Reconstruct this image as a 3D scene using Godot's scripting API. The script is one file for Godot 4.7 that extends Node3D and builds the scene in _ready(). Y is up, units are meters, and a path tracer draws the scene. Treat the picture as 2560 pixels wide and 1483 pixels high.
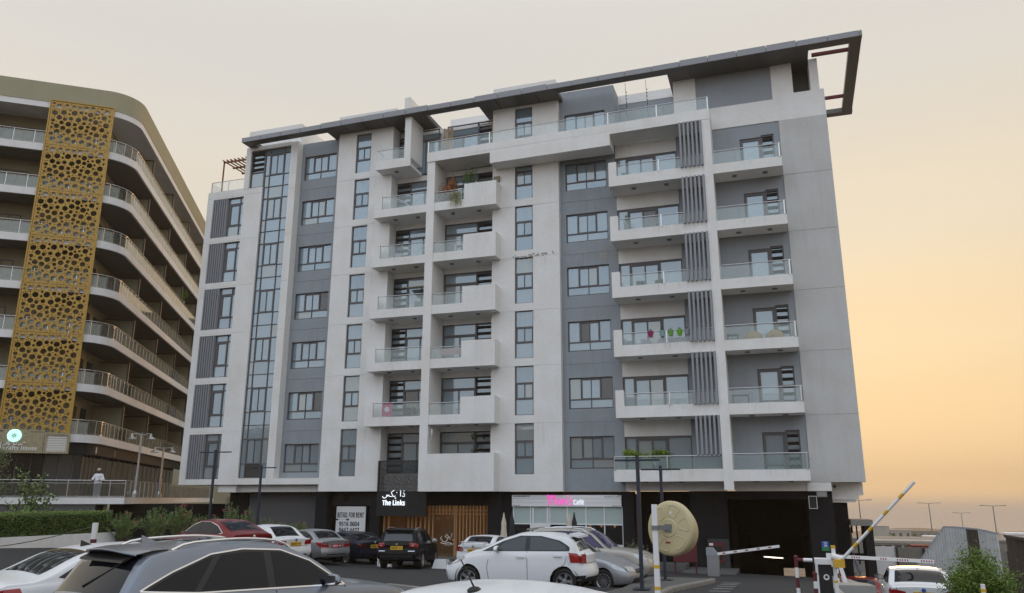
extends Node3D

# ---------------------------------------------------------------- helpers
class MB:
	var v := PackedVector3Array()
	var n := PackedVector3Array()
	var col := PackedColorArray()
	var uv := PackedVector2Array()
	var off := Vector3.ZERO
	var use_col := false
	var use_uv := false
	var cur := Color.WHITE

	func raw(a: Vector3, b: Vector3, c: Vector3, na: Vector3, nb: Vector3, nc: Vector3) -> void:
		v.append(a - off); v.append(b - off); v.append(c - off)
		n.append(na); n.append(nb); n.append(nc)
		if use_col:
			col.append(cur); col.append(cur); col.append(cur)

	# triangle facing "o"
	func tri(a: Vector3, b: Vector3, c: Vector3, o: Vector3) -> void:
		var m := (a - c).cross(a - b)
		if m.length_squared() < 1e-16:
			return
		m = m.normalized()
		if m.dot(o) < 0.0:
			raw(a, c, b, -m, -m, -m)
		else:
			raw(a, b, c, m, m, m)

	func quad(a: Vector3, b: Vector3, c: Vector3, d: Vector3, o: Vector3) -> void:
		tri(a, b, c, o)
		tri(a, c, d, o)

	# smooth triangle: normals given, winding set from them
	func stri(a: Vector3, b: Vector3, c: Vector3, na: Vector3, nb: Vector3, nc: Vector3) -> void:
		var m := (a - c).cross(a - b)
		if m.length_squared() < 1e-16:
			return
		if m.dot(na + nb + nc) < 0.0:
			raw(a, c, b, na, nc, nb)
		else:
			raw(a, b, c, na, nb, nc)

	func box(x0: float, y0: float, z0: float, x1: float, y1: float, z1: float) -> void:
		var p := [Vector3(x0, y0, z0), Vector3(x1, y0, z0), Vector3(x1, y1, z0), Vector3(x0, y1, z0), Vector3(x0, y0, z1), Vector3(x1, y0, z1), Vector3(x1, y1, z1), Vector3(x0, y1, z1)]
		hexa(p)

	# 8 corners: 0-3 back ring, 4-7 front ring
	func hexa(p: Array) -> void:
		var c := Vector3.ZERO
		for q: Vector3 in p:
			c += q / 8.0
		for f: Array in [[0, 1, 2, 3], [4, 5, 6, 7], [0, 1, 5, 4], [3, 2, 6, 7], [0, 3, 7, 4], [1, 2, 6, 5]]:
			var a: Vector3 = p[f[0]]; var b: Vector3 = p[f[1]]; var d: Vector3 = p[f[2]]; var e: Vector3 = p[f[3]]
			quad(a, b, d, e, (a + b + d + e) / 4.0 - c)

	func obox(ctr: Vector3, bx: Vector3, by: Vector3, bz: Vector3) -> void:  # half axes
		hexa([ctr - bx - by - bz, ctr + bx - by - bz, ctr + bx + by - bz, ctr - bx + by - bz, ctr - bx - by + bz, ctr + bx - by + bz, ctr + bx + by + bz, ctr - bx + by + bz])

	func bar(a: Vector3, b: Vector3, w: float, h: float, up := Vector3.UP) -> void:
		var d := (b - a)
		var f := d.normalized()
		var s := f.cross(up)
		if s.length() < 0.01:
			s = f.cross(Vector3.RIGHT)
		s = s.normalized()
		var u := s.cross(f).normalized()
		obox((a + b) / 2.0, s * w / 2.0, u * h / 2.0, d / 2.0)

	# polygon in x,z extruded in y
	func prism(poly: PackedVector2Array, y0: float, y1: float) -> void:
		var t := Geometry2D.triangulate_polygon(poly)
		for i in range(0, t.size(), 3):
			var a := poly[t[i]]; var b := poly[t[i + 1]]; var c := poly[t[i + 2]]
			tri(Vector3(a.x, y1, a.y), Vector3(b.x, y1, b.y), Vector3(c.x, y1, c.y), Vector3.UP)
			tri(Vector3(a.x, y0, a.y), Vector3(b.x, y0, b.y), Vector3(c.x, y0, c.y), Vector3.DOWN)
		var cw := 1.0 if Geometry2D.is_polygon_clockwise(poly) else -1.0
		for i in poly.size():
			var a := poly[i]; var b := poly[(i + 1) % poly.size()]
			var e := (b - a)
			var o := Vector3(e.y, 0, -e.x) * -cw
			quad(Vector3(a.x, y0, a.y), Vector3(b.x, y0, b.y), Vector3(b.x, y1, b.y), Vector3(a.x, y1, a.y), o)

	# polygon in x,y extruded in z, optional transform
	func slab(poly: PackedVector2Array, z0: float, z1: float, tf := Transform3D()) -> void:
		var t := Geometry2D.triangulate_polygon(poly)
		for i in range(0, t.size(), 3):
			var a := poly[t[i]]; var b := poly[t[i + 1]]; var c := poly[t[i + 2]]
			tri(tf * Vector3(a.x, a.y, z1), tf * Vector3(b.x, b.y, z1), tf * Vector3(c.x, c.y, z1), tf.basis.z)
			tri(tf * Vector3(a.x, a.y, z0), tf * Vector3(b.x, b.y, z0), tf * Vector3(c.x, c.y, z0), -tf.basis.z)
		var cw := 1.0 if Geometry2D.is_polygon_clockwise(poly) else -1.0
		for i in poly.size():
			var a := poly[i]; var b := poly[(i + 1) % poly.size()]
			var e := (b - a)
			var o := tf.basis * (Vector3(e.y, -e.x, 0) * -cw)
			quad(tf * Vector3(a.x, a.y, z0), tf * Vector3(b.x, b.y, z0), tf * Vector3(b.x, b.y, z1), tf * Vector3(a.x, a.y, z1), o)

	func tube(pts: Array, r0: float, r1 := -1.0, sides := 8, caps := true) -> void:
		if r1 < 0.0:
			r1 = r0
		var rings := []
		var nrm := []
		var k := pts.size()
		var ref := Vector3.UP
		for i in k:
			var p: Vector3 = pts[i]
			var d: Vector3 = (pts[mini(i + 1, k - 1)] - pts[maxi(i - 1, 0)]).normalized()
			if absf(d.dot(ref)) > 0.95:
				ref = Vector3(1, 0, 0.2).normalized()
			var s := d.cross(ref).normalized()
			var u := s.cross(d).normalized()
			ref = u
			var r := lerpf(r0, r1, float(i) / maxf(1.0, k - 1.0))
			var ring := []
			var nr := []
			for j in sides:
				var a := TAU * j / sides
				var q := s * cos(a) + u * sin(a)
				ring.append(p + q * r)
				nr.append(q)
			rings.append(ring); nrm.append(nr)
		for i in k - 1:
			for j in sides:
				var j2 := (j + 1) % sides
				stri(rings[i][j], rings[i + 1][j], rings[i + 1][j2], nrm[i][j], nrm[i + 1][j], nrm[i + 1][j2])
				stri(rings[i][j], rings[i + 1][j2], rings[i][j2], nrm[i][j], nrm[i + 1][j2], nrm[i][j2])
		if caps:
			for e in [0, k - 1]:
				var o: Vector3 = (pts[0] - pts[1]) if e == 0 else (pts[k - 1] - pts[k - 2])
				for j in range(1, sides - 1):
					tri(rings[e][0], rings[e][j], rings[e][j + 1], o)

	# profile of (radius, height) turned about local y
	func lathe(prof: Array, seg: int, tf := Transform3D()) -> void:
		var k := prof.size()
		for i in k - 1:
			var p0: Vector2 = prof[i]; var p1: Vector2 = prof[i + 1]
			var e := p1 - p0
			if e.length() < 1e-6:
				continue
			var nn := Vector2(e.y, -e.x).normalized()
			for j in seg:
				var a := TAU * j / seg; var b := TAU * (j + 1) / seg
				var ca := Vector3(cos(a), 0, sin(a)); var cb := Vector3(cos(b), 0, sin(b))
				var na := tf.basis * (ca * nn.x + Vector3.UP * nn.y); var nb := tf.basis * (cb * nn.x + Vector3.UP * nn.y)
				var q0 := tf * (ca * p0.x + Vector3.UP * p0.y); var q1 := tf * (ca * p1.x + Vector3.UP * p1.y)
				var r0 := tf * (cb * p0.x + Vector3.UP * p0.y); var r1 := tf * (cb * p1.x + Vector3.UP * p1.y)
				stri(q0, q1, r1, na, na, nb)
				stri(q0, r1, r0, na, nb, nb)

	# rows x cols of points, smooth; "o" a rough outward function is the sign of flip
	func grid(g: Array, flip := false, skip := {}) -> void:
		var R := g.size(); var C: int = g[0].size()
		var nr := []
		for i in R:
			var row := []
			for j in C:
				var du: Vector3 = g[mini(i + 1, R - 1)][j] - g[maxi(i - 1, 0)][j]
				var dv: Vector3 = g[i][mini(j + 1, C - 1)] - g[i][maxi(j - 1, 0)]
				var m := du.cross(dv)
				if m.length_squared() < 1e-14:
					m = row[-1] if row.size() else Vector3.UP * (-1.0 if flip else 1.0)
					row.append(m)
				else:
					row.append(m.normalized() * (-1.0 if flip else 1.0))
			nr.append(row)
		for i in R - 1:
			for j in C - 1:
				if skip.has(i * 1000 + j):
					continue
				stri(g[i][j], g[i + 1][j], g[i + 1][j + 1], nr[i][j], nr[i + 1][j], nr[i + 1][j + 1])
				stri(g[i][j], g[i + 1][j + 1], g[i][j + 1], nr[i][j], nr[i + 1][j + 1], nr[i][j + 1])

	func ball(c: Vector3, r: Vector3, seg := 10, rings := 6) -> void:
		var g := []
		for i in rings + 1:
			var t := PI * i / rings
			var row := []
			for j in seg + 1:
				var a := TAU * j / seg
				row.append(c + Vector3(r.x * sin(t) * cos(a), r.y * cos(t), r.z * sin(t) * sin(a)))
			g.append(row)
		for i in rings:
			for j in seg:
				var q := [g[i][j], g[i + 1][j], g[i + 1][j + 1], g[i][j + 1]]
				var m := []
				for p: Vector3 in q:
					m.append(((p - c) / (r * r)).normalized())
				stri(q[0], q[1], q[2], m[0], m[1], m[2])
				stri(q[0], q[2], q[3], m[0], m[2], m[3])

	func mesh() -> ArrayMesh:
		var a := []
		a.resize(Mesh.ARRAY_MAX)
		a[Mesh.ARRAY_VERTEX] = v
		a[Mesh.ARRAY_NORMAL] = n
		if use_col:
			a[Mesh.ARRAY_COLOR] = col
		if use_uv:
			a[Mesh.ARRAY_TEX_UV] = uv
		var m := ArrayMesh.new()
		if v.size():
			m.add_surface_from_arrays(Mesh.PRIMITIVE_TRIANGLES, a)
		return m

var M := {}
var taken := {}
var off := Vector3.ZERO   # world position of the thing being built
var rng := RandomNumberGenerator.new()

func mb() -> MB:
	var m := MB.new()
	m.off = off
	return m

func numbered(s: String) -> String:
	if not taken.has(s):
		taken[s] = 0
		return s
	taken[s] += 1
	return "%s_%03d" % [s, taken[s]]

func tag(o: Node3D, label := "", category := "", group := "", kind := "") -> Node3D:
	if label: o.set_meta("label", label)
	if category: o.set_meta("category", category)
	if group: o.set_meta("group", group)
	if kind: o.set_meta("kind", kind)
	return o

func thing(called: String, label: String, category: String, at := Vector3.ZERO, group := "") -> Node3D:
	var o := Node3D.new()
	o.name = numbered(called)
	add_child(o)
	o.position = at
	off = at
	tag(o, label, category, group)
	return o

# commits a builder (or a ready mesh) as one named mesh under a parent
func obj(called: String, b: Variant, m: Material, parent: Node3D = null) -> MeshInstance3D:
	var o := MeshInstance3D.new()
	o.mesh = b.mesh() if b is MB else b
	o.material_override = m
	if parent == null:
		o.name = numbered(called)
		add_child(o)
		o.position = off
	else:
		o.name = called
		parent.add_child(o, true)
	return o

func solo(called: String, b: MB, m: Material, label: String, category: String, group := "") -> MeshInstance3D:
	var o := obj(called, b, m)
	tag(o, label, category, group)
	return o

func struct(called: String, b: MB, m: Material) -> MeshInstance3D:
	var o := obj(called, b, m)
	o.set_meta("kind", "structure")
	return o

func bx(x0: float, y0: float, z0: float, x1: float, y1: float, z1: float) -> MB:
	var m := mb()
	m.box(x0, y0, z0, x1, y1, z1)
	return m

# ---------------------------------------------------------------- materials
func lin(r: float, g: float, b: float) -> Color:
	return Color(r, g, b).linear_to_srgb()

func mat(called: String, c: Color, rough := 0.8, metal := 0.0, spec := 0.5) -> StandardMaterial3D:
	var m := StandardMaterial3D.new()
	m.resource_name = called
	m.albedo_color = c
	m.roughness = rough
	m.metallic = metal
	m.metallic_specular = spec
	M[called] = m
	return m

func noise_tex(freq: float, c0: Color, c1: Color, oct := 4, seed_ := 1, size := 512, kind := FastNoiseLite.TYPE_SIMPLEX_SMOOTH, as_normal := false, bump := 4.0) -> NoiseTexture2D:
	var f := FastNoiseLite.new()
	f.noise_type = kind
	f.frequency = freq
	f.fractal_octaves = oct
	f.seed = seed_
	var t := NoiseTexture2D.new()
	t.width = size
	t.height = size
	t.seamless = true
	t.noise = f
	if as_normal:
		t.as_normal_map = true
		t.bump_strength = bump
	else:
		var g := Gradient.new()
		g.set_color(0, c0)
		g.set_color(1, c1)
		t.color_ramp = g
	return t

func grain(m: StandardMaterial3D, scale: float, freq: float, lo: float, seed_ := 1, world := true) -> void:
	m.albedo_texture = noise_tex(freq, Color(lo, lo, lo), Color.WHITE, 5, seed_)
	m.uv1_triplanar = true
	m.uv1_world_triplanar = world
	m.uv1_scale = Vector3.ONE * scale

func paint(called: String, c: Color, metal := 0.25, rough := 0.35) -> StandardMaterial3D:
	var m := mat(called, c, rough, metal)
	m.clearcoat_enabled = true
	m.clearcoat = 0.45
	m.clearcoat_roughness = 0.06
	m.metallic_specular = 0.25
	return m

func glow(called: String, c: Color, e: float) -> StandardMaterial3D:
	var m := mat(called, c, 0.5)
	m.emission_enabled = true
	m.emission = c
	m.emission_energy_multiplier = e
	return m

func pane(called: String, c: Color, alpha: float) -> StandardMaterial3D:
	var m := mat(called, Color(c.r, c.g, c.b, alpha), 0.03)
	m.transparency = BaseMaterial3D.TRANSPARENCY_ALPHA
	return m

# plaster with large soft stains and vertical rain streaks, tiled in world space
func plaster(called: String, c: Color, streak: float, seed_: int) -> StandardMaterial3D:
	var m := mat(called, c, 0.85, 0.0, 0.3)
	var f := FastNoiseLite.new()
	f.frequency = 0.012
	f.fractal_octaves = 5
	f.seed = seed_
	var s := FastNoiseLite.new()
	s.frequency = 0.05
	s.fractal_octaves = 3
	s.seed = seed_ + 7
	var im := Image.create(512, 512, false, Image.FORMAT_RGB8)
	for y in 512:
		for x in 512:
			var bx_ := minf(1.0, absf(x - 256.0) / 256.0)
			var by_ := minf(1.0, absf(y - 256.0) / 256.0)
			var e := (1.0 - pow(bx_, 6)) * (1.0 - pow(by_, 6))
			var a := f.get_noise_2d(x, y) * e
			var b := s.get_noise_2d(x, y * 0.06) * e
			var t := 1.0 - 0.035 * clampf(0.35 + a, 0, 1) - streak * clampf(b - 0.05, 0, 1) + 0.02 * f.get_noise_2d(x * 9.0, y * 9.0)
			im.set_pixel(x, y, Color(t, t * (1.0 - 0.010 * clampf(a + .3, 0, 1)), t * (1.0 - 0.03 * clampf(a + .3, 0, 1))))
	m.albedo_texture = ImageTexture.create_from_image(im)
	m.uv1_triplanar = true
	m.uv1_world_triplanar = true
	m.uv1_scale = Vector3.ONE * 0.07
	return m

func make_materials() -> void:
	plaster("white_wall", lin(0.81, 0.80, 0.785), 0.03, 3)
	plaster("pale_wall", lin(0.56, 0.56, 0.555), 0.05, 4)
	plaster("grey_wall", lin(0.31, 0.338, 0.37), 0.05, 5)
	plaster("olive_wall", lin(0.36, 0.34, 0.24), 0.06, 9)
	plaster("cream_wall", lin(0.30, 0.265, 0.18), 0.06, 11)
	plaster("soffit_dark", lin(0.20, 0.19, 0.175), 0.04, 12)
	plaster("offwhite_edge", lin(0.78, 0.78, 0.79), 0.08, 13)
	plaster("soffit_white", lin(0.5, 0.49, 0.47), 0.04, 15)
	plaster("concrete", lin(0.36, 0.35, 0.33), 0.2, 17)
	plaster("dark_wall", lin(0.016, 0.016, 0.018), 0.2, 19)
	mat("dark_panel", lin(0.014, 0.014, 0.016), 0.8)
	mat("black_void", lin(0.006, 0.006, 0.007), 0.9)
	mat("frame", lin(0.095, 0.088, 0.092), 0.5, 0.1)
	mat("fin_grey", lin(0.27, 0.28, 0.305), 0.55, 0.0)
	mat("louvre", lin(0.045, 0.043, 0.045), 0.5, 0.2)
	mat("roof_panel", lin(0.10, 0.097, 0.093), 0.5, 0.1)
	mat("fascia", lin(0.26, 0.265, 0.28), 0.45, 0.1)
	mat("steel", lin(0.55, 0.54, 0.53), 0.25, 0.95)
	mat("steel_dull", lin(0.4, 0.4, 0.4), 0.4, 0.9)
	for i in 4:
		var g := mat("glass_%d" % i, [lin(0.30, 0.375, 0.425), lin(0.26, 0.33, 0.38), lin(0.33, 0.375, 0.385), lin(0.05, 0.055, 0.06)][i], 0.04, [0.34, 0.40, 0.30, 0.10][i], 0.9)
		g.normal_enabled = true
		g.normal_texture = noise_tex(0.006, Color.BLACK, Color.WHITE, 2, 40 + i, 256, FastNoiseLite.TYPE_SIMPLEX_SMOOTH, true, 0.6)
		g.normal_scale = 0.25
		g.uv1_triplanar = true
		g.uv1_world_triplanar = true
		g.uv1_scale = Vector3.ONE * 0.35
	pane("rail_glass", lin(0.40, 0.56, 0.54), 0.13)
	pane("rail_glass_dark", lin(0.10, 0.10, 0.08), 0.30)
	pane("shop_glass", lin(0.02, 0.02, 0.022), 0.55)
	pane("lobby_glass", lin(0.10, 0.085, 0.05), 0.25)
	mat("gold", lin(0.56, 0.335, 0.055), 0.42, 0.15)
	grain(M.gold, 0.6, 0.02, 0.75, 21, false)
	mat("wood_slat", lin(0.38, 0.215, 0.10), 0.6)
	mat("wood_warm", lin(0.22, 0.14, 0.05), 0.7)
	mat("black", lin(0.01, 0.01, 0.01), 0.5)
	mat("rubber", lin(0.012, 0.012, 0.012), 0.85)
	mat("white_paint", lin(0.75, 0.75, 0.75), 0.5)
	mat("red_paint", lin(0.25, 0.02, 0.025), 0.45)
	mat("maroon", lin(0.11, 0.018, 0.022), 0.8)
	mat("yellow_paint", lin(0.65, 0.38, 0.03), 0.5)
	mat("grey_metal", lin(0.2, 0.21, 0.22), 0.5, 0.3)
	mat("lamp_blue", lin(0.03, 0.036, 0.055), 0.45, 0.3)
	mat("chrome", lin(0.75, 0.75, 0.76), 0.08, 1.0)
	mat("plate_yellow", lin(0.62, 0.36, 0.02), 0.5)
	mat("plate_red", lin(0.4, 0.03, 0.04), 0.5)
	mat("car_glass", lin(0.008, 0.010, 0.014), 0.03, 0.0, 0.38)
	mat("car_glass_light", lin(0.035, 0.042, 0.046), 0.03, 0.0, 0.55)
	mat("car_glass_violet", lin(0.045, 0.03, 0.10), 0.03, 0.0, 0.5)
	mat("tail_red", lin(0.30, 0.008, 0.012), 0.12, 0.0, 0.6)
	mat("tail_dark", lin(0.07, 0.006, 0.01), 0.12, 0.0, 0.6)
	mat("lamp_clear", lin(0.45, 0.46, 0.48), 0.08, 0.4)
	mat("alloy", lin(0.42, 0.43, 0.45), 0.3, 0.8)
	mat("trim_black", lin(0.018, 0.018, 0.019), 0.55)
	mat("seam", lin(0.02, 0.02, 0.022), 0.9)
	paint("car_white", lin(0.72, 0.73, 0.75), 0.0, 0.4)
	paint("car_silver", lin(0.36, 0.37, 0.39), 0.55, 0.38)
	paint("car_bluegrey", lin(0.215, 0.24, 0.285), 0.5, 0.30)
	paint("car_red", lin(0.18, 0.008, 0.014), 0.2, 0.35)
	paint("car_navy", lin(0.018, 0.022, 0.04), 0.3, 0.35)
	paint("car_black", lin(0.008, 0.008, 0.009), 0.1, 0.3)
	for dk in ["car_navy", "car_black"]:
		M[dk].metallic_specular = 0.15
		M[dk].clearcoat = 0.2
	paint("car_beige", lin(0.40, 0.38, 0.34), 0.45, 0.38)
	paint("car_grey", lin(0.2, 0.21, 0.23), 0.5, 0.36)
	var leafy := func(called: String, lo: Color) -> void:
		var m := mat(called, lo, 0.6)
		m.vertex_color_use_as_albedo = true
		m.backlight_enabled = true
		m.backlight = Color(0.10, 0.12, 0.04)
	leafy.call("leaf", Color.WHITE)
	mat("bark", lin(0.10, 0.075, 0.05), 0.9)
	mat("petal", lin(0.55, 0.10, 0.16), 0.7)
	# rain streaks: soft vertical runs that fade downwards
	var rs := mat("rain_streak", Color(.30, .28, .25), 0.95)
	var f := FastNoiseLite.new()
	f.seed = 61
	f.frequency = 0.09
	f.fractal_octaves = 3
	var im := Image.create(256, 128, false, Image.FORMAT_RGBA8)
	for y in 128:
		for x in 256:
			var s := clampf(f.get_noise_2d(x, y * 0.05) * 1.5 - 0.05, 0, 1) * (1.0 - y / 128.0) * sin(PI * x / 256.0)
			im.set_pixel(x, y, Color(1, 1, 1, clampf(s * 0.20, 0, 1)))
	rs.albedo_texture = ImageTexture.create_from_image(im)
	rs.transparency = BaseMaterial3D.TRANSPARENCY_ALPHA
	# ground
	var pv := mat("paving", lin(0.036, 0.038, 0.043), 0.85)
	pv.albedo_texture = paving_image()
	pv.uv1_scale = Vector3(1, 1, 1)
	pv.texture_filter = BaseMaterial3D.TEXTURE_FILTER_LINEAR_WITH_MIPMAPS_ANISOTROPIC
	var lane := mat("lane", lin(0.036, 0.037, 0.041), 0.85)
	lane.albedo_texture = pv.albedo_texture
	var sand := mat("sand", lin(0.26, 0.21, 0.15), 0.95)
	grain(sand, 0.03, 0.02, 0.6, 31)
	var kerb := mat("kerb", lin(0.33, 0.31, 0.28), 0.9)
	grain(kerb, 0.8, 0.03, 0.65, 33)
	var pvm := mat("pavement", lin(0.13, 0.128, 0.125), 0.9)
	grain(pvm, 0.6, 0.03, 0.7, 39)
	var soil := mat("soil", lin(0.11, 0.08, 0.055), 0.95)
	grain(soil, 0.5, 0.03, 0.6, 35)
	var cor := mat("sheet_metal", lin(0.55, 0.56, 0.56), 0.55, 0.1)
	grain(cor, 0.25, 0.02, 0.86, 37)
	mat("sheet_brown", lin(0.06, 0.045, 0.035), 0.7)
	mat("beige_plastic", lin(0.52, 0.44, 0.26), 0.5)
	mat("cloth_white", lin(0.72, 0.73, 0.78), 0.9)
	mat("cloth_cream", lin(0.55, 0.5, 0.4), 0.9)
	mat("skin", lin(0.13, 0.065, 0.04), 0.6)
	mat("cloth_dark", lin(0.03, 0.032, 0.04), 0.9)
	mat("pink", lin(0.5, 0.04, 0.16), 0.8)
	mat("blue_sign", lin(0.02, 0.08, 0.35), 0.5)
	mat("green_sign", lin(0.02, 0.2, 0.07), 0.5)
	mat("sign_cream", lin(0.46, 0.4, 0.24), 0.6)
	grain(M.sign_cream, 0.9, 0.015, 0.7, 43, false)
	mat("brown_dry", lin(0.17, 0.07, 0.025), 0.9)
	glow("letter_white", Color(0.95, 0.97, 1.0), 0.9)
	glow("letter_pink", Color(0.95, 0.25, 0.75), 0.85)
	glow("tube_white", Color(1, 0.97, 0.9), 1.2)
	glow("bulb_warm", Color(1, 0.7, 0.35), 1.5)
	glow("emblem_white", Color(0.75, 0.98, 0.92), 0.95)

func paving_image() -> ImageTexture:
	# interlocking blocks 0.2 x 0.1 m; one picture covers 3.2 m
	var n := 1024
	var im := Image.create(n, n, false, Image.FORMAT_RGB8)
	var f := FastNoiseLite.new()
	f.frequency = 0.01
	f.fractal_octaves = 5
	f.seed = 4
	var r := RandomNumberGenerator.new()
	r.seed = 12
	var tone := []
	for i in 32 * 16:
		tone.append(0.72 + 0.28 * r.randf())
	for y in n:
		for x in n:
			var row := y / 32
			var xx := (x + (row % 2) * 32) % n
			var c := xx / 64
			var t: float = tone[(row * 16 + c) % 512]
			if y % 32 < 3 or xx % 64 < 3:
				t *= 0.55
			t *= 0.93 + 0.2 * f.get_noise_2d(x, y) * sin(PI * x / n) * sin(PI * y / n)
			im.set_pixel(x, y, Color(t, t, t))
	return ImageTexture.create_from_image(im)

# ---------------------------------------------------------------- sky, camera, sun
const CAM := Vector3(0, 3.0086, 43.8158)
const SUN_AZ := 5.0
const SUN_EL := 5.0

func sm(a: float, b: float, x: float) -> float:
	return smoothstep(a, b, x)

func ramp(x: float, xs: Array, cs: Array) -> Vector3:
	if x <= xs[0]:
		return cs[0]
	for i in range(1, xs.size()):
		if x < xs[i]:
			var t: float = (x - xs[i - 1]) / (xs[i] - xs[i - 1])
			t = t * t * (3.0 - 2.0 * t)
			return (cs[i - 1] as Vector3).lerp(cs[i], t)
	return cs[-1]

func sky_color(d: Vector3) -> Color:
	var el := rad_to_deg(asin(clampf(d.y, -1, 1)))
	var az := wrapf(rad_to_deg(atan2(d.x, -d.z)) - SUN_AZ, -180.0, 180.0)
	var w := exp(-az * az / (2.0 * 42.0 * 42.0))          # towards the sunset
	var front := ramp(el, [-4, 0, 5, 11, 19, 30, 45, 80], [Vector3(.60, .40, .25), Vector3(.82, .55, .32), Vector3(.88, .62, .35), Vector3(.86, .67, .43), Vector3(.78, .69, .55), Vector3(.72, .69, .64), Vector3(.80, .79, .77), Vector3(1.18, 1.22, 1.28)])
	var side := ramp(el, [-4, 0, 8, 20, 32, 45, 80], [Vector3(.40, .36, .33), Vector3(.62, .54, .46), Vector3(.84, .75, .62), Vector3(.82, .76, .67), Vector3(.75, .73, .69), Vector3(.84, .84, .84), Vector3(1.18, 1.22, 1.28)])
	var back := ramp(el, [-4, 0, 8, 20, 45, 80], [Vector3(.50, .50, .52), Vector3(.80, .80, .83), Vector3(1.06, 1.08, 1.12), Vector3(1.08, 1.17, 1.30), Vector3(1.02, 1.18, 1.40), Vector3(1.24, 1.30, 1.38)])
	var s := smoothstep(75.0, 150.0, absf(az))
	var c := side.lerp(back, s).lerp(front, w)
	var sd := Vector3(sin(deg_to_rad(SUN_AZ)) * cos(deg_to_rad(SUN_EL)), sin(deg_to_rad(SUN_EL)), -cos(deg_to_rad(SUN_AZ)) * cos(deg_to_rad(SUN_EL)))
	var ang := rad_to_deg(acos(clampf(d.dot(sd), -1, 1)))
	c += Vector3(.22, .15, .06) * exp(-ang * ang / (2.0 * 13.0 * 13.0))
	return Color(c.x, c.y, c.z)

func make_sky() -> void:
	var W := 512
	var H := 256
	var f := FastNoiseLite.new()
	f.seed = 5
	f.frequency = 1.6
	f.fractal_octaves = 4
	var im := Image.create(W, H, false, Image.FORMAT_RGBF)
	for y in H:
		for x in W:
			var el := PI * (0.5 - (y + 0.5) / H)
			var u := (x + 0.5) / W
			# the middle column of the picture looks along +Z, to its right lies -X
			var a := (u - 0.5) * TAU
			var d := Vector3(-sin(a) * cos(el), sin(el), cos(a) * cos(el))
			var k := 1.0 + 0.03 * f.get_noise_3d(d.x, d.y * 5.0, d.z)
			im.set_pixel(x, y, sky_color(d) * k)
	var pm := PanoramaSkyMaterial.new()
	pm.panorama = ImageTexture.create_from_image(im)
	var sky := Sky.new()
	sky.sky_material = pm
	var env := Environment.new()
	env.background_mode = Environment.BG_SKY
	env.sky = sky
	env.tonemap_mode = Environment.TONE_MAPPER_LINEAR
	env.tonemap_exposure = 1.0
	env.sdfgi_enabled = true
	env.ssao_enabled = true
	env.ssil_enabled = true
	env.fog_enabled = true
	env.fog_density = 0.0004
	env.fog_light_color = Color(0.93, 0.80, 0.64)
	var we := WorldEnvironment.new()
	we.name = "world_environment"
	we.environment = env
	add_child(we)
	var cam := Camera3D.new()
	cam.name = "camera"
	cam.position = CAM
	cam.rotation = Vector3(0.251718, 0.322574, 0.00167)
	cam.fov = rad_to_deg(2.0 * atan(741.5 / 1968.27))
	cam.near = 0.05
	cam.far = 4000.0
	cam.current = true
	add_child(cam)
	var sun := DirectionalLight3D.new()
	sun.name = "sun"
	sun.light_color = Color(1.0, 0.74, 0.45)
	sun.light_energy = 0.2
	sun.light_angular_distance = 10.0
	sun.shadow_enabled = true
	sun.rotation = Vector3(deg_to_rad(-SUN_EL), deg_to_rad(180.0 - SUN_AZ), 0)
	add_child(sun)

# ---------------------------------------------------------------- ground
func pl(x: float, pts: Array) -> float:
	if x <= pts[0][0]:
		return pts[0][1]
	for i in range(1, pts.size()):
		if x < pts[i][0]:
			return lerpf(pts[i - 1][1], pts[i][1], (x - pts[i - 1][0]) / (pts[i][0] - pts[i - 1][0]))
	return pts[-1][1]

func ground(x: float, z: float) -> float:
	var b := pl(z, [[-1.0, -0.32], [11.4, 0.09], [17.2, 0.44], [24.5, 0.78], [34.0, 0.92], [60.0, 1.0]])
	b -= 0.024 * (clampf(x, -30, 4) + 18.0) * clampf((14.0 - z) / 14.0, 0, 1) if x > -18.0 else 0.0
	b += clampf(0.05 * (-18.0 - x), 0.0, 0.6) * clampf((z - 2.0) / 8.0, 0, 1)
	return b

func lane_height(z: float) -> float:
	return pl(z, [[-30.0, -3.6], [5.0, -1.6], [10.0, -1.15], [19.0, 0.0], [30.0, 0.70], [38.0, 0.93]])

# ---------------------------------------------------------------- apartment building
const G0 := 3.9
const FH := 3.35
const JOINTS := [7.25, 10.6, 13.95, 17.3, 20.65, 24.0]
var AB: Node3D

func lv(f: int) -> float:
	return G0 + FH * f

# a wall face at zf with rectangular openings [x0, y0, x1, y1]; floor joints are shallow grooves
func wall(called: String, x0: float, x1: float, y0: float, y1: float, zf: float, zb: float, openings: Array, m: Material, parent: Node3D, joints := true) -> MeshInstance3D:
	var xs := [x0, x1]
	var ys := [y0, y1]
	for o: Array in openings:
		xs.append_array([o[0], o[2]])
		ys.append_array([o[1], o[3]])
	var gr := []
	if joints:
		for j: float in JOINTS:
			if j > y0 + 0.2 and j < y1 - 0.2:
				gr.append(j)
				ys.append_array([j - 0.013, j + 0.013])
	xs = uniq(xs)
	ys = uniq(ys)
	var b := mb()
	for i in xs.size() - 1:
		for k in ys.size() - 1:
			var cx: float = (xs[i] + xs[i + 1]) / 2.0
			var cy: float = (ys[k] + ys[k + 1]) / 2.0
			var inside := false
			for o: Array in openings:
				if cx > o[0] and cx < o[2] and cy > o[1] and cy < o[3]:
					inside = true
			if inside:
				continue
			var d := 0.0
			for j: float in gr:
				if absf(cy - j) < 0.01:
					d = 0.02
			b.box(xs[i], ys[k], zb, xs[i + 1], ys[k + 1], zf - d)
	return obj(called, b, m, parent)

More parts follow.
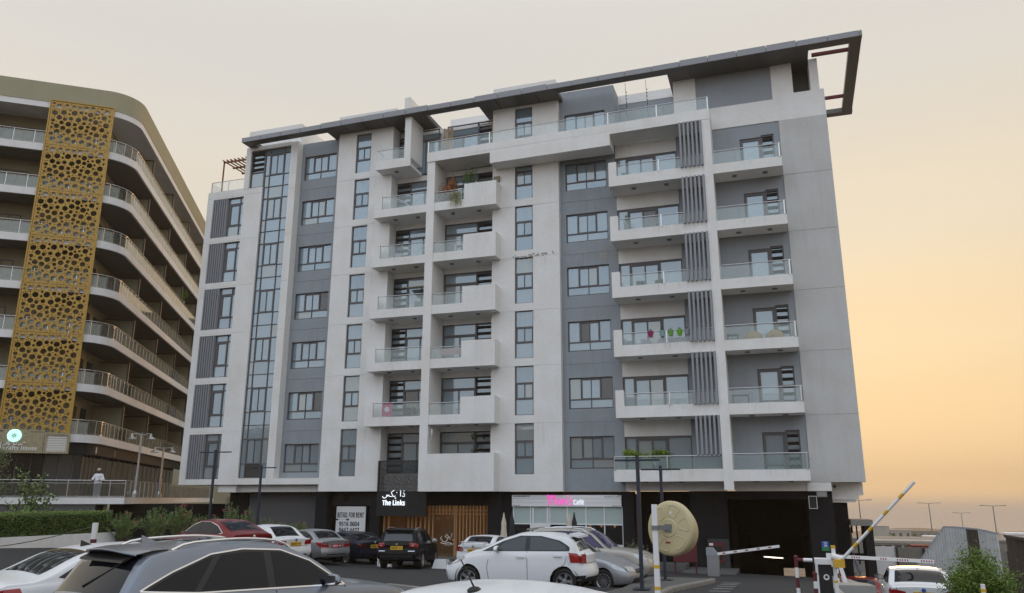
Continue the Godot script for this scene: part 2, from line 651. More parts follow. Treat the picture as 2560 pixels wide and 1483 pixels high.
func uniq(a: Array) -> Array:
	a.sort()
	var r := []
	for q: float in a:
		if r.is_empty() or q - r[-1] > 0.001:
			r.append(q)
	return r

# window: proud frame bars with recessed panes; panes as [u0, v0, u1, v1] inside 0..1
func window(x0: float, y0: float, x1: float, y1: float, z: float, panes: Array, parent: Node3D, called := "window", louvres := []) -> MeshInstance3D:
	var W := x1 - x0
	var H := y1 - y0
	var xs := [x0, x1]
	var ys := [y0, y1]
	var rects := []
	for p: Array in panes + louvres:
		var r := [x0 + p[0] * W, y0 + p[1] * H, x0 + p[2] * W, y0 + p[3] * H]
		rects.append(r)
		xs.append_array([r[0], r[2]])
		ys.append_array([r[1], r[3]])
	xs = uniq(xs)
	ys = uniq(ys)
	var b := mb()
	for i in xs.size() - 1:
		for k in ys.size() - 1:
			var cx: float = (xs[i] + xs[i + 1]) / 2.0
			var cy: float = (ys[k] + ys[k + 1]) / 2.0
			var inside := false
			for o: Array in rects:
				if cx > o[0] and cx < o[2] and cy > o[1] and cy < o[3]:
					inside = true
			if not inside:
				b.box(xs[i], ys[k], z - 0.1, xs[i + 1], ys[k + 1], z)
	var w := obj(called, b, M.frame, parent)
	for i in rects.size():
		var r: Array = rects[i]
		if i < panes.size():
			var g := mb()
			var gz := z - 0.045 - rng.randf() * 0.01
			g.box(r[0], r[1], gz - 0.02, r[2], r[3], gz)
			var k := 0
			var q := rng.randf()
			if q > 0.55: k = 1
			if q > 0.80: k = 2
			if q > 0.975: k = 3
			obj("pane", g, M["glass_%d" % k], w)
		else:
			var n := int(roundf((r[3] - r[1]) / 0.40))
			var back := mb()
			back.box(r[0], r[1], z - 0.16, r[2], r[3], z - 0.13)
			obj("pane", back, M.glass_1, w)
			for j in n:
				var yy: float = r[1] + (r[3] - r[1]) * (j + 0.5) / n
				var lb := mb()
				lb.obox(Vector3((r[0] + r[2]) / 2, yy, z - 0.05), Vector3((r[2] - r[0]) / 2, 0, 0), Vector3(0, 0.012, 0.012).normalized() * 0.10, Vector3(0, -0.010, 0.012).normalized() * 0.012)
				obj("louvre", lb, M.louvre, w)
	return w

const GREY_WIN := [[.02, .325, .262, .965], [.30, .345, .497, .925], [.51, .345, .70, .925], [.738, .325, .98, .965], [.02, .04, .495, .285], [.51, .04, .98, .285]]
const TALL_WIN := [[.05, .665, .95, .985], [.10, .355, .485, .625], [.515, .355, .90, .625], [.05, .015, .95, .315]]

func rail_line(a: Vector3, b: Vector3, parent: Node3D) -> void:
	var t := mb()
	t.tube([a, b], 0.03, -1, 8)
	obj("handrail", t, M.steel, parent)

func post(p: Vector3, h: float, parent: Node3D) -> void:
	var t := mb()
	t.box(p.x - 0.035, p.y, p.z - 0.02, p.x + 0.035, p.y + h, p.z + 0.02)
	obj("post", t, M.steel, parent)

func glass(x0: float, x1: float, y0: float, y1: float, z: float, n: int, parent: Node3D) -> void:
	for i in n:
		var a := lerpf(x0, x1, float(i) / n) + 0.008
		var c := lerpf(x0, x1, float(i + 1) / n) - 0.008
		var g := mb()
		g.box(a, y0, z - 0.006, c, y1, z + 0.006)
		obj("glass_pane", g, M.rail_glass, parent)

func downlight(x: float, y: float, z: float, parent: Node3D) -> void:
	var d := mb()
	d.lathe([Vector2(0.0, -0.05), Vector2(0.13, -0.05), Vector2(0.15, 0.0)], 12, Transform3D(Basis(), Vector3(x, y, z)))
	obj("downlight", d, M.grey_metal, parent)

func build_apartments() -> void:
	AB = thing("apartment_building", "large white and grey apartment block with balconies, angled roof frame and dark ground floor", "building", Vector3(-17, 0, -6))
	var W: Material = M.white_wall
	var Gy: Material = M.grey_wall
	var B := -0.95
	# ---- left block
	var op := []
	for f in 6:
		op.append([-37.4, lv(f) + 0.33, -34.82, lv(f) + 3.24])
	wall("wall", -37.92, -33.32, 3.87, 24.42, 0, B, op, W, AB)
	wall("wall", -34.92, -33.32, 24.42, 27.6, 0, B, [[-34.5, 24.4, -33.32, 27.3]], W, AB)
	wall("wall", -33.32, -31.17, 3.87, 4.27, 0, B, [], W, AB)
	wall("wall", -33.32, -31.17, 27.3, 27.6, 0, B, [], W, AB)
	wall("wall", -31.17, -30.61, 3.87, 27.55, 0, B, [], W, AB)
	wall("wall", -30.61, -27.29, 3.87, 4.25, 0, B, [], W, AB)
	for f in 6:
		var y0 := lv(f) + 0.33
		var y1 := lv(f) + 3.24
		window(-36.16, y0, -34.82, y1, -0.14, [[.04, .855, .72, .98], [.76, .855, .97, .98], [.19, .31, .68, .79], [.76, .295, .97, .825], [.04, .02, .72, .262], [.76, .02, .97, .262]], AB)
		var bk := mb()
		bk.box(-37.4, y0, -0.4, -36.16, y1, -0.34)
		var scr := obj("fin_screen", bk, M.black_void, AB)
		for i in 7:
			var fx := -37.33 + i * 0.185
			var fb := mb()
			fb.obox(Vector3(fx, (y0 + y1) / 2, -0.08), Vector3(0.052, 0, 0.010), Vector3(0, (y1 - y0) / 2, 0), Vector3(-0.02, 0, 0.10))
			obj("fin", fb, M.fin_grey, scr)
	# curtain wall, one unit per floor: two spandrels, then the window row
	for f in 7:
		var y0 := lv(f) + 0.37 if f == 0 else lv(f) - 0.48
		var y1 := lv(f) + 2.87
		var L := y1 - y0
		var pn := []
		for c: Array in [[.02, .175], [.20, .72], [.745, .98]]:
			var rows := [[0.42, 1.25], [1.29, 2.83]]
			if f > 0:
				rows = [[-0.46, 0.38], [0.42, 1.25], [1.29, 2.83]]
			for q: Array in rows:
				var v0: float = (lv(f) + q[0] - y0) / L
				var v1: float = (lv(f) + q[1] - y0) / L
				if c[0] == .20 and q[1] > 2.0:
					pn.append([.225, v0 + .02, .452, v1 - .02])
					pn.append([.466, v0 + .02, .695, v1 - .02])
				else:
					pn.append([c[0], v0, c[1], v1])
		window(-33.32, y0, -31.17, y1, -0.12, pn, AB, "curtain_wall")
	var topc := []
	for c: Array in [[.02, .175], [.20, .72], [.745, .98]]:
		topc.append([c[0], .06, c[1], .92])
	window(-33.32, lv(6) + 2.87, -31.17, 27.3, -0.12, topc, AB, "curtain_wall")
	window(-34.5, 24.43, -33.33, 27.3, -0.12, [[.08, .03, .93, .40]], AB, "window", [[.08, .43, .93, .97]])
	# grey recess
	op = []
	for f in 7:
		op.append([-30.37, lv(f) + 0.72, -27.82, lv(f) + 2.52])
		window(-30.37, lv(f) + 0.72, -27.82, lv(f) + 2.52, -0.72, GREY_WIN, AB)
	wall("wall", -30.61, -27.29, 4.25, 27.55, -0.62, B, op, Gy, AB)
	# mid wall
	op = []
	for f in 7:
		op.append([-25.93, lv(f) + 0.44, -24.78, lv(f) + 3.31])
		window(-25.93, lv(f) + 0.44, -24.78, lv(f) + 3.31, -0.1, TALL_WIN, AB)
	wall("wall", -27.29, -23.12, 3.44, 27.53, 0, B, op, W, AB)
	# ---- recess behind balconies A and B with doors
	for f in 7:
		var y0 := lv(f) + (0.1 if f > 0 else 0.4)
		var y1 := lv(f) + 3.0 if f > 0 else lv(f) + 3.05
		if f == 6:
			y1 = lv(f) + 3.3
		window(-23.1, y0, -20.1, y1, -0.9, [[.34, .79, .98, .97], [.365, .02, .655, .745], [.675, .02, .97, .745]], AB, "balcony_door", [[.015, .02, .315, .975]])
		window(-19.53, y0, -15.98, y1, -0.9, [[.02, .77, .615, .975], [.03, .02, .315, .715], [.33, .02, .605, .715]], AB, "balcony_door", [[.645, .02, .985, .975]])
		wall("wall", -23.12, -20.08, lv(f) + 3.0, lv(f) + 3.35, -0.9, -1.2, [], W, AB, false)
		wall("wall", -19.55, -15.96, lv(f) + 3.0, lv(f) + 3.35, -0.9, -1.2, [], W, AB, false)
	# balcony A floors 1..5, with a raised solid left corner
	for f in range(1, 6):
		var y := lv(f)
		var b := mb()
		b.box(-23.84, y, 0.003, -20.08, y + 0.16, 0.9)              # slab
		b.box(-23.84, y + 0.16, 0.78, -20.08, y + 0.53, 0.9)        # upstand
		b.box(-23.84, y + 0.53, 0.78, -23.27, y + 1.47, 0.9)        # raised corner
		b.box(-23.84, y + 0.16, 0.003, -23.72, y + 1.47, 0.78)
		b.box(-23.12, y, -0.9, -20.08, y + 0.16, 0.003)
		var s := obj("balcony", b, W, AB)
		glass(-23.27, -20.09, y + 0.53, y + 1.30, 0.84, 3, s)
		rail_line(Vector3(-23.27, y + 1.38, 0.84), Vector3(-20.09, y + 1.38, 0.84), s)
		downlight(-22.6, y, 0.2, s)
		downlight(-21.0, y, 0.2, s)
	# floor 6: shorter balcony with a tall fin wall
	var b6 := mb()
	b6.box(-23.84, 24.0, 0.003, -21.35, 24.2, 0.92)
	b6.box(-23.84, 24.2, 0.8, -21.35, 24.62, 0.92)
	b6.box(-21.80, 24.62, -0.9, -21.35, 27.53, 0.92)
	b6.box(-23.12, 24.0, -0.9, -21.35, 24.2, 0.003)
	var s6 := obj("balcony", b6, W, AB)
	glass(-23.74, -21.82, 24.62, 25.3, 0.86, 2, s6)
	rail_line(Vector3(-23.8, 25.38, 0.86), Vector3(-21.82, 25.38, 0.86), s6)
	rail_line(Vector3(-23.8, 25.38, 0.86), Vector3(-23.8, 25.38, 0.0), s6)
	downlight(-22.6, 24.0, 0.3, s6)
	# column between A and B
	var cb := mb()
	cb.box(-20.08, 5.55, -0.9, -19.55, 24.02, 0.95)
	obj("column", cb, W, AB)
	# balcony B: floor 0 solid, 1..5 glass left and tall solid right
	var b0 := mb()
	b0.box(-20.08, 3.42, 0.82, -15.40, 5.55, 0.95)
	b0.box(-15.52, 3.42, 0.003, -15.40, 5.55, 0.82)
	b0.box(-20.08, 3.42, -0.9, -15.52, 3.6, 0.82)
	obj("balcony", b0, W, AB)
	for f in range(1, 6):
		var y := lv(f)
		var b := mb()
		b.box(-19.55, y, -0.9, -15.96, y + 0.16, 0.003)
		b.box(-19.55, y, 0.003, -15.40, y + 0.16, 0.9)
		b.box(-19.55, y + 0.16, 0.78, -15.40, y + 0.56, 0.9)
		b.box(-17.53, y + 0.56, 0.78, -15.40, y + 1.57, 0.9)
		b.box(-15.52, y + 0.16, 0.003, -15.40, y + 1.57, 0.78)
		var s := obj("balcony", b, W, AB)
		glass(-19.54, -17.54, y + 0.56, y + 1.18, 0.84, 2, s)
		rail_line(Vector3(-19.54, y + 1.27, 0.84), Vector3(-17.54, y + 1.27, 0.84), s)
		downlight(-18.6, y, 0.1, s)
		downlight(-16.8, y, 0.1, s)
	# ---- centre wall
	op = []
	for f in 7:
		op.append([-14.47, lv(f) + 0.47, -13.31, lv(f) + 3.36])
		window(-14.47, lv(f) + 0.47, -13.31, lv(f) + 3.36, -0.1, TALL_WIN, AB)
	wall("wall", -15.96, -11.63, 3.42, 27.56, 0, B, op, W, AB)
	# ---- grey wall D
	op = []
	for f in 7:
		op.append([-11.28, lv(f) + 0.75, -8.71, lv(f) + 2.55])
		window(-11.28, lv(f) + 0.75, -8.71, lv(f) + 2.55, -0.45, GREY_WIN, AB)
	wall("wall", -11.63, -8.12, 3.42, 28.15, -0.35, B, op, Gy, AB)
	# ---- E back wall (white band above the window) and F / right wall
	for f in 6:
		var y := lv(f)
		window(-8.08, y + 0.1, -4.45, y + 2.47, -0.32, [[.02, .10, .16, .95], [.20, .10, .40, .90], [.42, .10, .61, .90], [.66, .20, .98, .95], [.66, .07, .98, .17]], AB, "balcony_door")
		wall("wall", -8.12, -4.45, y + 2.47, y + 3.35, -0.3, B, [], W, AB, false)
		wall("wall", -4.45, -2.6, y, y + 3.35, -0.3, B, [], Gy, AB, false)
	op = []
	for f in 6:
		op.append([-2.4, lv(f), 1.42, lv(f) + 3.35])
	wall("wall", -2.6, 1.42, 3.86, 24.0, 0, B, op, W, AB)
	wall("wall", 1.42, 3.98, 3.86, 24.0, 0, B, [], M.pale_wall, AB)
	wall("wall", -2.6, 3.98, 24.0, 25.38, 0, B, [], W, AB)
	for f in 6:
		var y := lv(f)
		wall("wall", -2.4, 1.42, y, y + 3.35, -0.05, -0.6, [[-0.8, y + 0.1, 0.38, y + 2.52], [0.38, y + 0.1, 1.07, y + 2.62]], Gy, AB, false)
		window(-0.8, y + 0.1, 0.38, y + 2.52, -0.12, [[.14, .06, .86, .28], [.14, .31, .86, .93]], AB, "balcony_door")
		window(0.38, y + 0.1, 1.07, y + 2.62, -0.12, [], AB, "window", [[.10, .03, .90, .96]])
	# ---- column E/F
	var ef := mb()
	ef.box(-2.79, 3.46, -0.3, -2.31, 24.0, 1.45)
	obj("column", ef, W, AB)
	# balconies E and F
	for f in 6:
		var y := lv(f)
		var x0 := -8.44 if f == 0 else -8.24
		var b := mb()
		b.box(x0, y, -0.3, -2.79, y + 0.2, 0.003)
		b.box(x0, y, 0.003, -2.79, y + 0.2, 1.38)
		b.box(x0, y + 0.2, 1.24, -2.79, y + 0.62, 1.38)
		if f > 0:
			b.box(x0, y + 0.62, 1.24, -7.77, y + 1.50, 1.38)
			b.box(x0, y + 0.2, -0.3, x0 + 0.12, y + 1.50, 1.24)
		var s := obj("balcony", b, W, AB)
		var gx := -7.77 if f > 0 else -8.4
		glass(gx, -2.80, y + 0.62, y + 1.22, 1.30, 4, s)
		rail_line(Vector3(gx, y + 1.30, 1.30), Vector3(-2.80, y + 1.30, 1.30), s)
		post(Vector3(-5.32 if f > 0 else -5.6, y + 0.58, 1.40), 0.72, s)
		if f == 0:
			post(Vector3(-8.38, y + 0.58, 1.40), 0.72, s)
		downlight(-6.9, y, 0.7, s)
		downlight(-5.0, y, 0.7, s)
		for i in 6:
			var fx := -4.0 + i * 0.228
			var fb := mb()
			var foot := y + 0.60 if f > 0 else y + 1.34
			fb.box(fx - 0.055, foot, 1.385 if f > 0 else 1.25, fx + 0.055, lv(f + 1) - 0.003, 1.56 if f > 0 else 1.45)
			obj("fin", fb, M.fin_grey, s)
		var b2 := mb()
		b2.box(-2.31, y, 0.003, 1.37, y + 0.2, 1.43)
		b2.box(-2.31, y + 0.2, 1.29, 1.37, y + 0.56, 1.43)
		b2.box(1.25, y + 0.2, 0.003, 1.37, y + 0.56, 1.29)
		var s2 := obj("balcony", b2, W, AB)
		glass(-2.30, 1.30, y + 0.56, y + 1.27, 1.35, 3, s2)
		var gs := mb()
		gs.box(1.294, y + 0.56, 0.01, 1.306, y + 1.27, 1.33)
		obj("glass_pane", gs, M.rail_glass, s2)
		rail_line(Vector3(-2.30, y + 1.36, 1.35), Vector3(1.33, y + 1.36, 1.35), s2)
		rail_line(Vector3(1.33, y + 1.36, 1.35), Vector3(1.33, y + 1.36, 0.0), s2)
		post(Vector3(1.27, y + 0.54, 1.45), 0.80, s2)
		downlight(-1.2, y, 0.75, s2)
		downlight(0.45, y, 0.75, s2)
	# ---- terrace band of the top floor, slightly splayed in plan
	var tb := mb()
	tb.prism(PackedVector2Array([Vector2(-20.1, -0.9), Vector2(-20.1, 1.0), Vector2(-15.75, 1.1), Vector2(-2.3, 1.46), Vector2(-2.3, -0.3), Vector2(-8.1, -0.3)]), 24.02, 24.2)
	tb.prism(PackedVector2Array([Vector2(-20.1, 0.86), Vector2(-20.1, 1.0), Vector2(-2.3, 1.46), Vector2(-2.3, 1.32)]), 24.2, 24.67)
	tb.prism(PackedVector2Array([Vector2(-15.75, 0.003), Vector2(-15.75, 1.12), Vector2(-8.12, 1.31), Vector2(-8.12, 0.003)]), 23.3, 24.02)
	tb.box(-2.44, 24.2, 0.0, -2.3, 24.67, 1.3)
	var top := obj("terrace", tb, W, AB)
	for i in 14:
		var t0 := i / 14.0
		var t1 := (i + 1) / 14.0
		var a := Vector3(-20.05, 0, 0.94).lerp(Vector3(-2.36, 0, 1.40), t0)
		var c := Vector3(-20.05, 0, 0.94).lerp(Vector3(-2.36, 0, 1.40), t1)
		var g := mb()
		g.hexa([Vector3(a.x + .01, 24.67, a.z - .006), Vector3(c.x - .01, 24.67, c.z - .006), Vector3(c.x - .01, 25.34, c.z - .006), Vector3(a.x + .01, 25.34, a.z - .006), Vector3(a.x + .01, 24.67, a.z + .006), Vector3(c.x - .01, 24.67, c.z + .006), Vector3(c.x - .01, 25.34, c.z + .006), Vector3(a.x + .01, 25.34, a.z + .006)])
		obj("glass_pane", g, M.rail_glass, top)
	rail_line(Vector3(-20.05, 25.42, 0.94), Vector3(-2.36, 25.42, 1.40), top)
	rail_line(Vector3(-2.36, 25.42, 1.40), Vector3(-2.36, 25.42, 0.0), top)
	for q: Array in [[-20.05, 0.95], [-15.8, 1.06], [-8.2, 1.26], [-5.3, 1.33], [-2.38, 1.40]]:
		post(Vector3(q[0], 24.6, q[1]), 0.82, top)
	# terrace back: recessed white wall with grey below, open to the sky above
	wall("wall", -8.12, -4.41, 24.2, 27.58, -2.0, -2.4, [], Gy, AB, false)
	wall("wall", -8.12, -4.41, 27.58, 28.2, -1.97, -2.4, [], W, AB, false)
	wall("wall", -8.42, -8.12, 24.2, 28.15, -1.96, -0.95, [], Gy, AB, false)
	wall("wall", -4.41, -3.1, 24.2, 27.53, 0, -2.4, [], W, AB, false)
	wall("wall", -3.1, 1.2, 25.38, 27.53, -0.06, -0.8, [], Gy, AB, false)
	wall("wall", -3.1, -2.3, 24.2, 25.38, -0.06, -0.8, [], Gy, AB, false)
	wall("wall", 1.2, 2.36, 25.38, 27.53, 0, -0.8, [], W, AB, false)
	wall("wall", 2.36, 3.3, 25.6, 27.53, -1.2, -1.6, [], M.roof_panel, AB, false)
	wall("wall", 2.36, 3.3, 25.38, 25.6, 0, -1.6, [], W, AB, false)
	wall("wall", 3.3, 3.77, 25.38, 27.56, 0, -1.6, [], W, AB, false)
	wall("wall", 3.77, 3.98, 25.38, 25.6, 0, -1.6, [], W, AB, false)
	# ---- body behind
	var core := mb()
	core.box(-37.9, 3.9, -15, -8.3, 24.3, -1.25)
	core.box(-34.9, 24.3, -15, -8.43, 27.4, -1.25)
	core.box(-8.3, 3.9, -15, 3.95, 24.1, -0.96)
	core.box(-4.4, 24.1, -15, 3.95, 27.4, -2.41)
	core.box(-8.43, 24.1, -15, -4.4, 27.4, -2.41)
	obj("body", core, W, AB)
	# ---- roof: frame splayed in plan, solid over some bays
	var zf := func(x: float) -> float: return lerpf(1.08, 1.75, (x + 34.6) / 40.65)
	var strip := func(m: MB, x0: float, x1: float, d0: float, d1: float, y0: float, y1: float) -> void:
		m.prism(PackedVector2Array([Vector2(x0, zf.call(x0) - d1), Vector2(x1, zf.call(x1) - d1), Vector2(x1, zf.call(x1) - d0), Vector2(x0, zf.call(x0) - d0)]), y0, y1)
	var rf := mb()
	strip.call(rf, -34.6, 6.05, 0.04, 0.72, 27.55, 27.82)
	for s: Array in [[-34.6, -33.9], [-27.95, -20.4], [-16.7, -11.4], [-4.62, 3.3]]:
		strip.call(rf, s[0], s[1], 0.72, 3.4, 27.56, 27.82)
	rf.box(-34.6, 27.56, -4, -34.3, 27.82, -0.4)
	var roof := obj("roof_frame", rf, M.roof_panel, AB)
	# fascia panels, each its own
	var fx0 := -34.6
	while fx0 < 6.04:
		var fx1 := minf(fx0 + 1.62, 6.05)
		var fm := mb()
		var mid := (fx0 + fx1) / 2
		var up := 0.0
		for s: Array in [[-34.6, -33.9], [-27.95, -20.4], [-16.7, -11.4], [-4.62, 3.3]]:
			if mid > s[0] and mid < s[1]: up = 0.06
		strip.call(fm, fx0 + 0.02, fx1 - 0.02, 0.0, 0.04, 27.53, 27.86 + up)
		obj("fascia_panel", fm, M.fascia, roof)
		fx0 = fx1
	# soffit panels with open joints
	for s: Array in [[-27.95, -20.4, 5], [-16.7, -11.4, 4], [-4.62, 3.3, 6]]:
		for i in int(s[2]):
			var a := lerpf(s[0], s[1], float(i) / s[2]) + 0.03
			var c := lerpf(s[0], s[1], float(i + 1) / s[2]) - 0.03
			var pm := mb()
			strip.call(pm, a, c, 0.06, 3.3, 27.50, 27.552)
			obj("soffit_panel", pm, M.roof_panel, roof)
	# right end ring
	var re := mb()
	re.hexa([Vector3(5.6, 27.55, -7.4), Vector3(6.2, 27.55, -7.4), Vector3(6.2, 27.85, -7.4), Vector3(5.6, 27.85, -7.4), Vector3(5.45, 27.55, 1.0), Vector3(6.05, 27.55, 1.0), Vector3(6.05, 27.85, 1.0), Vector3(5.45, 27.85, 1.0)])
	re.box(3.98, 27.55, -7.98, 6.24, 27.85, -7.42)
	re.box(2.36, 27.56, -1.1, 3.3, 27.82, 0.9)
	obj("roof_ring", re, M.roof_panel, AB)
	for q: Array in [[0.2, 3.5], [-5.4, 3.98]]:
		var br := mb()
		br.box(q[1], 27.58, q[0] - 0.08, 5.5 + (0.1 if q[0] < -1 else 0.0), 27.76, q[0] + 0.08)
		obj("roof_bar", br, M.maroon, AB)
	# parapet upstands above the roof
	for q: Array in [[-35.2, -30.76, 29.15, -0.5, -3.5], [-27.68, -23.2, 29.13, -0.5, -3.5], [-22.62, -22.22, 29.8, -0.5, -2.1], [-16.12, -11.88, 29.3, -0.5, -3.0]]:
		var pb := mb()
		pb.box(q[0], 27.4, q[4], q[1], q[2], q[3])
		obj("parapet", pb, W, AB)
	var pw := mb()
	pw.box(-20.2, 27.4, -3.2, -15.9, 28.9, -2.9)
	pw.box(-30.6, 27.4, -2.4, -27.9, 28.3, -2.1)
	obj("parapet", pw, W, AB)
	# low roof at the left with rail and pergola (own thing below)
	var lr := mb()
	lr.box(-37.9, 24.42, -0.14, -34.95, 24.5, 0.0)
	var lrp := obj("low_roof", lr, W, AB)
	glass(-37.85, -34.95, 24.52, 25.3, -0.2, 3, lrp)
	for i in 4:
		var gz := mb()
		gz.box(-37.84, 24.52, -0.25 - i * 1.0 - 0.97, -37.83, 25.3, -0.25 - i * 1.0)
		obj("glass_pane", gz, M.rail_glass, lrp)
	rail_line(Vector3(-37.84, 25.35, -0.2), Vector3(-34.95, 25.35, -0.2), lrp)
	for px in [-37.84, -36.4]:
		post(Vector3(px, 24.5, -0.2), 0.85, lrp)
	# ---- underside, plinths and right end ledges
	var us := mb()
	us.box(-37.9, 3.87, -15, -27.3, 3.9, -0.96)
	us.box(-34.93, 3.4, -1.2, -33.53, 3.868, -0.25)
	us.box(-33.53, 3.42, -1.2, -27.45, 3.868, -0.6)
	us.box(-27.29, 3.44, -1.5, -11.63, 3.6, -0.96)
	us.box(-8.1, 3.44, -0.95, -2.79, 3.89, -0.1)
	us.box(-2.31, 3.44, -0.95, 1.2, 3.858, -0.1)
	us.box(1.2, 3.42, -3.0, 2.36, 3.858, -0.02)
	us.box(2.36, 3.22, -6.0, 3.9, 3.858, -1.1)
	us.box(2.36, 3.0, -5.0, 3.66, 3.218, -0.9)
	us.box(2.36, 2.86, -4.0, 3.5, 2.998, -1.0)
	obj("downstand_beam", us, W, AB)
	# rain streaks below sills, parapet caps and joints
	var r := RandomNumberGenerator.new()
	r.seed = 5
	var sb := mb()
	sb.use_uv = true
	for f in 6:
		for q: Array in [[-27.2, -23.2, 0.004], [-15.9, -11.7, 0.004], [-11.5, -8.2, -0.346], [-30.5, -27.4, -0.616]]:
			streak(sb, r, q[0], q[1], lv(f + 1) - 0.02, q[2])
		for q: Array in [[-8.2, -2.85, lv(f) + .60, 1.384], [-2.25, 1.3, lv(f) + .54, 1.434]]:
			streak(sb, r, q[0], q[1], q[2], q[3], .5)
		if f > 0:
			for q: Array in [[-23.8, -20.2, lv(f) + .50, .904], [-17.5, -15.5, lv(f) + 1.55, .904]]:
				streak(sb, r, q[0], q[1], q[2], q[3], .45 if q[0] < -20 else 1.2)
	var so := obj("rain_streaks", sb, M.rain_streak, AB)
	so.set_meta("kind", "stuff")
	build_ground_floor()

func streak(b: MB, r: RandomNumberGenerator, x0: float, x1: float, y: float, z: float, most := 1.9) -> void:
	var a := r.randf_range(x0, lerpf(x0, x1, .4))
	var c := r.randf_range(lerpf(x0, x1, .6), x1)
	var h := minf(most, r.randf_range(.7, 1.9))
	var u := r.randf()
	var n0 := b.v.size()
	b.quad(Vector3(a, y - h, z), Vector3(c, y - h, z), Vector3(c, y, z), Vector3(a, y, z), Vector3.BACK)
	for j in range(n0, b.v.size()):
		var p := b.v[j] + b.off
		b.uv.append(Vector2(0.02 + .96 * (p.x - a) / (c - a), 0.01 + .98 * (y - p.y) / h))

func build_ground_floor() -> void:
	var D: Material = M.dark_wall
	# undercroft on the left
	var gw := mb()
	gw.box(-33.42, -1, -1.9, -27.4, 3.42, -1.6)
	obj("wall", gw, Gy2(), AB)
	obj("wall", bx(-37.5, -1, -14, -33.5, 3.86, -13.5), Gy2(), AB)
	var ut := mb()
	ut.box(-34.9, -1, -1.9, -33.45, 3.39, -1.5)
	var uo := obj("utility_column", ut, M.dark_wall, AB)
	for i in 16:
		var sl := mb()
		sl.box(-35.1, 0.9 + i * 0.14, -1.5, -34.92, 0.96 + i * 0.14, -1.3)
		obj("slat", sl, M.grey_metal, uo)
	for q: Array in [[-27.59, -1, -1.0, -26.8, 3.43, -0.3], [-23.8, -1, -1.0, -23.14, 3.43, -0.3], [-16.21, -1, -1.0, -15.32, 3.41, -0.28], [-8.36, -1, -1.0, -7.74, 3.41, -0.28], [-15.32, -1, -1.0, -14.76, 3.41, -0.5], [-4.73, -2, -3.0, -2.8, 3.43, -0.3], [1.17, -2.5, -3.0, 2.36, 3.41, -0.28], [2.36, -3.5, -8.0, 3.1, 2.85, -1.3], [-2.8, 3.18, -3.0, 1.17, 3.43, -0.35]]:
		obj("dark_pier", bx(q[0], q[1], q[2], q[3], q[4], q[5]), D, AB)
	# empty shop
	var sh := mb()
	sh.box(-26.8, -1, -1.6, -23.8, 3.43, -1.4)
	sh.box(-26.8, 2.6, -1.4, -23.8, 3.43, -0.9)
	obj("shop_front", sh, M.dark_panel, AB)
	# back of the recess between pier 2 and the cafe
	var bk := mb()
	bk.box(-23.14, 2.6, -1.6, -15.3, 3.43, -0.7)
	bk.box(-14.76, 3.25, -1.6, -8.36, 3.41, -0.5)
	bk.box(-7.74, 1.9, -2.4, -4.73, 3.43, -2.2)
	bk.box(-7.74, -1, -2.6, -4.73, 1.9, -2.4)
	bk.box(-14.9, -1, -6, -14.7, 3.4, -0.6)
	obj("dark_fascia", bk, D, AB)
	# lobby: room, glass, slats
	var rm := mb()
	rm.box(-23.14, -0.45, -4.6, -15.4, 3.3, -4.4)
	rm.box(-23.3, -0.45, -4.5, -23.14, 3.3, -0.8)
	rm.box(-15.5, -0.45, -4.5, -15.3, 3.3, -0.8)
	rm.box(-23.14, 3.0, -4.4, -15.5, 3.2, -1.62)
	obj("lobby_wall", rm, M.wood_warm, AB)
	var fl := mb()
	fl.box(-23.14, -0.6, -4.4, -15.4, -0.36, -0.7)
	obj("lobby_floor", fl, M.concrete, AB)
	for x in [-21.6, -18.6, -16.6]:
		var dl := mb()
		dl.box(x - 0.25, 2.93, -2.6, x + 0.25, 2.99, -2.3)
		obj("ceiling_light", dl, M.bulb_warm, AB)
	for x in [-20.2, -17.4]:
		var ll := OmniLight3D.new()
		ll.name = "lobby_light"
		ll.light_color = Color(1.0, 0.72, 0.38)
		ll.light_energy = 1.0
		ll.light_size = 0.2
		ll.omni_range = 30
		ll.omni_attenuation = 2.0
		ll.shadow_enabled = true
		ll.position = Vector3(x, 2.7, -2.5) - AB.position
		AB.add_child(ll, true)
	var wg := mb()
	var lob := obj("lobby_front", bx(-23.14, -0.36, -0.86, -15.4, -0.26, -0.72), M.dark_panel, AB)
	for i in 6:
		var g := mb()
		g.box(-23.0 + i * 1.27, -0.26, -0.80, -21.76 + i * 1.27, 2.6, -0.785)
		obj("glass_pane", g, M.lobby_glass, lob)
	var slats := []
	for i in 17:
		slats.append(-19.75 + i * 0.215)
	for i in slats.size():
		var x: float = slats[i]
		var s := mb()
		s.box(x - 0.03, 2.1 if x < -18.4 and i > 0 else -0.26, -0.70, x + 0.03, 2.62, -0.56)
		obj("slat", s, M.wood_slat, lob)
	for x in [-22.95, -22.65, -21.35, -21.1, -20.85, -20.55, -20.25, -20.0, -18.35]:
		var s := mb()
		s.box(x - 0.04, -0.26, -0.70, x + 0.04, 2.62, -0.56)
		obj("slat", s, M.wood_slat, lob)
	for y in [2.14, 2.36]:
		var s := mb()
		s.box(-19.85, y - 0.02, -0.555, -16.25, y + 0.02, -0.52)
		obj("slat", s, M.wood_slat, lob)
	# cafe: room, window frames, blinds
	var cr := mb()
	cr.box(-14.7, -0.55, -5.2, -8.36, 3.3, -5.0)
	cr.box(-8.4, -0.55, -5.0, -8.2, 3.3, -0.6)
	cr.box(-14.7, 3.05, -5.0, -8.4, 3.24, -0.6)
	obj("cafe_wall", cr, M.dark_panel, AB)
	obj("cafe_floor", bx(-14.7, -0.75, -5, -8.4, -0.5, -0.4), M.concrete, AB)
	var cf := mb()
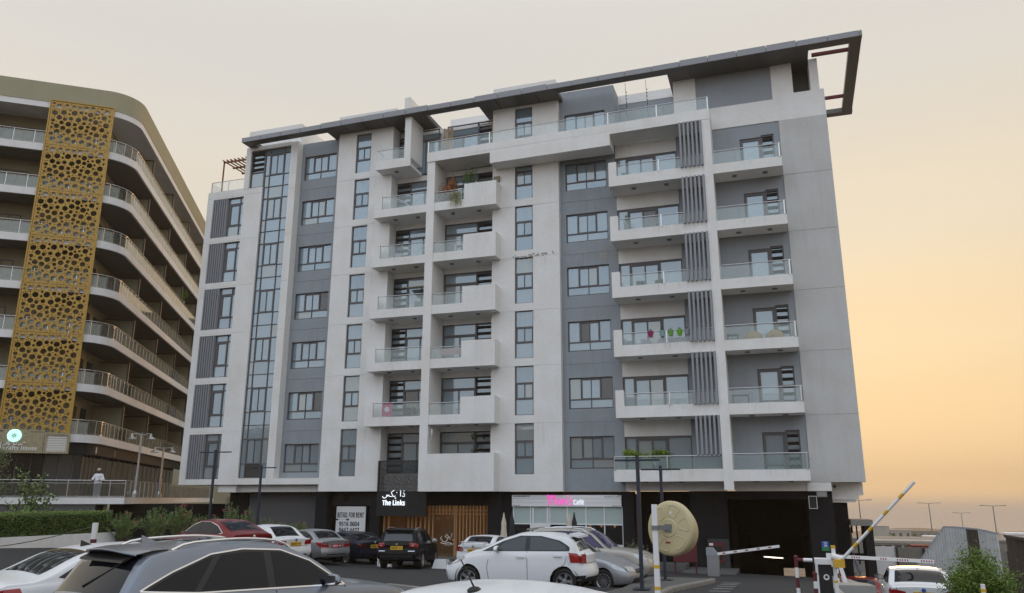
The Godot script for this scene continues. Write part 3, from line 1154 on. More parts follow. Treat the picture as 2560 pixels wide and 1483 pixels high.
	for x in [-14.68, -13.66, -12.52, -11.51, -10.45, -9.41, -8.40]:
		cf.box(x - 0.03, -0.5, -0.50, x + 0.03, 2.6, -0.42)
	cf.box(-14.68, 1.62, -0.498, -8.4, 1.68, -0.422)
	cf.box(-13.55, 1.68, -0.45, -13.45, 2.55, -0.40)
	cf.box(-12.7, 1.68, -0.45, -12.6, 2.55, -0.40)
	cf.box(-13.66, 1.3, -0.45, -12.52, 1.70, -0.40)
	cf.box(-14.68, 0.40, -0.5, -8.4, 0.60, -0.40)
	var cfo := obj("cafe_front", cf, M.white_paint, AB)
	for i in 6:
		var xa: float = [-14.65, -13.63, -12.49, -11.48, -10.42, -9.38][i]
		var xb: float = [-13.69, -12.55, -11.54, -10.48, -9.44, -8.43][i]
		var g := mb()
		g.box(xa, 0.6, -0.475, xb, 1.62, -0.465)
		obj("glass_pane", g, M.shop_glass, cfo)
		var bl := mb()
		bl.box(xa, 1.68, -0.475, xb, 2.57, -0.46)
		obj("blind", bl, M.blind, cfo)
	for x in [-10.4, -9.75, -9.0]:
		var bb := mb()
		bb.ball(Vector3(x, 1.55, -1.2), Vector3(0.06, 0.08, 0.06), 8, 6)
		obj("pendant_bulb", bb, M.bulb_warm, cfo)
	# garage
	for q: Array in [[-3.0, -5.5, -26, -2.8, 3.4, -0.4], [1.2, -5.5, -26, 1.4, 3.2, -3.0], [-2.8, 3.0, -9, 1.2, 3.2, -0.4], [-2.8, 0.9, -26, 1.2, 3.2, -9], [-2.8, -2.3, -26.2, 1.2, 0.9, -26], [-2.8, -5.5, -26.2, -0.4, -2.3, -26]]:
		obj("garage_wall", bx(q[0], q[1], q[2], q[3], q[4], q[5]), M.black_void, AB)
	var gf := mb()
	gf.hexa([Vector3(-2.8, -5.2, -26), Vector3(1.2, -5.2, -26), Vector3(1.2, -4.9, -26), Vector3(-2.8, -4.9, -26), Vector3(-2.8, -1.4, -0.4), Vector3(1.2, -1.4, -0.4), Vector3(1.2, -0.9, -0.4), Vector3(-2.8, -0.75, -0.4)])
	obj("garage_ramp", gf, M.garage_floor, AB)
	# small fittings
	var cl := mb()
	cl.box(1.62, 3.12, -0.27, 2.12, 3.46, -0.12)
	obj("floodlight", cl, M.grey_metal, AB)
	var fl2 := mb()
	fl2.box(1.65, 3.16, -0.118, 2.09, 3.43, -0.10)
	obj("floodlight_glass", fl2, M.lamp_clear, AB)
	var sp := mb()
	sp.box(1.22, 2.55, -0.26, 1.62, 3.18, -0.19)
	var spo := obj("speaker", sp, M.white_paint, AB)
	var sp2 := mb()
	sp2.box(1.25, 2.58, -0.19, 1.59, 3.15, -0.18)
	obj("grille", sp2, M.black, spo)
	var se := mb()
	se.box(-25.95, 2.9, -0.9, -25.6, 3.25, -0.8)
	obj("alarm_box", se, M.dark_wall, AB)
	var cm := mb()
	cm.tube([Vector3(-28.3, 3.42, -0.8), Vector3(-28.3, 3.2, -0.7)], 0.05)
	cm.tube([Vector3(-28.5, 3.15, -0.75), Vector3(-28.05, 3.1, -0.3)], 0.07)
	obj("camera_bracket", cm, M.black, AB)
	var cm2 := mb()
	cm2.box(2.5, 3.6, -1.09, 2.62, 3.72, -1.0)
	obj("camera_bracket", cm2, M.black, AB)
	# peeled paint under the fourth floor joint
	var r := RandomNumberGenerator.new()
	r.seed = 77
	var pe := mb()
	for i in 64:
		var onc := i < 28
		var x := r.randf_range(-14.6, -11.8) if onc else (r.randf_range(-11.4, -9.4) if i < 40 else r.randf_range(-9.5, -8.2))
		var y := 17.42 + r.randf_range(-0.12, 0.12)
		if i >= 40:
			y = 17.35 + r.randf_range(-0.65, 0.3)
		var sx := r.randf_range(0.04, 0.16)
		var sy := r.randf_range(0.025, 0.07) if i < 40 else r.randf_range(0.05, 0.16)
		var poly := PackedVector2Array()
		for k in 7:
			var a := -TAU * k / 7.0
			poly.append(Vector2(x + cos(a) * sx * r.randf_range(0.5, 1.2), y + sin(a) * sy * r.randf_range(0.5, 1.2)))
		pe.slab(poly, (0.001 if onc else -0.349), (0.004 if onc else -0.346) + i * 0.0001)
	var po := obj("peeled_paint", pe, M.concrete, AB)
	po.set_meta("kind", "stuff")

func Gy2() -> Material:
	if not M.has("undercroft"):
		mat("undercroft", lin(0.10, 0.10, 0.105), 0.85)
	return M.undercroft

# ---------------------------------------------------------------- left building (local frame: x along its front, z out of its front)
var LB: Node3D
const LK := Vector2(1.43, -0.15)
const LV := Vector2(0.12, -0.993)

func left_path(inset: float, r: float, s0 := -16.0, t1 := 36.0) -> Array:
	# front line, rounded corner, side line; returns points (x, z)
	var nv := Vector2(LV.y, -LV.x) * -1.0       # outward normal of the side (points to +x)
	if nv.x < 0: nv = -nv
	var k := LK + Vector2(0, -inset)
	# corner of the inset lines
	var side0 := LK - nv * inset
	var t := (k.y - side0.y) / LV.y
	k = Vector2(side0.x + LV.x * t, k.y)
	var rr := maxf(r - inset, 0.25)
	var ang := acos(clampf(Vector2(-1, 0).dot(LV), -1, 1))
	var tl := rr / tan(ang / 2.0)
	var p0 := k + Vector2(-tl, 0)
	var p1 := k + LV * tl
	var c := p0 + Vector2(0, -rr)
	var pts := []
	for i in 9:
		pts.append(Vector2(lerpf(s0, p0.x, i / 9.0), p0.y))
	var a0 := (p0 - c).angle()
	var a1 := (p1 - c).angle()
	for i in 13:
		var a := lerp_angle(a0, a1, i / 12.0)
		pts.append(c + Vector2(cos(a), sin(a)) * rr)
	for i in range(1, 21):
		pts.append(p1 + LV * (t1 * i / 20.0))
	return pts

func sweep(b: MB, A: Array, I: Array, y0: float, y1: float) -> void:
	# band between an outer path A and an inner path I
	for i in A.size() - 1:
		var a: Vector2 = A[i]; var c: Vector2 = A[i + 1]; var d: Vector2 = I[i]; var e: Vector2 = I[i + 1]
		var o := Vector3(a.x - d.x, 0, a.y - d.y)
		b.quad(Vector3(a.x, y0, a.y), Vector3(c.x, y0, c.y), Vector3(c.x, y1, c.y), Vector3(a.x, y1, a.y), o)
		b.quad(Vector3(d.x, y0, d.y), Vector3(e.x, y0, e.y), Vector3(e.x, y1, e.y), Vector3(d.x, y1, d.y), -o)
		b.quad(Vector3(a.x, y1, a.y), Vector3(c.x, y1, c.y), Vector3(e.x, y1, e.y), Vector3(d.x, y1, d.y), Vector3.UP)
		b.quad(Vector3(a.x, y0, a.y), Vector3(c.x, y0, c.y), Vector3(e.x, y0, e.y), Vector3(d.x, y0, d.y), Vector3.DOWN)

func path_len(P: Array) -> Array:
	var r := [0.0]
	for i in range(1, P.size()):
		r.append(r[-1] + (P[i] as Vector2).distance_to(P[i - 1]))
	return r

func path_at(P: Array, Ls: Array, s: float) -> Vector2:
	for i in range(1, P.size()):
		if s <= Ls[i]:
			return (P[i - 1] as Vector2).lerp(P[i], (s - Ls[i - 1]) / (Ls[i] - Ls[i - 1]))
	return P[-1]

func hole_panel(w: float, h: float, seed_: int, holes: Array) -> ArrayMesh:
	# perforated sheet, x 0..w, y 0..h, 4 cm thick; circles stay exact in a Delaunay triangulation
	var pts := PackedVector2Array()
	var nx := int(w / 0.13)
	var ny := int(h / 0.13)
	for i in nx + 1:
		pts.append(Vector2(w * i / nx, 0)); pts.append(Vector2(w * i / nx, h))
	for i in range(1, ny):
		pts.append(Vector2(0, h * i / ny)); pts.append(Vector2(w, h * i / ny))
	for c: Vector3 in holes:
		var n := 7 if c.z < 0.06 else (11 if c.z < 0.12 else 15)
		for i in n:
			var a := TAU * (i + 0.37 * c.x) / n
			pts.append(Vector2(c.x + cos(a) * c.z, c.y + sin(a) * c.z))
	var idx := Geometry2D.triangulate_delaunay(pts)
	var b := MB.new()
	for i in range(0, idx.size(), 3):
		var p := pts[idx[i]]; var q := pts[idx[i + 1]]; var s := pts[idx[i + 2]]
		var g := (p + q + s) / 3.0
		var inside := false
		for c: Vector3 in holes:
			if (g - Vector2(c.x, c.y)).length_squared() < c.z * c.z * 0.9999 and maxf(maxf(absf((p - Vector2(c.x, c.y)).length() - c.z), absf((q - Vector2(c.x, c.y)).length() - c.z)), absf((s - Vector2(c.x, c.y)).length() - c.z)) < 0.002:
				inside = true
				break
		if not inside:
			b.tri(Vector3(p.x, p.y, 0.02), Vector3(q.x, q.y, 0.02), Vector3(s.x, s.y, 0.02), Vector3.BACK)
			b.tri(Vector3(p.x, p.y, -0.02), Vector3(q.x, q.y, -0.02), Vector3(s.x, s.y, -0.02), Vector3.FORWARD)
	for c: Vector3 in holes:
		var n := 7 if c.z < 0.06 else (11 if c.z < 0.12 else 15)
		for i in n:
			var a := TAU * (i + 0.37 * c.x) / n
			var a2 := TAU * (i + 1 + 0.37 * c.x) / n
			var p := Vector3(c.x + cos(a) * c.z, c.y + sin(a) * c.z, 0.02)
			var q := Vector3(c.x + cos(a2) * c.z, c.y + sin(a2) * c.z, 0.02)
			b.quad(p, q, q - Vector3(0, 0, 0.04), p - Vector3(0, 0, 0.04), Vector3(c.x, c.y, 0) - p)
	return b.mesh()

func build_left() -> void:
	var at := Vector3(-42.417, 0, 4.995)
	LB = thing("balcony_building", "olive and white block with rounded corner balconies and a gold perforated screen", "building", at)
	LB.rotation.y = atan2(0.59763, 0.80178)
	off = Vector3.ZERO
	var P0 := left_path(0.0, 2.2)
	var lens := path_len(P0)
	# top band and its white strip
	var b := mb()
	sweep(b, left_path(-0.03, 2.2), left_path(0.4, 2.2), 29.42, 30.86)
	sweep(b, left_path(0.4, 2.2), left_path(9.0, 2.2), 29.5, 29.9)
	obj("parapet", b, M.olive_wall, LB)
	b = mb()
	sweep(b, P0, left_path(0.3, 2.2), 29.0, 29.418)
	sweep(b, left_path(0.3, 2.2), left_path(2.6, 2.2), 29.1, 29.4)
	obj("slab_edge", b, M.offwhite_edge, LB)
	# body
	b = mb()
	sweep(b, left_path(2.3, 2.2), left_path(8.0, 2.2), 6.3, 29.4)
	var body := obj("wall", b, M.cream_wall, LB)
	var PI_ := left_path(2.3, 2.2)
	var li := path_len(PI_)
	var corner := li[8] as float
	for k in 7:
		var y := 25.82 - 3.228 * k
		b = mb()
		sweep(b, P0, left_path(0.14, 2.2), y, y + 0.5)
		obj("slab_edge", b, M.offwhite_edge, LB)
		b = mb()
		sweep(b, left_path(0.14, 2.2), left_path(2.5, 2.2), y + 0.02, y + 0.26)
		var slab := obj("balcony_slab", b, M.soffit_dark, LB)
		# railing
		var Pr := left_path(0.07, 2.2)
		var lr := path_len(Pr)
		var rl := mb()
		var pts := []
		var tot: float = lr[-1]
		var rail := mb()
		for i in Pr.size():
			pts.append(Vector3(Pr[i].x, y + 1.42, Pr[i].y))
		rail.tube(pts.slice(3), 0.03, -1, 6)
		var r := obj("railing", rail, M.steel, LB)
		var s := 16.0 - 8.4
		while s < 16.0 + 30.0:
			var step := 1.25 if s < 15.0 else (0.62 if s < 20.0 else 1.0)
			var a := path_at(Pr, lr, s)
			var c := path_at(Pr, lr, s + step - 0.03)
			var dirn := (c - a).normalized()
			var nn := Vector2(-dirn.y, dirn.x) * 0.006
			var g := mb()
			g.hexa([Vector3(a.x - nn.x, y + 0.53, a.y - nn.y), Vector3(c.x - nn.x, y + 0.53, c.y - nn.y), Vector3(c.x - nn.x, y + 1.28, c.y - nn.y), Vector3(a.x - nn.x, y + 1.28, a.y - nn.y), Vector3(a.x + nn.x, y + 0.53, a.y + nn.y), Vector3(c.x + nn.x, y + 0.53, c.y + nn.y), Vector3(c.x + nn.x, y + 1.28, c.y + nn.y), Vector3(a.x + nn.x, y + 1.28, a.y + nn.y)])
			obj("glass_pane", g, M.rail_glass_dark if s > 16.8 else M.rail_glass, r)
			var po := mb()
			po.obox(Vector3(a.x, y + 0.92, a.y), Vector3(dirn.x, 0, dirn.y) * 0.018, Vector3(0, 0.5, 0), Vector3(-dirn.y, 0, dirn.x) * 0.018)
			obj("post", po, M.steel, r)
			s += step
		var lower := mb()
		for yy in [y + 0.56, y + 1.29]:
			var q := []
			for i in Pr.size():
				q.append(Vector3(Pr[i].x, yy, Pr[i].y))
			lower.tube(q.slice(3), 0.014, -1, 4)
		obj("rail_bar", lower, M.steel, r)
		# front doors and partitions
		for x in [-3.2, -6.3, -11.0]:
			window(x - 1.05, y + 0.3, x + 1.05, y + 2.45, -2.42, [[.04, .03, .33, .96], [.35, .03, .65, .96], [.67, .03, .96, .96]], LB, "balcony_door")
		for x in [-8.0]:
			var pt := mb()
			pt.box(x - 0.06, y + 0.26, -2.45, x + 0.06, y + 3.2, -0.35)
			obj("partition", pt, M.fin_grey, LB)
		# side doors and partitions
		for t in [2.2, 4.2, 8.6, 11.4, 16.0, 18.8, 23.4, 26.2]:
			var p: Vector2 = path_at(PI_, li, corner + 0.2 + t)
			var nv := Vector2(0.993, 0.12)
			var d := mb()
			d.obox(Vector3(p.x, y + 1.4, p.y) + Vector3(nv.x, 0, nv.y) * 0.01, Vector3(LV.x, 0, LV.y) * (0.55 if int(t) % 2 == 0 else 0.4), Vector3(0, 1.15, 0), Vector3(nv.x, 0, nv.y) * 0.04)
			obj("balcony_door", d, M.glass_3, LB)
		for t in [6.5, 13.8, 21.0, 28.0]:
			var p: Vector2 = path_at(PI_, li, corner + 0.2 + t)
			var nv := Vector2(0.993, 0.12)
			var q := p + nv * 1.0
			var d := mb()
			d.obox(Vector3(q.x, y + 1.62, q.y), Vector3(LV.x, 0, LV.y) * 0.05, Vector3(0, 1.36, 0), Vector3(nv.x, 0, nv.y) * 0.95)
			var part := obj("partition", d, M.olive_wall, LB)
			var e := mb()
			var q2 := p + nv * 1.98
			e.obox(Vector3(q2.x, y + 1.62, q2.y), Vector3(LV.x, 0, LV.y) * 0.07, Vector3(0, 1.36, 0), Vector3(nv.x, 0, nv.y) * 0.06)
			e.obox(Vector3(q.x, y + 2.98, q.y), Vector3(LV.x, 0, LV.y) * 0.07, Vector3(0, 0.05, 0), Vector3(nv.x, 0, nv.y) * 1.0)
			obj("frame", e, M.frame, part)
		# wall lamp near the corner
		var lp := path_at(PI_, li, corner + 1.4)
		var lb := mb()
		lb.box(lp.x - 0.05, y + 1.9, lp.y - 0.08, lp.x + 0.14, y + 2.15, lp.y + 0.08)
		obj("wall_lamp", lb, M.grey_metal, LB)
	# gold perforated screen: one pattern, seven panels
	var r2 := RandomNumberGenerator.new()
	r2.seed = 2024
	var holes := []
	var w := 3.82
	var h := 3.20
	for cls: Array in [[0.185, 34, 0.05], [0.135, 34, 0.045], [0.085, 40, 0.04], [0.042, 120, 0.03]]:
		var tries := 0
		var n := 0
		while n < cls[1] and tries < 1500:
			tries += 1
			var rad: float = cls[0] * r2.randf_range(0.92, 1.05)
			var c := Vector2(r2.randf_range(rad + 0.07, w - rad - 0.07), r2.randf_range(rad + 0.06, h - rad - 0.06))
			var ok := true
			for q: Vector3 in holes:
				if c.distance_to(Vector2(q.x, q.y)) < rad + q.z + cls[2]:
					ok = false
					break
			if ok:
				holes.append(Vector3(c.x, c.y, rad))
				n += 1
	var pm := hole_panel(w, h, 1, holes)
	var gs := mb()
	gs.box(-3.98, 6.9, -0.06, -3.90, 29.55, 0.06)
	gs.box(-0.06, 6.9, -0.06, 0.02, 29.55, 0.06)
	gs.box(-3.98, 29.49, -0.061, 0.02, 29.56, 0.061)
	var screen := obj("perforated_screen", gs, M.gold, LB)
	for k in 7:
		var o := obj("panel", pm, M.gold, screen)
		o.position = Vector3(-3.89, 29.48 - 3.235 * (k + 1) + 0.02, 0)
	# struts holding the screen
	var st := mb()
	for k in 7:
		var y := 25.82 - 3.228 * k
		for x in [-3.2, -0.7]:
			st.box(x - 0.04, y + 0.1, -0.16, x + 0.04, y + 0.3, -0.03)
	obj("bracket", st, M.steel_dull, LB)
	# ---- shop storey
	b = mb()
	sweep(b, left_path(0.35, 2.2), left_path(0.6, 2.2), 5.75, 6.45)
	obj("dark_fascia", b, M.dark_panel, LB)
	var Pg := left_path(1.1, 2.2)
	var lg := path_len(Pg)
	b = mb()
	sweep(b, left_path(3.2, 2.2), left_path(8.0, 2.2), 3.0, 6.3)
	sweep(b, left_path(0.6, 2.2), left_path(3.3, 2.2), 6.3, 6.44)
	obj("shop_back", b, M.dark_wall, LB)
	var front := mb()
	sweep(front, left_path(1.06, 2.2), left_path(1.14, 2.2), 3.05, 3.15)
	var sf := obj("shop_front", front, M.frame, LB)
	var s := 5.0
	while s < 44.0:
		var step := 2.0 if s < 13.0 else (0.8 if s < 19.0 else 1.5)
		var a := path_at(Pg, lg, s)
		var c := path_at(Pg, lg, s + step - 0.05)
		var dirn := (c - a).normalized()
		var g := mb()
		g.obox(Vector3((a.x + c.x) / 2, 4.5, (a.y + c.y) / 2), Vector3(dirn.x, 0, dirn.y) * a.distance_to(c) / 2, Vector3(0, 1.35, 0), Vector3(-dirn.y, 0, dirn.x) * 0.008)
		obj("glass_pane", g, M.shop_glass if s < 14.5 else M.glass_3, sf)
		var mu := mb()
		mu.obox(Vector3(a.x, 4.5, a.y), Vector3(dirn.x, 0, dirn.y) * 0.03, Vector3(0, 1.35, 0), Vector3(-dirn.y, 0, dirn.x) * 0.04)
		obj("mullion", mu, M.frame, sf)
		s += step
	for q: Array in [[-7.5, -2.0], [-6.2, -2.4], [-4.4, -1.9], [-1.9, -2.3], [-0.6, -1.8], [0.0, -2.4]]:
		var cl := mb()
		cl.lathe([Vector2(0, 0), Vector2(.09, 0)], 10, Transform3D(Basis(), Vector3(q[0], 6.28, q[1])))
		obj("ceiling_light", cl, M.tube_white, LB)
	# two little wall lights and projecting bracket on the dark fascia
	for t in [4.6, 8.8]:
		var p: Vector2 = path_at(left_path(0.35, 2.2), path_len(left_path(0.35, 2.2)), corner + t)
		var e := mb()
		e.box(p.x, 5.85, p.y - 0.08, p.x + 0.06, 6.25, p.y + 0.08)
		obj("wall_lamp", e, M.steel, LB)
	# ---- terrace deck
	b = mb()
	var nv2 := Vector2(0.993, 0.12)
	var tc := Vector2(3.72, 0.72)
	var far := tc + LV * 34.0
	b.prism(PackedVector2Array([Vector2(-18, 0.72), tc, far, far - nv2 * 6.0, Vector2(0, -3.4), Vector2(-18, -3.4)]), 2.66, 3.05)
	var deck := obj("terrace", b, M.offwhite_edge, LB)
	b = mb()
	b.box(-18, -1.0, 0.35, 2.1, 2.655, 0.6)
	b.box(1.95, -1, -4, 2.1, 2.655, 0.35)
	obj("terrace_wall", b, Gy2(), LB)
	b = mb()
	b.box(2.4, -1, -3.2, 14, 2.655, -3.0)
	obj("terrace_wall", b, M.dark_wall, LB)
	b = mb()
	b.box(2.5, 0.5, -0.6, 2.56, 2.655, 0.1)
	b.box(2.7, 1.9, -0.4, 3.0, 2.3, -0.1)
	obj("pipe_unit", b, M.grey_metal, LB)
	var rb := mb()
	var ty := 4.08
	var q := [Vector3(-16, ty, 0.66), Vector3(tc.x - 0.06, ty, 0.66), Vector3((far - nv2 * .06).x, ty, (far - nv2 * .06).y)]
	rb.tube([q[0], q[1]], 0.032, -1, 6)
	rb.tube([q[1], q[2]], 0.032, -1, 6)
	rb.tube([q[0] - Vector3(0, .17, 0), q[1] - Vector3(0, .17, 0)], 0.016, -1, 5)
	rb.tube([q[0] - Vector3(0, .96, 0), q[1] - Vector3(0, .96, 0)], 0.016, -1, 5)
	var rl := obj("terrace_railing", rb, M.steel, LB)
	for i in 7:
		var x := -11.3 + i * 2.35
		var pb := mb()
		pb.box(x - 0.03, 3.05, 0.63, x + 0.03, ty, 0.69)
		obj("post", pb, M.steel, rl)
		var g := mb()
		g.box(x + 0.06, 3.12, 0.655, x + 2.29 if x + 2.29 < tc.x - 0.1 else tc.x - 0.1, ty - 0.19, 0.665)
		obj("glass_pane", g, M.rail_glass_dark, rl)
	for i in 26:
		var p := tc - nv2 * 0.06 + LV * (0.1 + i * 1.2)
		var p2 := tc - nv2 * 0.06 + LV * (0.1 + i * 1.2 + 1.12)
		var pb := mb()
		pb.obox(Vector3(p.x, 3.5, p.y), Vector3(0.03, 0, 0), Vector3(0, 0.57, 0), Vector3(0, 0, 0.025))
		obj("post", pb, M.steel_dull, rl)
		var g := mb()
		g.obox(Vector3((p.x + p2.x) / 2, 3.5, (p.y + p2.y) / 2), Vector3(LV.x, 0, LV.y) * 0.54, Vector3(0, 0.45, 0), Vector3(nv2.x, 0, nv2.y) * 0.006)
		obj("glass_pane", g, M.rail_glass_dark, rl)
	# ---- sign boards
	build_craft_sign()

func left_world(p: Vector3) -> Vector3:
	return LB.position + LB.basis * p

func build_craft_sign() -> void:
	var root := thing("shop_sign", "pale wood shop sign with round lit emblem above the terrace shop", "sign", left_world(Vector3(-3.2, 5.7, 0.2)))
	root.rotation = LB.rotation
	off = Vector3(-3.2, 5.7, 0.2)
	obj("board", bx(-6.0, 5.70, 0.06, -1.32, 7.12, 0.22), M.sign_cream, root)
	var e := mb()
	e.lathe([Vector2(0, 0.05), Vector2(0.36, 0.05), Vector2(0.40, 0.0), Vector2(0.40, -0.03)], 28, Transform3D(Basis(Vector3.RIGHT, PI / 2), Vector3(-2.95, 6.74, 0.235)))
	var em := obj("emblem", e, M.emblem_white, root)
	var ry := mb()
	for i in 8:
		var a := TAU * i / 8
		ry.tube([Vector3(-2.95 + cos(a) * 0.04, 6.74 + sin(a) * 0.04, 0.295), Vector3(-2.95 + cos(a) * 0.19, 6.74 + sin(a) * 0.19, 0.295)], 0.022, 0.012, 4)
	obj("star", ry, M.green_sign, em)
	text_fit("Handicrafts House", -4.30, -1.62, 5.86, 0.27, 0.24, M.white_paint, root)
	arabic([[[0, .0], [.0, .45], [-.14, .0], [-.3, .0]], [[.42, .28], [.48, .1], [.38, 0], [.22, 0.0]], [[.78, .15], [.72, .0], [.62, -.12]], [[.60, 0], [.60, .5]], [[1.5, .3], [1.45, .05], [1.3, 0], [1.15, .0], [1.15, .45]], [[1.9, .12], [1.8, .0], [1.6, .0]], [[2.3, .2], [2.1, .25], [2.0, .12], [2.1, 0], [1.9, 0]]], Vector3(-3.55, 6.18, 0.235), 0.55, root, M.white_paint)
	var small := mb()
	small.box(-2.1, 6.98, 0.222, -1.42, 7.01, 0.226)
	small.box(-4.3, 6.98, 0.222, -3.6, 7.01, 0.226)
	obj("small_print", small, M.black, root)
	var r2 := thing("lattice_sign", "square pale lattice panel in a wood frame beside the craft shop sign", "sign", left_world(Vector3(-0.6, 5.7, 0.15)))
	r2.rotation = LB.rotation
	off = Vector3(-0.6, 5.7, 0.15)
	var fr := mb()
	fr.box(-1.3, 5.70, 0.05, 0.1, 5.82, 0.2)
	fr.box(-1.3, 6.85, 0.05, 0.1, 6.98, 0.2)
	fr.box(-1.3, 5.82, 0.05, -1.2, 6.85, 0.2)
	fr.box(-0.02, 5.82, 0.05, 0.1, 6.85, 0.2)
	obj("frame", fr, M.sign_cream, r2)
	obj("backing", bx(-1.2, 5.82, 0.05, -0.02, 6.85, 0.1), M.offwhite_edge, r2)
	var la := mb()
	for i in 8:
		for j in 7:
			var c := Vector3(-1.13 + i * 0.148, 5.90 + j * 0.145, 0.11)
			la.obox(c, Vector3(0.05, 0.02, 0), Vector3(-0.008, 0.02, 0), Vector3(0, 0, 0.012))
	var lo := obj("lattice", la, M.sign_cream, r2)
	lo.set_meta("kind", "stuff")

# flat lettering; align 2 = ends at x, 1 = centred, 0 = starts at x
func text(s: String, size: float, at: Vector3, m: Material, parent: Node3D, align := 0, called := "letters", bold := false, depth := 0.03) -> MeshInstance3D:
	var t := TextMesh.new()
	var f := SystemFont.new()
	f.font_names = PackedStringArray(["Droid Sans"])
	if bold:
		f.font_weight = 700
	t.font = f
	t.text = s
	t.font_size = 64
	t.pixel_size = size / 64.0
	t.depth = depth
	t.horizontal_alignment = [HORIZONTAL_ALIGNMENT_LEFT, HORIZONTAL_ALIGNMENT_CENTER, HORIZONTAL_ALIGNMENT_RIGHT][align]
	t.vertical_alignment = VERTICAL_ALIGNMENT_BOTTOM
	var o := obj(called, t, m, parent)
	o.position = at - off
	return o

# lettering that fills x0..x1 with its lowest point at y0 and the height h
func text_fit(s: String, x0: float, x1: float, y0: float, h: float, z: float, m: Material, parent: Node3D, bold := true, depth := 0.02) -> MeshInstance3D:
	var o := text(s, 1.0, off, m, parent, 0, "letters", bold, depth)
	var bb: AABB = o.mesh.get_aabb()
	var kx := (x1 - x0) / bb.size.x
	var ky := h / bb.size.y
	o.scale = Vector3(kx, ky, 1)
	o.position = Vector3(x0 - bb.position.x * kx, y0 - bb.position.y * ky, z) - off
	return o

# script lettering drawn as strokes (x to the right, y up)
func arabic(strokes: Array, at: Vector3, k: float, parent: Node3D, m: Material, r := 0.035, called := "letters") -> MeshInstance3D:
	var b := mb()
	for s: Array in strokes:
		var p := []
		for q: Array in s:
			p.append(at + Vector3(q[0] * k, q[1] * k, 0))
		if p.size() == 1:
			b.ball(p[0], Vector3(r * 1.3, r * 1.3, 0.02), 6, 4)
		else:
			b.tube(p, r, -1, 5)
	return obj(called, b, m, parent)

# ---------------------------------------------------------------- cars
# local frame: x along the car from nose (0) to tail (L), y up, z to the car's right.  node frame: nose looks along -Z
class Shape:
	var L: float
	var W: float
	var top: Array      # [x, y] centre line of the upper surface
	var belt: Array     # [x, y] shoulder line
	var bot: Array      # [x, y] underside
	var plan: Array     # [x, share of half width]
	var nose: Array     # [y, inset] front face profile
	var tail: Array     # [y, inset] rear face profile
	var tumble := 0.34
	var cF := 0.16
	var cR := 0.10
	var crown := 0.035

	static func curve(x: float, p: Array) -> float:
		# monotone-ish smooth interpolation
		if x <= p[0][0]: return p[0][1]
		for i in range(1, p.size()):
			if x <= p[i][0]:
				var a: float = p[i - 1][1]; var b: float = p[i][1]
				var h: float = p[i][0] - p[i - 1][0]
				var d := (b - a) / h
				var m0 := d
				var m1 := d
				if i > 1:
					var d0: float = (a - p[i - 2][1]) / (p[i - 1][0] - p[i - 2][0])
					m0 = 0.0 if d0 * d <= 0.0 else 2.0 * d0 * d / (d0 + d)
				if i < p.size() - 1:
					var d1: float = (p[i + 1][1] - b) / (p[i + 1][0] - p[i][0])
					m1 = 0.0 if d1 * d <= 0.0 else 2.0 * d1 * d / (d1 + d)
				var t: float = (x - p[i - 1][0]) / h
				var t2 := t * t
				var t3 := t2 * t
				return a * (2 * t3 - 3 * t2 + 1) + h * m0 * (t3 - 2 * t2 + t) + b * (-2 * t3 + 3 * t2) + h * m1 * (t3 - t2)
		return p[-1][1]

	func section(x: float) -> PackedVector2Array:   # (z, y), from below to the top centre
		var w := W / 2.0 * curve(x, plan)
		var yt := curve(x, top)
		var yb := curve(x, bot)
		var ys := minf(curve(x, belt), yt - 0.02)
		var r := PackedVector2Array()
		r.append(Vector2(0, yb)); r.append(Vector2(w * 0.6, yb)); r.append(Vector2(w * 0.93, yb + 0.01))
		var hs := [0.05, 0.16, 0.28, 0.4, 0.52, 0.64, 0.76, 0.88, 0.96]
		for t: float in hs:
			var z := w * (0.955 + 0.045 * sin(PI * clampf(t * 1.08, 0, 1)) ** 0.6)
			if t > 0.85:
				z = w * lerpf(0.985, 0.955, (t - 0.85) / 0.15)
			r.append(Vector2(z, lerpf(yb, ys, t)))
		r.append(Vector2(w * 0.945, ys))
		var gh := maxf(0.0, yt - 0.055 - ys)
		var wt := w * 0.935 - tumble * gh
		for t: float in [0.12, 0.34, 0.56, 0.78, 1.0]:
			var z := lerpf(w * 0.935, wt, t) + 0.025 * gh * sin(PI * t)
			r.append(Vector2(z, ys + 0.005 + gh * t))
		var ye := ys + 0.005 + gh
		for q: Array in [[0.97, 0.42], [0.90, 0.68]]:
			r.append(Vector2(wt * q[0], lerpf(ye, yt - crown, q[1])))
		for q: float in [0.75, 0.5, 0.25, 0.0]:
			r.append(Vector2(wt * q, maxf(ye, yt - crown) + (yt - maxf(ye, yt - crown)) * (1.0 - q * q / 0.81)))
		return r

	func side_z(x: float, y: float) -> float:
		var s := section(x)
		for i in range(2, s.size() - 1):
			if s[i + 1].y >= y and s[i + 1].y > s[i].y:
				return lerpf(s[i].x, s[i + 1].x, clampf((y - s[i].y) / (s[i + 1].y - s[i].y), 0, 1))
		return s[-5].x

	func top_y(x: float, z: float) -> float:
		var s := section(x)
		var az := absf(z)
		for i in range(s.size() - 1, 4, -1):
			if s[i - 1].x >= az:
				var d := s[i - 1].x - s[i].x
				return lerpf(s[i].y, s[i - 1].y, clampf((az - s[i].x) / maxf(d, 1e-5), 0, 1))
		return s[12].y

	# to node coordinates, with rounded nose and tail
	func place(x: float, y: float, z: float) -> Vector3:
		var q := z / (W / 2.0)
		var f := 1.0 - smoothstep(0.0, 0.9, x)
		var r := smoothstep(L - 0.7, L, x)
		var px := x + f * (cF * q * q + curve(y, nose)) - r * (cR * q * q + curve(y, tail))
		return Vector3(z, y, px - L / 2.0)

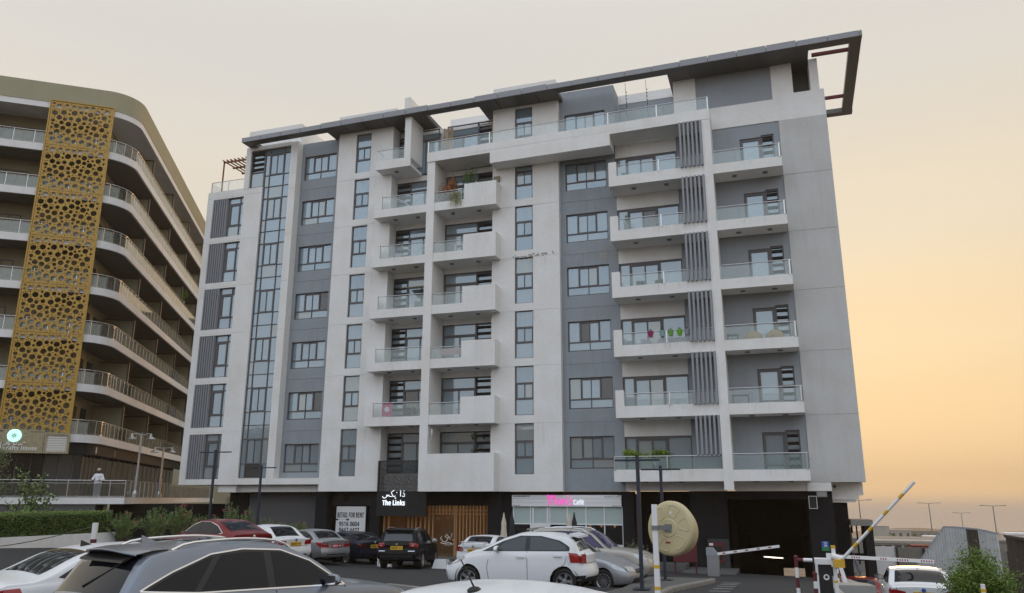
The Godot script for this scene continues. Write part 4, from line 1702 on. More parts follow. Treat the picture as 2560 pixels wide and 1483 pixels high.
func car_shape(p: Dictionary) -> Shape:
	var s := Shape.new()
	for k: String in p:
		if k in ["L", "W", "top", "belt", "bot", "plan", "nose", "tail", "tumble", "cF", "cR", "crown"]:
			s.set(k, p[k])
	return s

func car_body(s: Shape, p: Dictionary) -> MB:
	var b := mb()
	var xs := []
	var n := 64
	for i in n + 1:
		var t := float(i) / n
		xs.append(s.L * t)
	var wx: Array = [p.fo, p.fo + p.wb]
	var R: float = p.wr + 0.055
	for sgn in [1.0, -1.0]:
		var g := []
		var skip := {}
		var inside := []
		for i in xs.size():
			var sec := s.section(xs[i])
			var row := []
			var ins := []
			for k in sec.size():
				var x: float = xs[i]
				var y := sec[k].y
				var z := sec[k].x
				var hit := false
				if k >= 1 and k <= 12:
					for c: float in wx:
						var d := Vector2(x - c, y - p.wr)
						if d.length() < R and k >= 2:
							hit = true
							var e := d.normalized() * R if d.length() > 0.001 else Vector2(0, R)
							if y - p.wr < -p.wr * 0.55:
								e = Vector2(signf(d.x) * sqrt(maxf(R * R - d.y * d.y, 0.0)), d.y)
							x = c + e.x
							y = p.wr + e.y
							if k > 2:
								z = s.side_z(x, y) if y > s.section(x)[2].y else z
						elif d.length() < R * 1.0 and k == 1:
							hit = true
				row.append(s.place(x, y, z * sgn))
				ins.append(hit)
			g.append(row)
			inside.append(ins)
		for i in xs.size() - 1:
			for k in (g[0] as Array).size() - 1:
				if inside[i][k] and inside[i + 1][k] and inside[i][k + 1] and inside[i + 1][k + 1]:
					skip[i * 1000 + k] = true
		b.grid(g, sgn < 0, skip)
	# nose and tail caps
	for e in [0, 1]:
		var x := 0.0 if e == 0 else s.L
		var sec := s.section(x)
		var g := []
		for k in sec.size():
			var row := []
			for j in 13:
				row.append(s.place(x, sec[k].y, sec[k].x * (j / 6.0 - 1.0)))
			g.append(row)
		b.grid(g, e == 0)
	return b

# patches laid on the body: side polygons in (x, y), rear and front polygons in (z, y), top polygons in (x, z)
func patch(s: Shape, poly: PackedVector2Array, where: String, sgn: float, lift: float, b: MB = null, cell := 0.12) -> MB:
	if b == null:
		b = mb()
	var r := Rect2(poly[0], Vector2.ZERO)
	for q in poly:
		r = r.expand(q)
	var nx := maxi(1, int(ceilf(r.size.x / cell)))
	var ny := maxi(1, int(ceilf(r.size.y / cell)))
	for i in nx:
		for j in ny:
			var c := PackedVector2Array([r.position + r.size * Vector2(float(i) / nx, float(j) / ny), r.position + r.size * Vector2(float(i + 1) / nx, float(j) / ny), r.position + r.size * Vector2(float(i + 1) / nx, float(j + 1) / ny), r.position + r.size * Vector2(float(i) / nx, float(j + 1) / ny)])
			for q in Geometry2D.intersect_polygons(poly, c):
				var t := Geometry2D.triangulate_polygon(q)
				var pv := []
				var nv := []
				for u in q:
					var d := patch_point(s, u, where, sgn, lift)
					var ex := patch_point(s, u + Vector2(0.02, 0), where, sgn, lift) - patch_point(s, u - Vector2(0.02, 0), where, sgn, lift)
					var ey := patch_point(s, u + Vector2(0, 0.02), where, sgn, lift) - patch_point(s, u - Vector2(0, 0.02), where, sgn, lift)
					var m := ex.cross(ey).normalized()
					var o := Vector3(sgn, 0.1, 0) if where == "side" else (Vector3(0, 0.3, 1) if where == "rear" else (Vector3(0, 0.3, -1) if where == "front" else Vector3.UP))
					if m.dot(o) < 0: m = -m
					pv.append(d)
					nv.append(m)
				for k in range(0, t.size(), 3):
					b.stri(pv[t[k]], pv[t[k + 1]], pv[t[k + 2]], nv[t[k]], nv[t[k + 1]], nv[t[k + 2]])
	return b

func patch_point(s: Shape, u: Vector2, where: String, sgn: float, lift: float) -> Vector3:
	match where:
		"side":
			return s.place(u.x, u.y, sgn * (s.side_z(u.x, u.y) + lift))
		"rear":
			return s.place(s.L, u.y, u.x) + Vector3(0, 0, lift)
		"front":
			return s.place(0.0, u.y, u.x) - Vector3(0, 0, lift)
		_:
			return s.place(u.x, s.top_y(u.x, u.y) + lift, u.y)

func pv(a: Array) -> PackedVector2Array:
	var r := PackedVector2Array()
	for i in range(0, a.size(), 2):
		r.append(Vector2(a[i], a[i + 1]))
	return r

func mirror_x(a: PackedVector2Array) -> PackedVector2Array:
	var r := PackedVector2Array()
	for q in a:
		r.append(Vector2(-q.x, q.y))
	return r

func outline(s: Shape, poly: PackedVector2Array, where: String, sgn: float, w: float, lift: float, closed := true, from := 0, to := -1) -> MB:
	var b := mb()
	var k := poly.size()
	var last := k if closed else k - 1
	if to > 0: last = to
	for i in range(from, last):
		var a := poly[i]; var c := poly[(i + 1) % k]
		var d := (c - a).normalized()
		var e := Vector2(-d.y, d.x) * w / 2.0
		patch(s, PackedVector2Array([a - e, c - e, c + e, a + e]), where, sgn, lift, b, 0.2)
	return b

func wheel(p: Dictionary, parent: Node3D, x: float, sgn: float, W: float, spokes: int, rimmat: Material) -> void:
	var z: float = sgn * (W / 2.0 - 0.115)
	var c := Vector3(z, p.wr, x - p.L / 2.0)
	var tf := Transform3D(Basis(Vector3(0, 1, 0), Vector3(-sgn, 0, 0), Vector3(0, 0, 1)) if false else Basis(Vector3(0, 0, 1), Vector3(sgn, 0, 0), Vector3(0, 1, 0)), c)
	var r: float = p.wr
	var rr := r * 0.69
	var t := mb()
	t.lathe([Vector2(rr, 0.085), Vector2(rr + 0.02, 0.10), Vector2(r - 0.05, 0.105), Vector2(r - 0.012, 0.085), Vector2(r, 0.05), Vector2(r, -0.09), Vector2(r - 0.04, -0.11), Vector2(rr, -0.11)], 28, tf)
	var tyre := obj("wheel", t, M.rubber, parent)
	var rim := mb()
	rim.lathe([Vector2(rr + 0.003, 0.075), Vector2(rr - 0.012, 0.09), Vector2(rr - 0.03, 0.075), Vector2(rr - 0.04, -0.03)], 28, tf)
	for i in spokes:
		var a := TAU * i / spokes
		var u := tf.basis * Vector3(cos(a), 0, sin(a))
		var v := tf.basis * Vector3(-sin(a), 0, cos(a))
		var o := tf.basis * Vector3(0, 1, 0)
		var wd := rr * (1.25 / spokes)
		rim.hexa([c + u * 0.04 - v * wd * 0.7 + o * 0.02, c + u * (rr - 0.02) - v * wd + o * 0.03, c + u * (rr - 0.02) + v * wd + o * 0.03, c + u * 0.04 + v * wd * 0.7 + o * 0.02, c + u * 0.04 - v * wd * 0.5 + o * 0.062, c + u * (rr - 0.02) - v * wd * 0.75 + o * 0.076, c + u * (rr - 0.02) + v * wd * 0.75 + o * 0.076, c + u * 0.04 + v * wd * 0.5 + o * 0.062])
	rim.lathe([Vector2(0.0, 0.07), Vector2(0.055, 0.066), Vector2(0.065, 0.03)], 14, tf)
	obj("rim", rim, rimmat, tyre)
	var dk := mb()
	dk.lathe([Vector2(0.0, -0.03), Vector2(rr, -0.03)], 20, tf)
	obj("brake", dk, M.black, tyre)

func ellipsoid_mirror(s: Shape, x: float, y: float, sgn: float, parent: Node3D, m: Material) -> void:
	var z := s.side_z(x, y - 0.06)
	var b := mb()
	var c := s.place(x, y, sgn * (z + 0.14))
	var g := []
	for i in 9:
		var t := PI * i / 8.0
		var row := []
		for j in 13:
			var a := TAU * j / 12.0
			var d := Vector3(cos(t) * 0.125, sin(t) * cos(a) * 0.078, sin(t) * sin(a) * 0.085)
			d.z = minf(d.z, 0.05)
			row.append(c + d)
		g.append(row)
	b.grid(g, true)
	b.bar(s.place(x - 0.02, y - 0.07, sgn * (z - 0.02)), c + Vector3(0, -0.05, 0), 0.06, 0.03)
	var o := obj("mirror", b, m, parent)
	var gl := mb()
	gl.box(c.x - 0.10, c.y - 0.055, c.z + 0.05, c.x + 0.10, c.y + 0.055, c.z + 0.056)
	obj("mirror_glass", gl, M.chrome, o)

# p: shape and details.  Returns the finished thing
func car(called: String, label: String, group: String, p: Dictionary, paint_m: Material, at: Vector3, az: float, pitch := 0.0) -> Node3D:
	var root := thing(called, label, "car", at, group)
	off = Vector3.ZERO
	root.rotation = Vector3(pitch, deg_to_rad(-az), 0)
	var s := car_shape(p)
	var glass_m: Material = p.get("glass", M.car_glass)
	var body := obj("body", car_body(s, p), paint_m, root)
	# dark wheel wells
	for x: float in [p.fo, p.fo + p.wb]:
		for sgn in [1.0, -1.0]:
			var R: float = p.wr + 0.056
			var wb := mb()
			for i in 18:
				var a0 := PI * i / 18.0 * 1.3 - 0.15 * PI
				var a1 := PI * (i + 1) / 18.0 * 1.3 - 0.15 * PI
				var q := []
				for a: float in [a0, a1]:
					for zz: float in [s.W / 2 * 0.93, s.W / 2 - 0.36]:
						q.append(Vector3(sgn * zz, p.wr + sin(a) * R, x + cos(a) * R - s.L / 2))
				wb.quad(q[0], q[2], q[3], q[1], -Vector3(0, sin(a0), cos(a0)))
				wb.tri(q[1], q[3], Vector3(sgn * (s.W / 2 - 0.36), p.wr, x - s.L / 2), Vector3(sgn, 0, 0))
			obj("wheel_well", wb, M.black, root)
			wheel(p, root, x, sgn, s.W * Shape.curve(x, s.plan), p.get("spokes", 5), M[p.get("rim", "alloy")])
	# windows
	for sgn in [1.0, -1.0]:
		var all := mb()
		for w: Array in p.side_windows:
			var poly := pv(w)
			obj("side_window", patch(s, poly, "side", sgn, 0.006), glass_m, root)
		if p.has("dlo"):
			var d := pv(p.dlo)
			obj("window_surround", patch(s, d, "side", sgn, 0.003), M.trim_black, root)
			if p.has("chrome"):
				obj("window_trim", outline(s, d, "side", sgn, 0.017, 0.008, true, p.chrome[0], p.chrome[1]), M.chrome, root)
		for w: Array in p.get("seams", []):
			var poly := pv(w)
			obj("door_seam", outline(s, poly, "side", sgn, 0.012, 0.004, false), M.seam, root)
		for h: Array in p.get("handles", []):
			var hb := mb()
			var z := s.side_z(h[0], h[1])
			hb.obox(s.place(h[0], h[1], sgn * (z + 0.022)), Vector3(0.012, 0, 0), Vector3(0, 0.018, 0), Vector3(0, 0, 0.11))
			obj("door_handle", hb, M[p.get("handle_mat", "")] if p.has("handle_mat") else paint_m, root)
		for w: Array in p.get("cladding", []):
			obj("cladding", patch(s, pv(w), "side", sgn, 0.008), M.trim_black, root)
		for w: Array in p.get("tail_side", []):
			obj("tail_light", patch(s, pv(w), "side", sgn, 0.012), M[p.get("tail_mat", "tail_red")], root)
		for w: Array in p.get("head_side", []):
			obj("headlight", patch(s, pv(w), "side", sgn, 0.012), M.lamp_clear, root)
		for w: Array in p.get("tail_rear", []):
			var q := pv(w)
			obj("tail_light", patch(s, q if sgn > 0 else mirror_x(q), "rear", 1, 0.014), M[p.get("tail_mat", "tail_red")], root)
		for w: Array in p.get("tail_clear", []):
			var q := pv(w)
			obj("tail_light", patch(s, q if sgn > 0 else mirror_x(q), "rear", 1, 0.017), M.lamp_clear, root)
		for w: Array in p.get("head_front", []):
			var q := pv(w)
			obj("headlight", patch(s, q if sgn > 0 else mirror_x(q), "front", 1, 0.014), M.lamp_clear, root)
		if p.has("mirror"):
			ellipsoid_mirror(s, p.mirror[0], p.mirror[1], sgn, root, M[p.get("mirror_mat", "")] if p.has("mirror_mat") else paint_m)
	if p.has("windscreen"):
		obj("windscreen", patch(s, pv(p.windscreen), "top", 1, 0.006), glass_m, root)
	if p.has("rear_window"):
		obj("rear_window", patch(s, pv(p.rear_window), "top", 1, 0.006), p.get("rear_glass", glass_m), root)
	if p.has("sunroof"):
		obj("sunroof", patch(s, pv(p.sunroof), "top", 1, 0.006), M.car_glass, root)
	for w: Array in p.get("rear_dark", []):
		obj("rear_trim", patch(s, pv(w), "rear", 1, 0.006), M.trim_black, root)
	for w: Array in p.get("rear_chrome", []):
		obj("rear_trim", patch(s, pv(w), "rear", 1, 0.012), M.chrome, root)
	for w: Array in p.get("rear_seam", []):
		obj("boot_seam", outline(s, pv(w), "rear", 1, 0.014, 0.004, false), M.seam, root)
	for w: Array in p.get("front_dark", []):
		obj("grille", patch(s, pv(w), "front", 1, 0.01), M.trim_black, root)
	if p.has("plate"):
		var y: float = p.plate[0]
		var c := s.place(s.L, y, 0.0)
		var pb := mb()
		pb.box(-0.26, y - 0.075, c.z + 0.004, 0.26, y + 0.075, c.z + 0.03)
		var po := obj("number_plate", pb, M[p.plate[1]], root)
		var ch := mb()
		for i in 4:
			ch.box(-0.21 + i * 0.065, y - 0.04, c.z + 0.03, -0.175 + i * 0.065, y + 0.04, c.z + 0.033)
		ch.box(0.10, y - 0.015, c.z + 0.03, 0.22, y + 0.015, c.z + 0.033)
		obj("digits", ch, M.black if p.plate[1] != "plate_red" else M.white_paint, po)
	if p.has("badge"):
		var y: float = p.badge[0]
		var c := s.place(s.L, y, 0.0)
		var bb := mb()
		bb.lathe([Vector2(0, 0.02), Vector2(0.045, 0.02), Vector2(0.055, 0.0)], 16, Transform3D(Basis(Vector3.RIGHT, PI / 2), c + Vector3(0, 0, 0.008)))
		var bo := obj("badge", bb, M[p.badge[1]], root)
	if p.has("fin"):
		var f: Array = p.fin
		var y := s.top_y(f[0], 0)
		var fb := mb()
		var c := s.place(f[0], y, 0)
		var k: float = f[1]
		for q: Array in [[-1.0, 1.0]]:
			fb.hexa([c + Vector3(-0.022, -0.01, -0.12) * k, c + Vector3(0.022, -0.01, -0.12) * k, c + Vector3(0.022, -0.01, 0.07) * k, c + Vector3(-0.022, -0.01, 0.07) * k, c + Vector3(-0.004, 0.005, -0.11) * k, c + Vector3(0.004, 0.005, -0.11) * k, c + Vector3(0.004, 0.085, 0.075) * k, c + Vector3(-0.004, 0.085, 0.075) * k])
		obj("antenna", fb, M[f[2]], root)
	if p.has("whip"):
		var y := s.top_y(p.whip, 0)
		var c := s.place(p.whip, y, 0)
		var wb2 := mb()
		wb2.ball(c, Vector3(0.04, 0.03, 0.07), 8, 5)
		wb2.tube([c + Vector3(0, 0.02, 0), c + Vector3(0, 0.22, 0.16)], 0.007, 0.004, 5)
		obj("antenna", wb2, M.black, root)
	if p.has("rails"):
		for sgn in [1.0, -1.0]:
			var rp := []
			for i in 13:
				var t := i / 12.0
				var x: float = lerpf(p.rails[0], p.rails[1], t)
				var z := s.section(x)[18].x * 0.93
				rp.append(s.place(x, s.top_y(x, z) + 0.055 * minf(1.0, minf(t, 1.0 - t) * 9.0) - 0.005, sgn * z))
			var rb := mb()
			rb.tube(rp, 0.017, -1, 8)
			obj("roof_rail", rb, M.chrome, root)
	return root

# common outlines --------------------------------------------------------------
func sedan(L := 4.6, W := 1.78, H := 1.46, k := 1.0) -> Dictionary:
	var x := L / 4.6
	return {
		"L": L, "W": W, "fo": 0.86 * x, "wb": 2.68 * x, "wr": 0.315,
		"top": [[0, .66], [.35 * x, .82], [1.10 * x, .97], [1.45 * x, 1.02], [2.10 * x, 1.36 * H / 1.46], [2.55 * x, H], [3.05 * x, H - .01], [3.45 * x, 1.38 * H / 1.46], [4.02 * x, 1.12], [4.20 * x, 1.075], [4.52 * x, 1.06], [L, 1.03]],
		"belt": [[0, .60], [.5 * x, .78], [1.4 * x, .93], [2.5 * x, .96], [3.8 * x, 1.00], [4.3 * x, .98], [L, .95]],
		"bot": [[0, .24], [.5, .20], [1.2, .22], [3.2 * x, .22], [4.1 * x, .26], [L, .34]],
		"plan": [[0, .84], [.35, .93], [.9, .99], [1.5, 1.0], [3.3 * x, 1.0], [4.1 * x, .97], [L, .90]],
		"nose": [[.2, .10], [.45, .0], [.6, .03], [.7, .12], [.9, .25]],
		"tail": [[.3, .10], [.5, .0], [.68, .03], [.80, .05], [1.03, .02], [1.1, .03]],
		"tumble": .36,
		"dlo": [1.62 * x, 1.0, 2.14 * x, 1.30, 2.55 * x, 1.395, 3.10 * x, 1.385, 3.52 * x, 1.27, 3.86 * x, 1.07, 3.70 * x, 1.03],
		"side_windows": [[1.72 * x, 1.02, 2.16 * x, 1.27, 2.55 * x, 1.365, 2.63 * x, 1.365, 2.60 * x, 1.03], [2.70 * x, 1.035, 2.72 * x, 1.365, 3.08 * x, 1.355, 3.45 * x, 1.26, 3.48 * x, 1.045], [3.54 * x, 1.05, 3.52 * x, 1.235, 3.77 * x, 1.075]],
		"windscreen": [1.50 * x, -.62, 1.50 * x, .62, 2.36 * x, .50, 2.36 * x, -.50],
		"rear_window": [3.40 * x, -.52, 3.40 * x, .52, 4.02 * x, .58, 4.02 * x, -.58],
		"seams": [[2.65 * x, 1.0, 2.66 * x, .36], [1.62 * x, .98, 1.45 * x, .5, 1.5 * x, .34], [3.55 * x, 1.0, 3.5 * x, .72, 3.28 * x, .40]],
		"handles": [[2.50 * x, .86], [3.40 * x, .88]],
		"tail_rear": [[.46, .78, .50, .93, .80, .97, .80, .80, .70, .76]],
		"tail_side": [[L - .26, .84, L - .22, .97, L - .01, .96, L - .01, .80]],
		"head_front": [[.36, .60, .40, .69, .72, .73, .74, .62]],
		"head_side": [[.02, .58, .05, .66, .42, .80, .40, .68]],
		"front_dark": [[-.32, .52, .32, .52, .34, .64, -.34, .64], [-.5, .26, .5, .26, .46, .40, -.46, .40]],
		"rear_seam": [[-.66, 1.0, -.60, .74, .60, .74, .66, 1.0]],
		"rear_dark": [[-.62, .34, .62, .34, .58, .42, -.58, .42]],
		"plate": [.83, "plate_yellow"], "mirror": [1.86 * x, 1.05],
	}

func suv(L := 4.8, W := 1.88, H := 1.70) -> Dictionary:
	return {
		"L": L, "W": W, "fo": .92, "wb": 2.76, "wr": .36,
		"top": [[0, .78], [.3, .95], [1.15, 1.09], [1.45, 1.13], [2.12, 1.54], [2.5, H - .01], [3.3, H], [L - .62, H - .06], [L - .42, H - .14], [L - .14, 1.18], [L - .05, 1.06], [L, 1.0]],
		"belt": [[0, .72], [.5, .92], [1.4, 1.04], [2.5, 1.07], [3.8, 1.12], [L, 1.08]],
		"bot": [[0, .32], [.6, .27], [1.3, .29], [3.3, .29], [4.1, .33], [L, .42]],
		"plan": [[0, .84], [.35, .93], [.9, .99], [1.5, 1.0], [3.4, 1.0], [L - .5, .97], [L, .90]],
		"nose": [[.3, .08], [.6, .0], [.8, .05], [1.1, .2]],
		"tail": [[.4, .08], [.58, .0], [.75, .02], [.82, .07], [1.0, .06], [1.1, .08]],
		"tumble": .30,
		"dlo": [1.62, 1.10, 2.14, 1.46, 2.5, 1.60, 3.3, 1.62, 4.0, 1.58, 4.42, 1.44, 4.30, 1.16],
		"side_windows": [[1.72, 1.12, 2.17, 1.43, 2.52, 1.57, 2.66, 1.58, 2.64, 1.12], [2.73, 1.12, 2.75, 1.58, 3.3, 1.585, 3.60, 1.57, 3.58, 1.14], [3.66, 1.14, 3.68, 1.565, 3.98, 1.54, 4.34, 1.42, 4.24, 1.18]],
		"windscreen": [1.52, -.66, 1.52, .66, 2.32, .55, 2.32, -.55],
		"rear_window": [L - .40, -.56, L - .40, .56, L - .13, .64, L - .13, -.64],
		"seams": [[2.69, 1.08, 2.68, .42], [1.6, 1.06, 1.45, .6, 1.5, .4], [3.62, 1.1, 3.58, .8, 3.34, .46]],
		"handles": [[2.52, .98], [3.45, 1.0]],
		"cladding": [[1.32, .31, 3.26, .31, 3.26, .44, 1.32, .44]],
		"tail_rear": [[.48, .90, .50, 1.06, .78, 1.06, .80, .88]],
		"tail_side": [[L - .22, .90, L - .26, 1.06, L - .01, 1.06, L - .01, .88]],
		"head_front": [[.40, .72, .42, .84, .74, .86, .76, .74]],
		"head_side": [[.02, .70, .05, .80, .4, .94, .4, .80]],
		"rear_dark": [[-.72, .42, .72, .42, .70, .58, -.70, .58]],
		"front_dark": [[-.36, .5, .36, .5, .38, .78, -.38, .78]],
		"plate": [.82, "plate_yellow"], "mirror": [1.9, 1.15], "rails": [2.35, L - .75],
	}

func ground_pitch(at: Vector3, az: float, wb: float) -> float:
	var f := Vector3(sin(deg_to_rad(az)), 0, -cos(deg_to_rad(az))) * wb / 2.0
	return atan2(ground(at.x + f.x, at.z + f.z) - ground(at.x - f.x, at.z - f.z), wb)

# the middle of the car, from its tail's place
func from_tail(x: float, z: float, az: float, L: float) -> Vector3:
	return Vector3(x + sin(deg_to_rad(az)) * L / 2, 0, z - cos(deg_to_rad(az)) * L / 2)

func park(called: String, label: String, group: String, p: Dictionary, m: Material, tail: Vector2, az: float, y := -99.0) -> Node3D:
	var c := from_tail(tail.x, tail.y, az, p.L)
	c.y = ground(c.x, c.z) if y < -90.0 else y
	return car(called, label, group, p, m, c, az, ground_pitch(c, az, p.wb) if y < -90.0 else 0.0)

func stand(called: String, label: String, group: String, p: Dictionary, m: Material, c: Vector2, az: float, y := -99.0) -> Node3D:
	var t := Vector2(c.x - sin(deg_to_rad(az)) * p.L / 2, c.y + cos(deg_to_rad(az)) * p.L / 2)
	return park(called, label, group, p, m, t, az, y)

func build_cars() -> void:
	var row := "cars in the oblique row before the shops"
	# ---- the row on the left
	var p := sedan(4.72, 1.84, 1.52)
	p.top = [[0, .66], [.35, .84], [1.10, .99], [1.45, 1.05], [2.10, 1.40], [2.55, 1.53], [3.05, 1.53], [3.55, 1.43], [4.20, 1.19], [4.5, 1.12], [4.72, 1.08]]
	p.dlo = [1.62, 1.03, 2.14, 1.34, 2.55, 1.46, 3.10, 1.46, 3.62, 1.33, 4.02, 1.10, 3.85, 1.06]
	p.side_windows = [[1.74, 1.05, 2.16, 1.31, 2.55, 1.43, 2.63, 1.43, 2.60, 1.06], [2.70, 1.06, 2.72, 1.43, 3.10, 1.43, 3.48, 1.34, 3.52, 1.07], [3.58, 1.07, 3.55, 1.31, 3.92, 1.10]]
	p.rear_window = [3.45, -.54, 3.45, .54, 4.22, .62, 4.22, -.62]
	p.chrome = [0, 6]
	p.tail_mat = "tail_dark"
	p.badge = [.98, "chrome"]
	p.spokes = 10
	stand("parked_car", "dark red fastback saloon, highest of the row, beside the pink flowering bushes", row, p, M.car_red, Vector2(-19.7, 18.9), -72, 0.76)
	p = sedan(4.62, 1.84, 1.56)
	p.badge = [.98, "blue_sign"]
	p.fin = [3.3, .8, "car_white"]
	p.tail_rear = [[.44, .78, .48, .95, .82, .99, .82, .80]]
	stand("parked_car", "white saloon wedged between the red fastback and the silver saloon", row, p, M.car_white, Vector2(-21.3, 13.7), -70, 0.38)
	p = sedan(4.42, 1.73, 1.475)
	p.plate = [.80, "plate_red"]
	p.tail_rear = [[.40, .74, .46, .92, .78, .96, .78, .74]]
	p.tail_clear = [[.50, .86, .52, .90, .76, .92, .76, .88]]
	p.tail_side = [[L4(4.42, .42), .92, L4(4.42, .40), .97, L4(4.42, .01), .96, L4(4.42, .01), .74]]
	p.rear_dark = [[-.5, .42, .5, .42, .5, .46, -.5, .46]]
	p.spokes = 8
	stand("parked_car", "silver saloon with a red number plate beside the white saloon", row, p, M.car_silver, Vector2(-20.95, 10.8), -68, 0.19)
	p = sedan(4.60, 1.80, 1.47)
	p.badge = [.99, "chrome"]
	p.tail_mat = "tail_dark"
	stand("parked_car", "dark navy saloon nearest the retail for rent board", row, p, M.car_navy, Vector2(-20.4, 8.3), -67, 0.02)
	# ---- black SUV and white saloon nose-in to the lobby
	p = suv(4.86, 1.88, 1.70)
	p.tail_rear = [[.52, .92, .56, 1.10, .82, 1.06, .84, .90]]
	p.tail_clear = [[.62, .96, .64, 1.01, .74, 1.0, .74, .95]]
	p.plate = [.88, "plate_yellow"]
	p.badge = [1.03, "chrome"]
	p.rear_glass = M.car_glass_light
	p.rear_chrome = [[-.78, .745, -.5, .745, -.5, .765, -.78, .765], [.5, .745, .78, .745, .78, .765, .5, .765]]
	p.mirror_mat = "chrome"
	var o := stand("parked_suv", "black SUV parked nose-in before the wood-slatted lobby", "", p, M.car_black, Vector2(-16.2, 9.9), -12)
	var s := car_shape(p)
	var sp := mb()
	sp.obox(s.place(4.40, 1.60, 0) + Vector3(0, 0.015, 0.03), Vector3(.60, 0, 0), Vector3(0, .025, 0), Vector3(0, -.03, .16))
	off = Vector3.ZERO
	obj("spoiler", sp, M.car_black, o)
	p = sedan(4.54, 1.76, 1.47)
	p.badge = [.98, "chrome"]
	p.plate = [.80, "plate_yellow"]
	p.rear_chrome = [[-.45, .90, .45, .90, .45, .925, -.45, .925]]
	p.tail_clear = [[.50, .80, .52, .86, .68, .88, .68, .82]]
	o = stand("parked_car", "white saloon with a boot spoiler parked nose-in beside the folded parasols", "", p, M.car_white, Vector2(-13.05, 7.9), 0)
	s = car_shape(p)
	sp = mb()
	sp.obox(s.place(4.42, 1.15, 0), Vector3(.62, 0, 0), Vector3(0, .014, 0), Vector3(0, .01, .09))
	for q in [-.5, .5]:
		sp.box(q - .03, 1.04, 2.10, q + .03, 1.14, 2.20)
	off = Vector3.ZERO
	obj("spoiler", sp, M.car_white, o)
	# ---- big beige SUV
	p = suv(4.9, 1.88, 1.86)
	p.top = [[0, .92], [.25, 1.06], [1.2, 1.17], [1.5, 1.20], [2.15, 1.68], [2.5, 1.82], [3.2, 1.86], [4.3, 1.82], [4.55, 1.74], [4.78, 1.25], [4.86, 1.12], [4.9, 1.08]]
	p.belt = [[0, .86], [.5, 1.04], [1.4, 1.14], [2.5, 1.16], [4.9, 1.16]]
	p.dlo = [1.66, 1.19, 2.2, 1.64, 2.5, 1.74, 3.3, 1.76, 4.35, 1.73, 4.6, 1.62, 4.62, 1.22]
	p.side_windows = [[1.76, 1.21, 2.22, 1.61, 2.5, 1.71, 2.72, 1.72, 2.70, 1.21], [2.80, 1.21, 2.82, 1.72, 3.3, 1.725, 3.66, 1.715, 3.64, 1.22], [3.73, 1.22, 3.75, 1.71, 4.32, 1.68, 4.52, 1.58, 4.54, 1.25]]
	p.glass = M.car_glass_violet
	p.wr = .39
	p.rails = [2.4, 4.3]
	p.head_side = [[.02, .84, .05, .98, .5, 1.04, .45, .88]]
	o = park("parked_suv", "large beige SUV with violet tinted windows before the cafe", "", p, M.car_beige, Vector2(-9.35, 13.9), 93, 0.12)
	s = car_shape(p)
	sp = mb()
	sp.obox(s.place(4.62, 1.80, 0), Vector3(.62, 0, 0), Vector3(0, .03, -.005), Vector3(0, -.02, .14))
	off = Vector3.ZERO
	obj("spoiler", sp, M.car_beige, o)
	# ---- grey car nosing out behind the mirror post
	p = sedan(4.5, 1.8, 1.45)
	p.front_dark = [[-.55, .30, .55, .30, .60, .56, -.60, .56]]
	p.head_side = [[.02, .56, .05, .68, .62, .84, .50, .68]]
	park("parked_car", "dark silver car nosing out behind the big round mirror, front end only", "", p, M.car_grey, Vector2(-9.6, 10.7), 84)
	# ---- silver saloon, front quarter
	p = sedan(4.54, 1.72, 1.50)
	p.head_side = [[.02, .56, .04, .68, .52, .84, .44, .66]]
	p.head_front = [[.36, .56, .40, .70, .72, .74, .74, .60]]
	p.spokes = 12
	park("parked_car", "silver saloon facing right, half hidden behind the white hatchback", "", p, M.car_silver, Vector2(-8.55, 19.3), 98, 0.44)
	# ---- white hatchback
	p = sedan(4.05, 1.72, 1.46)
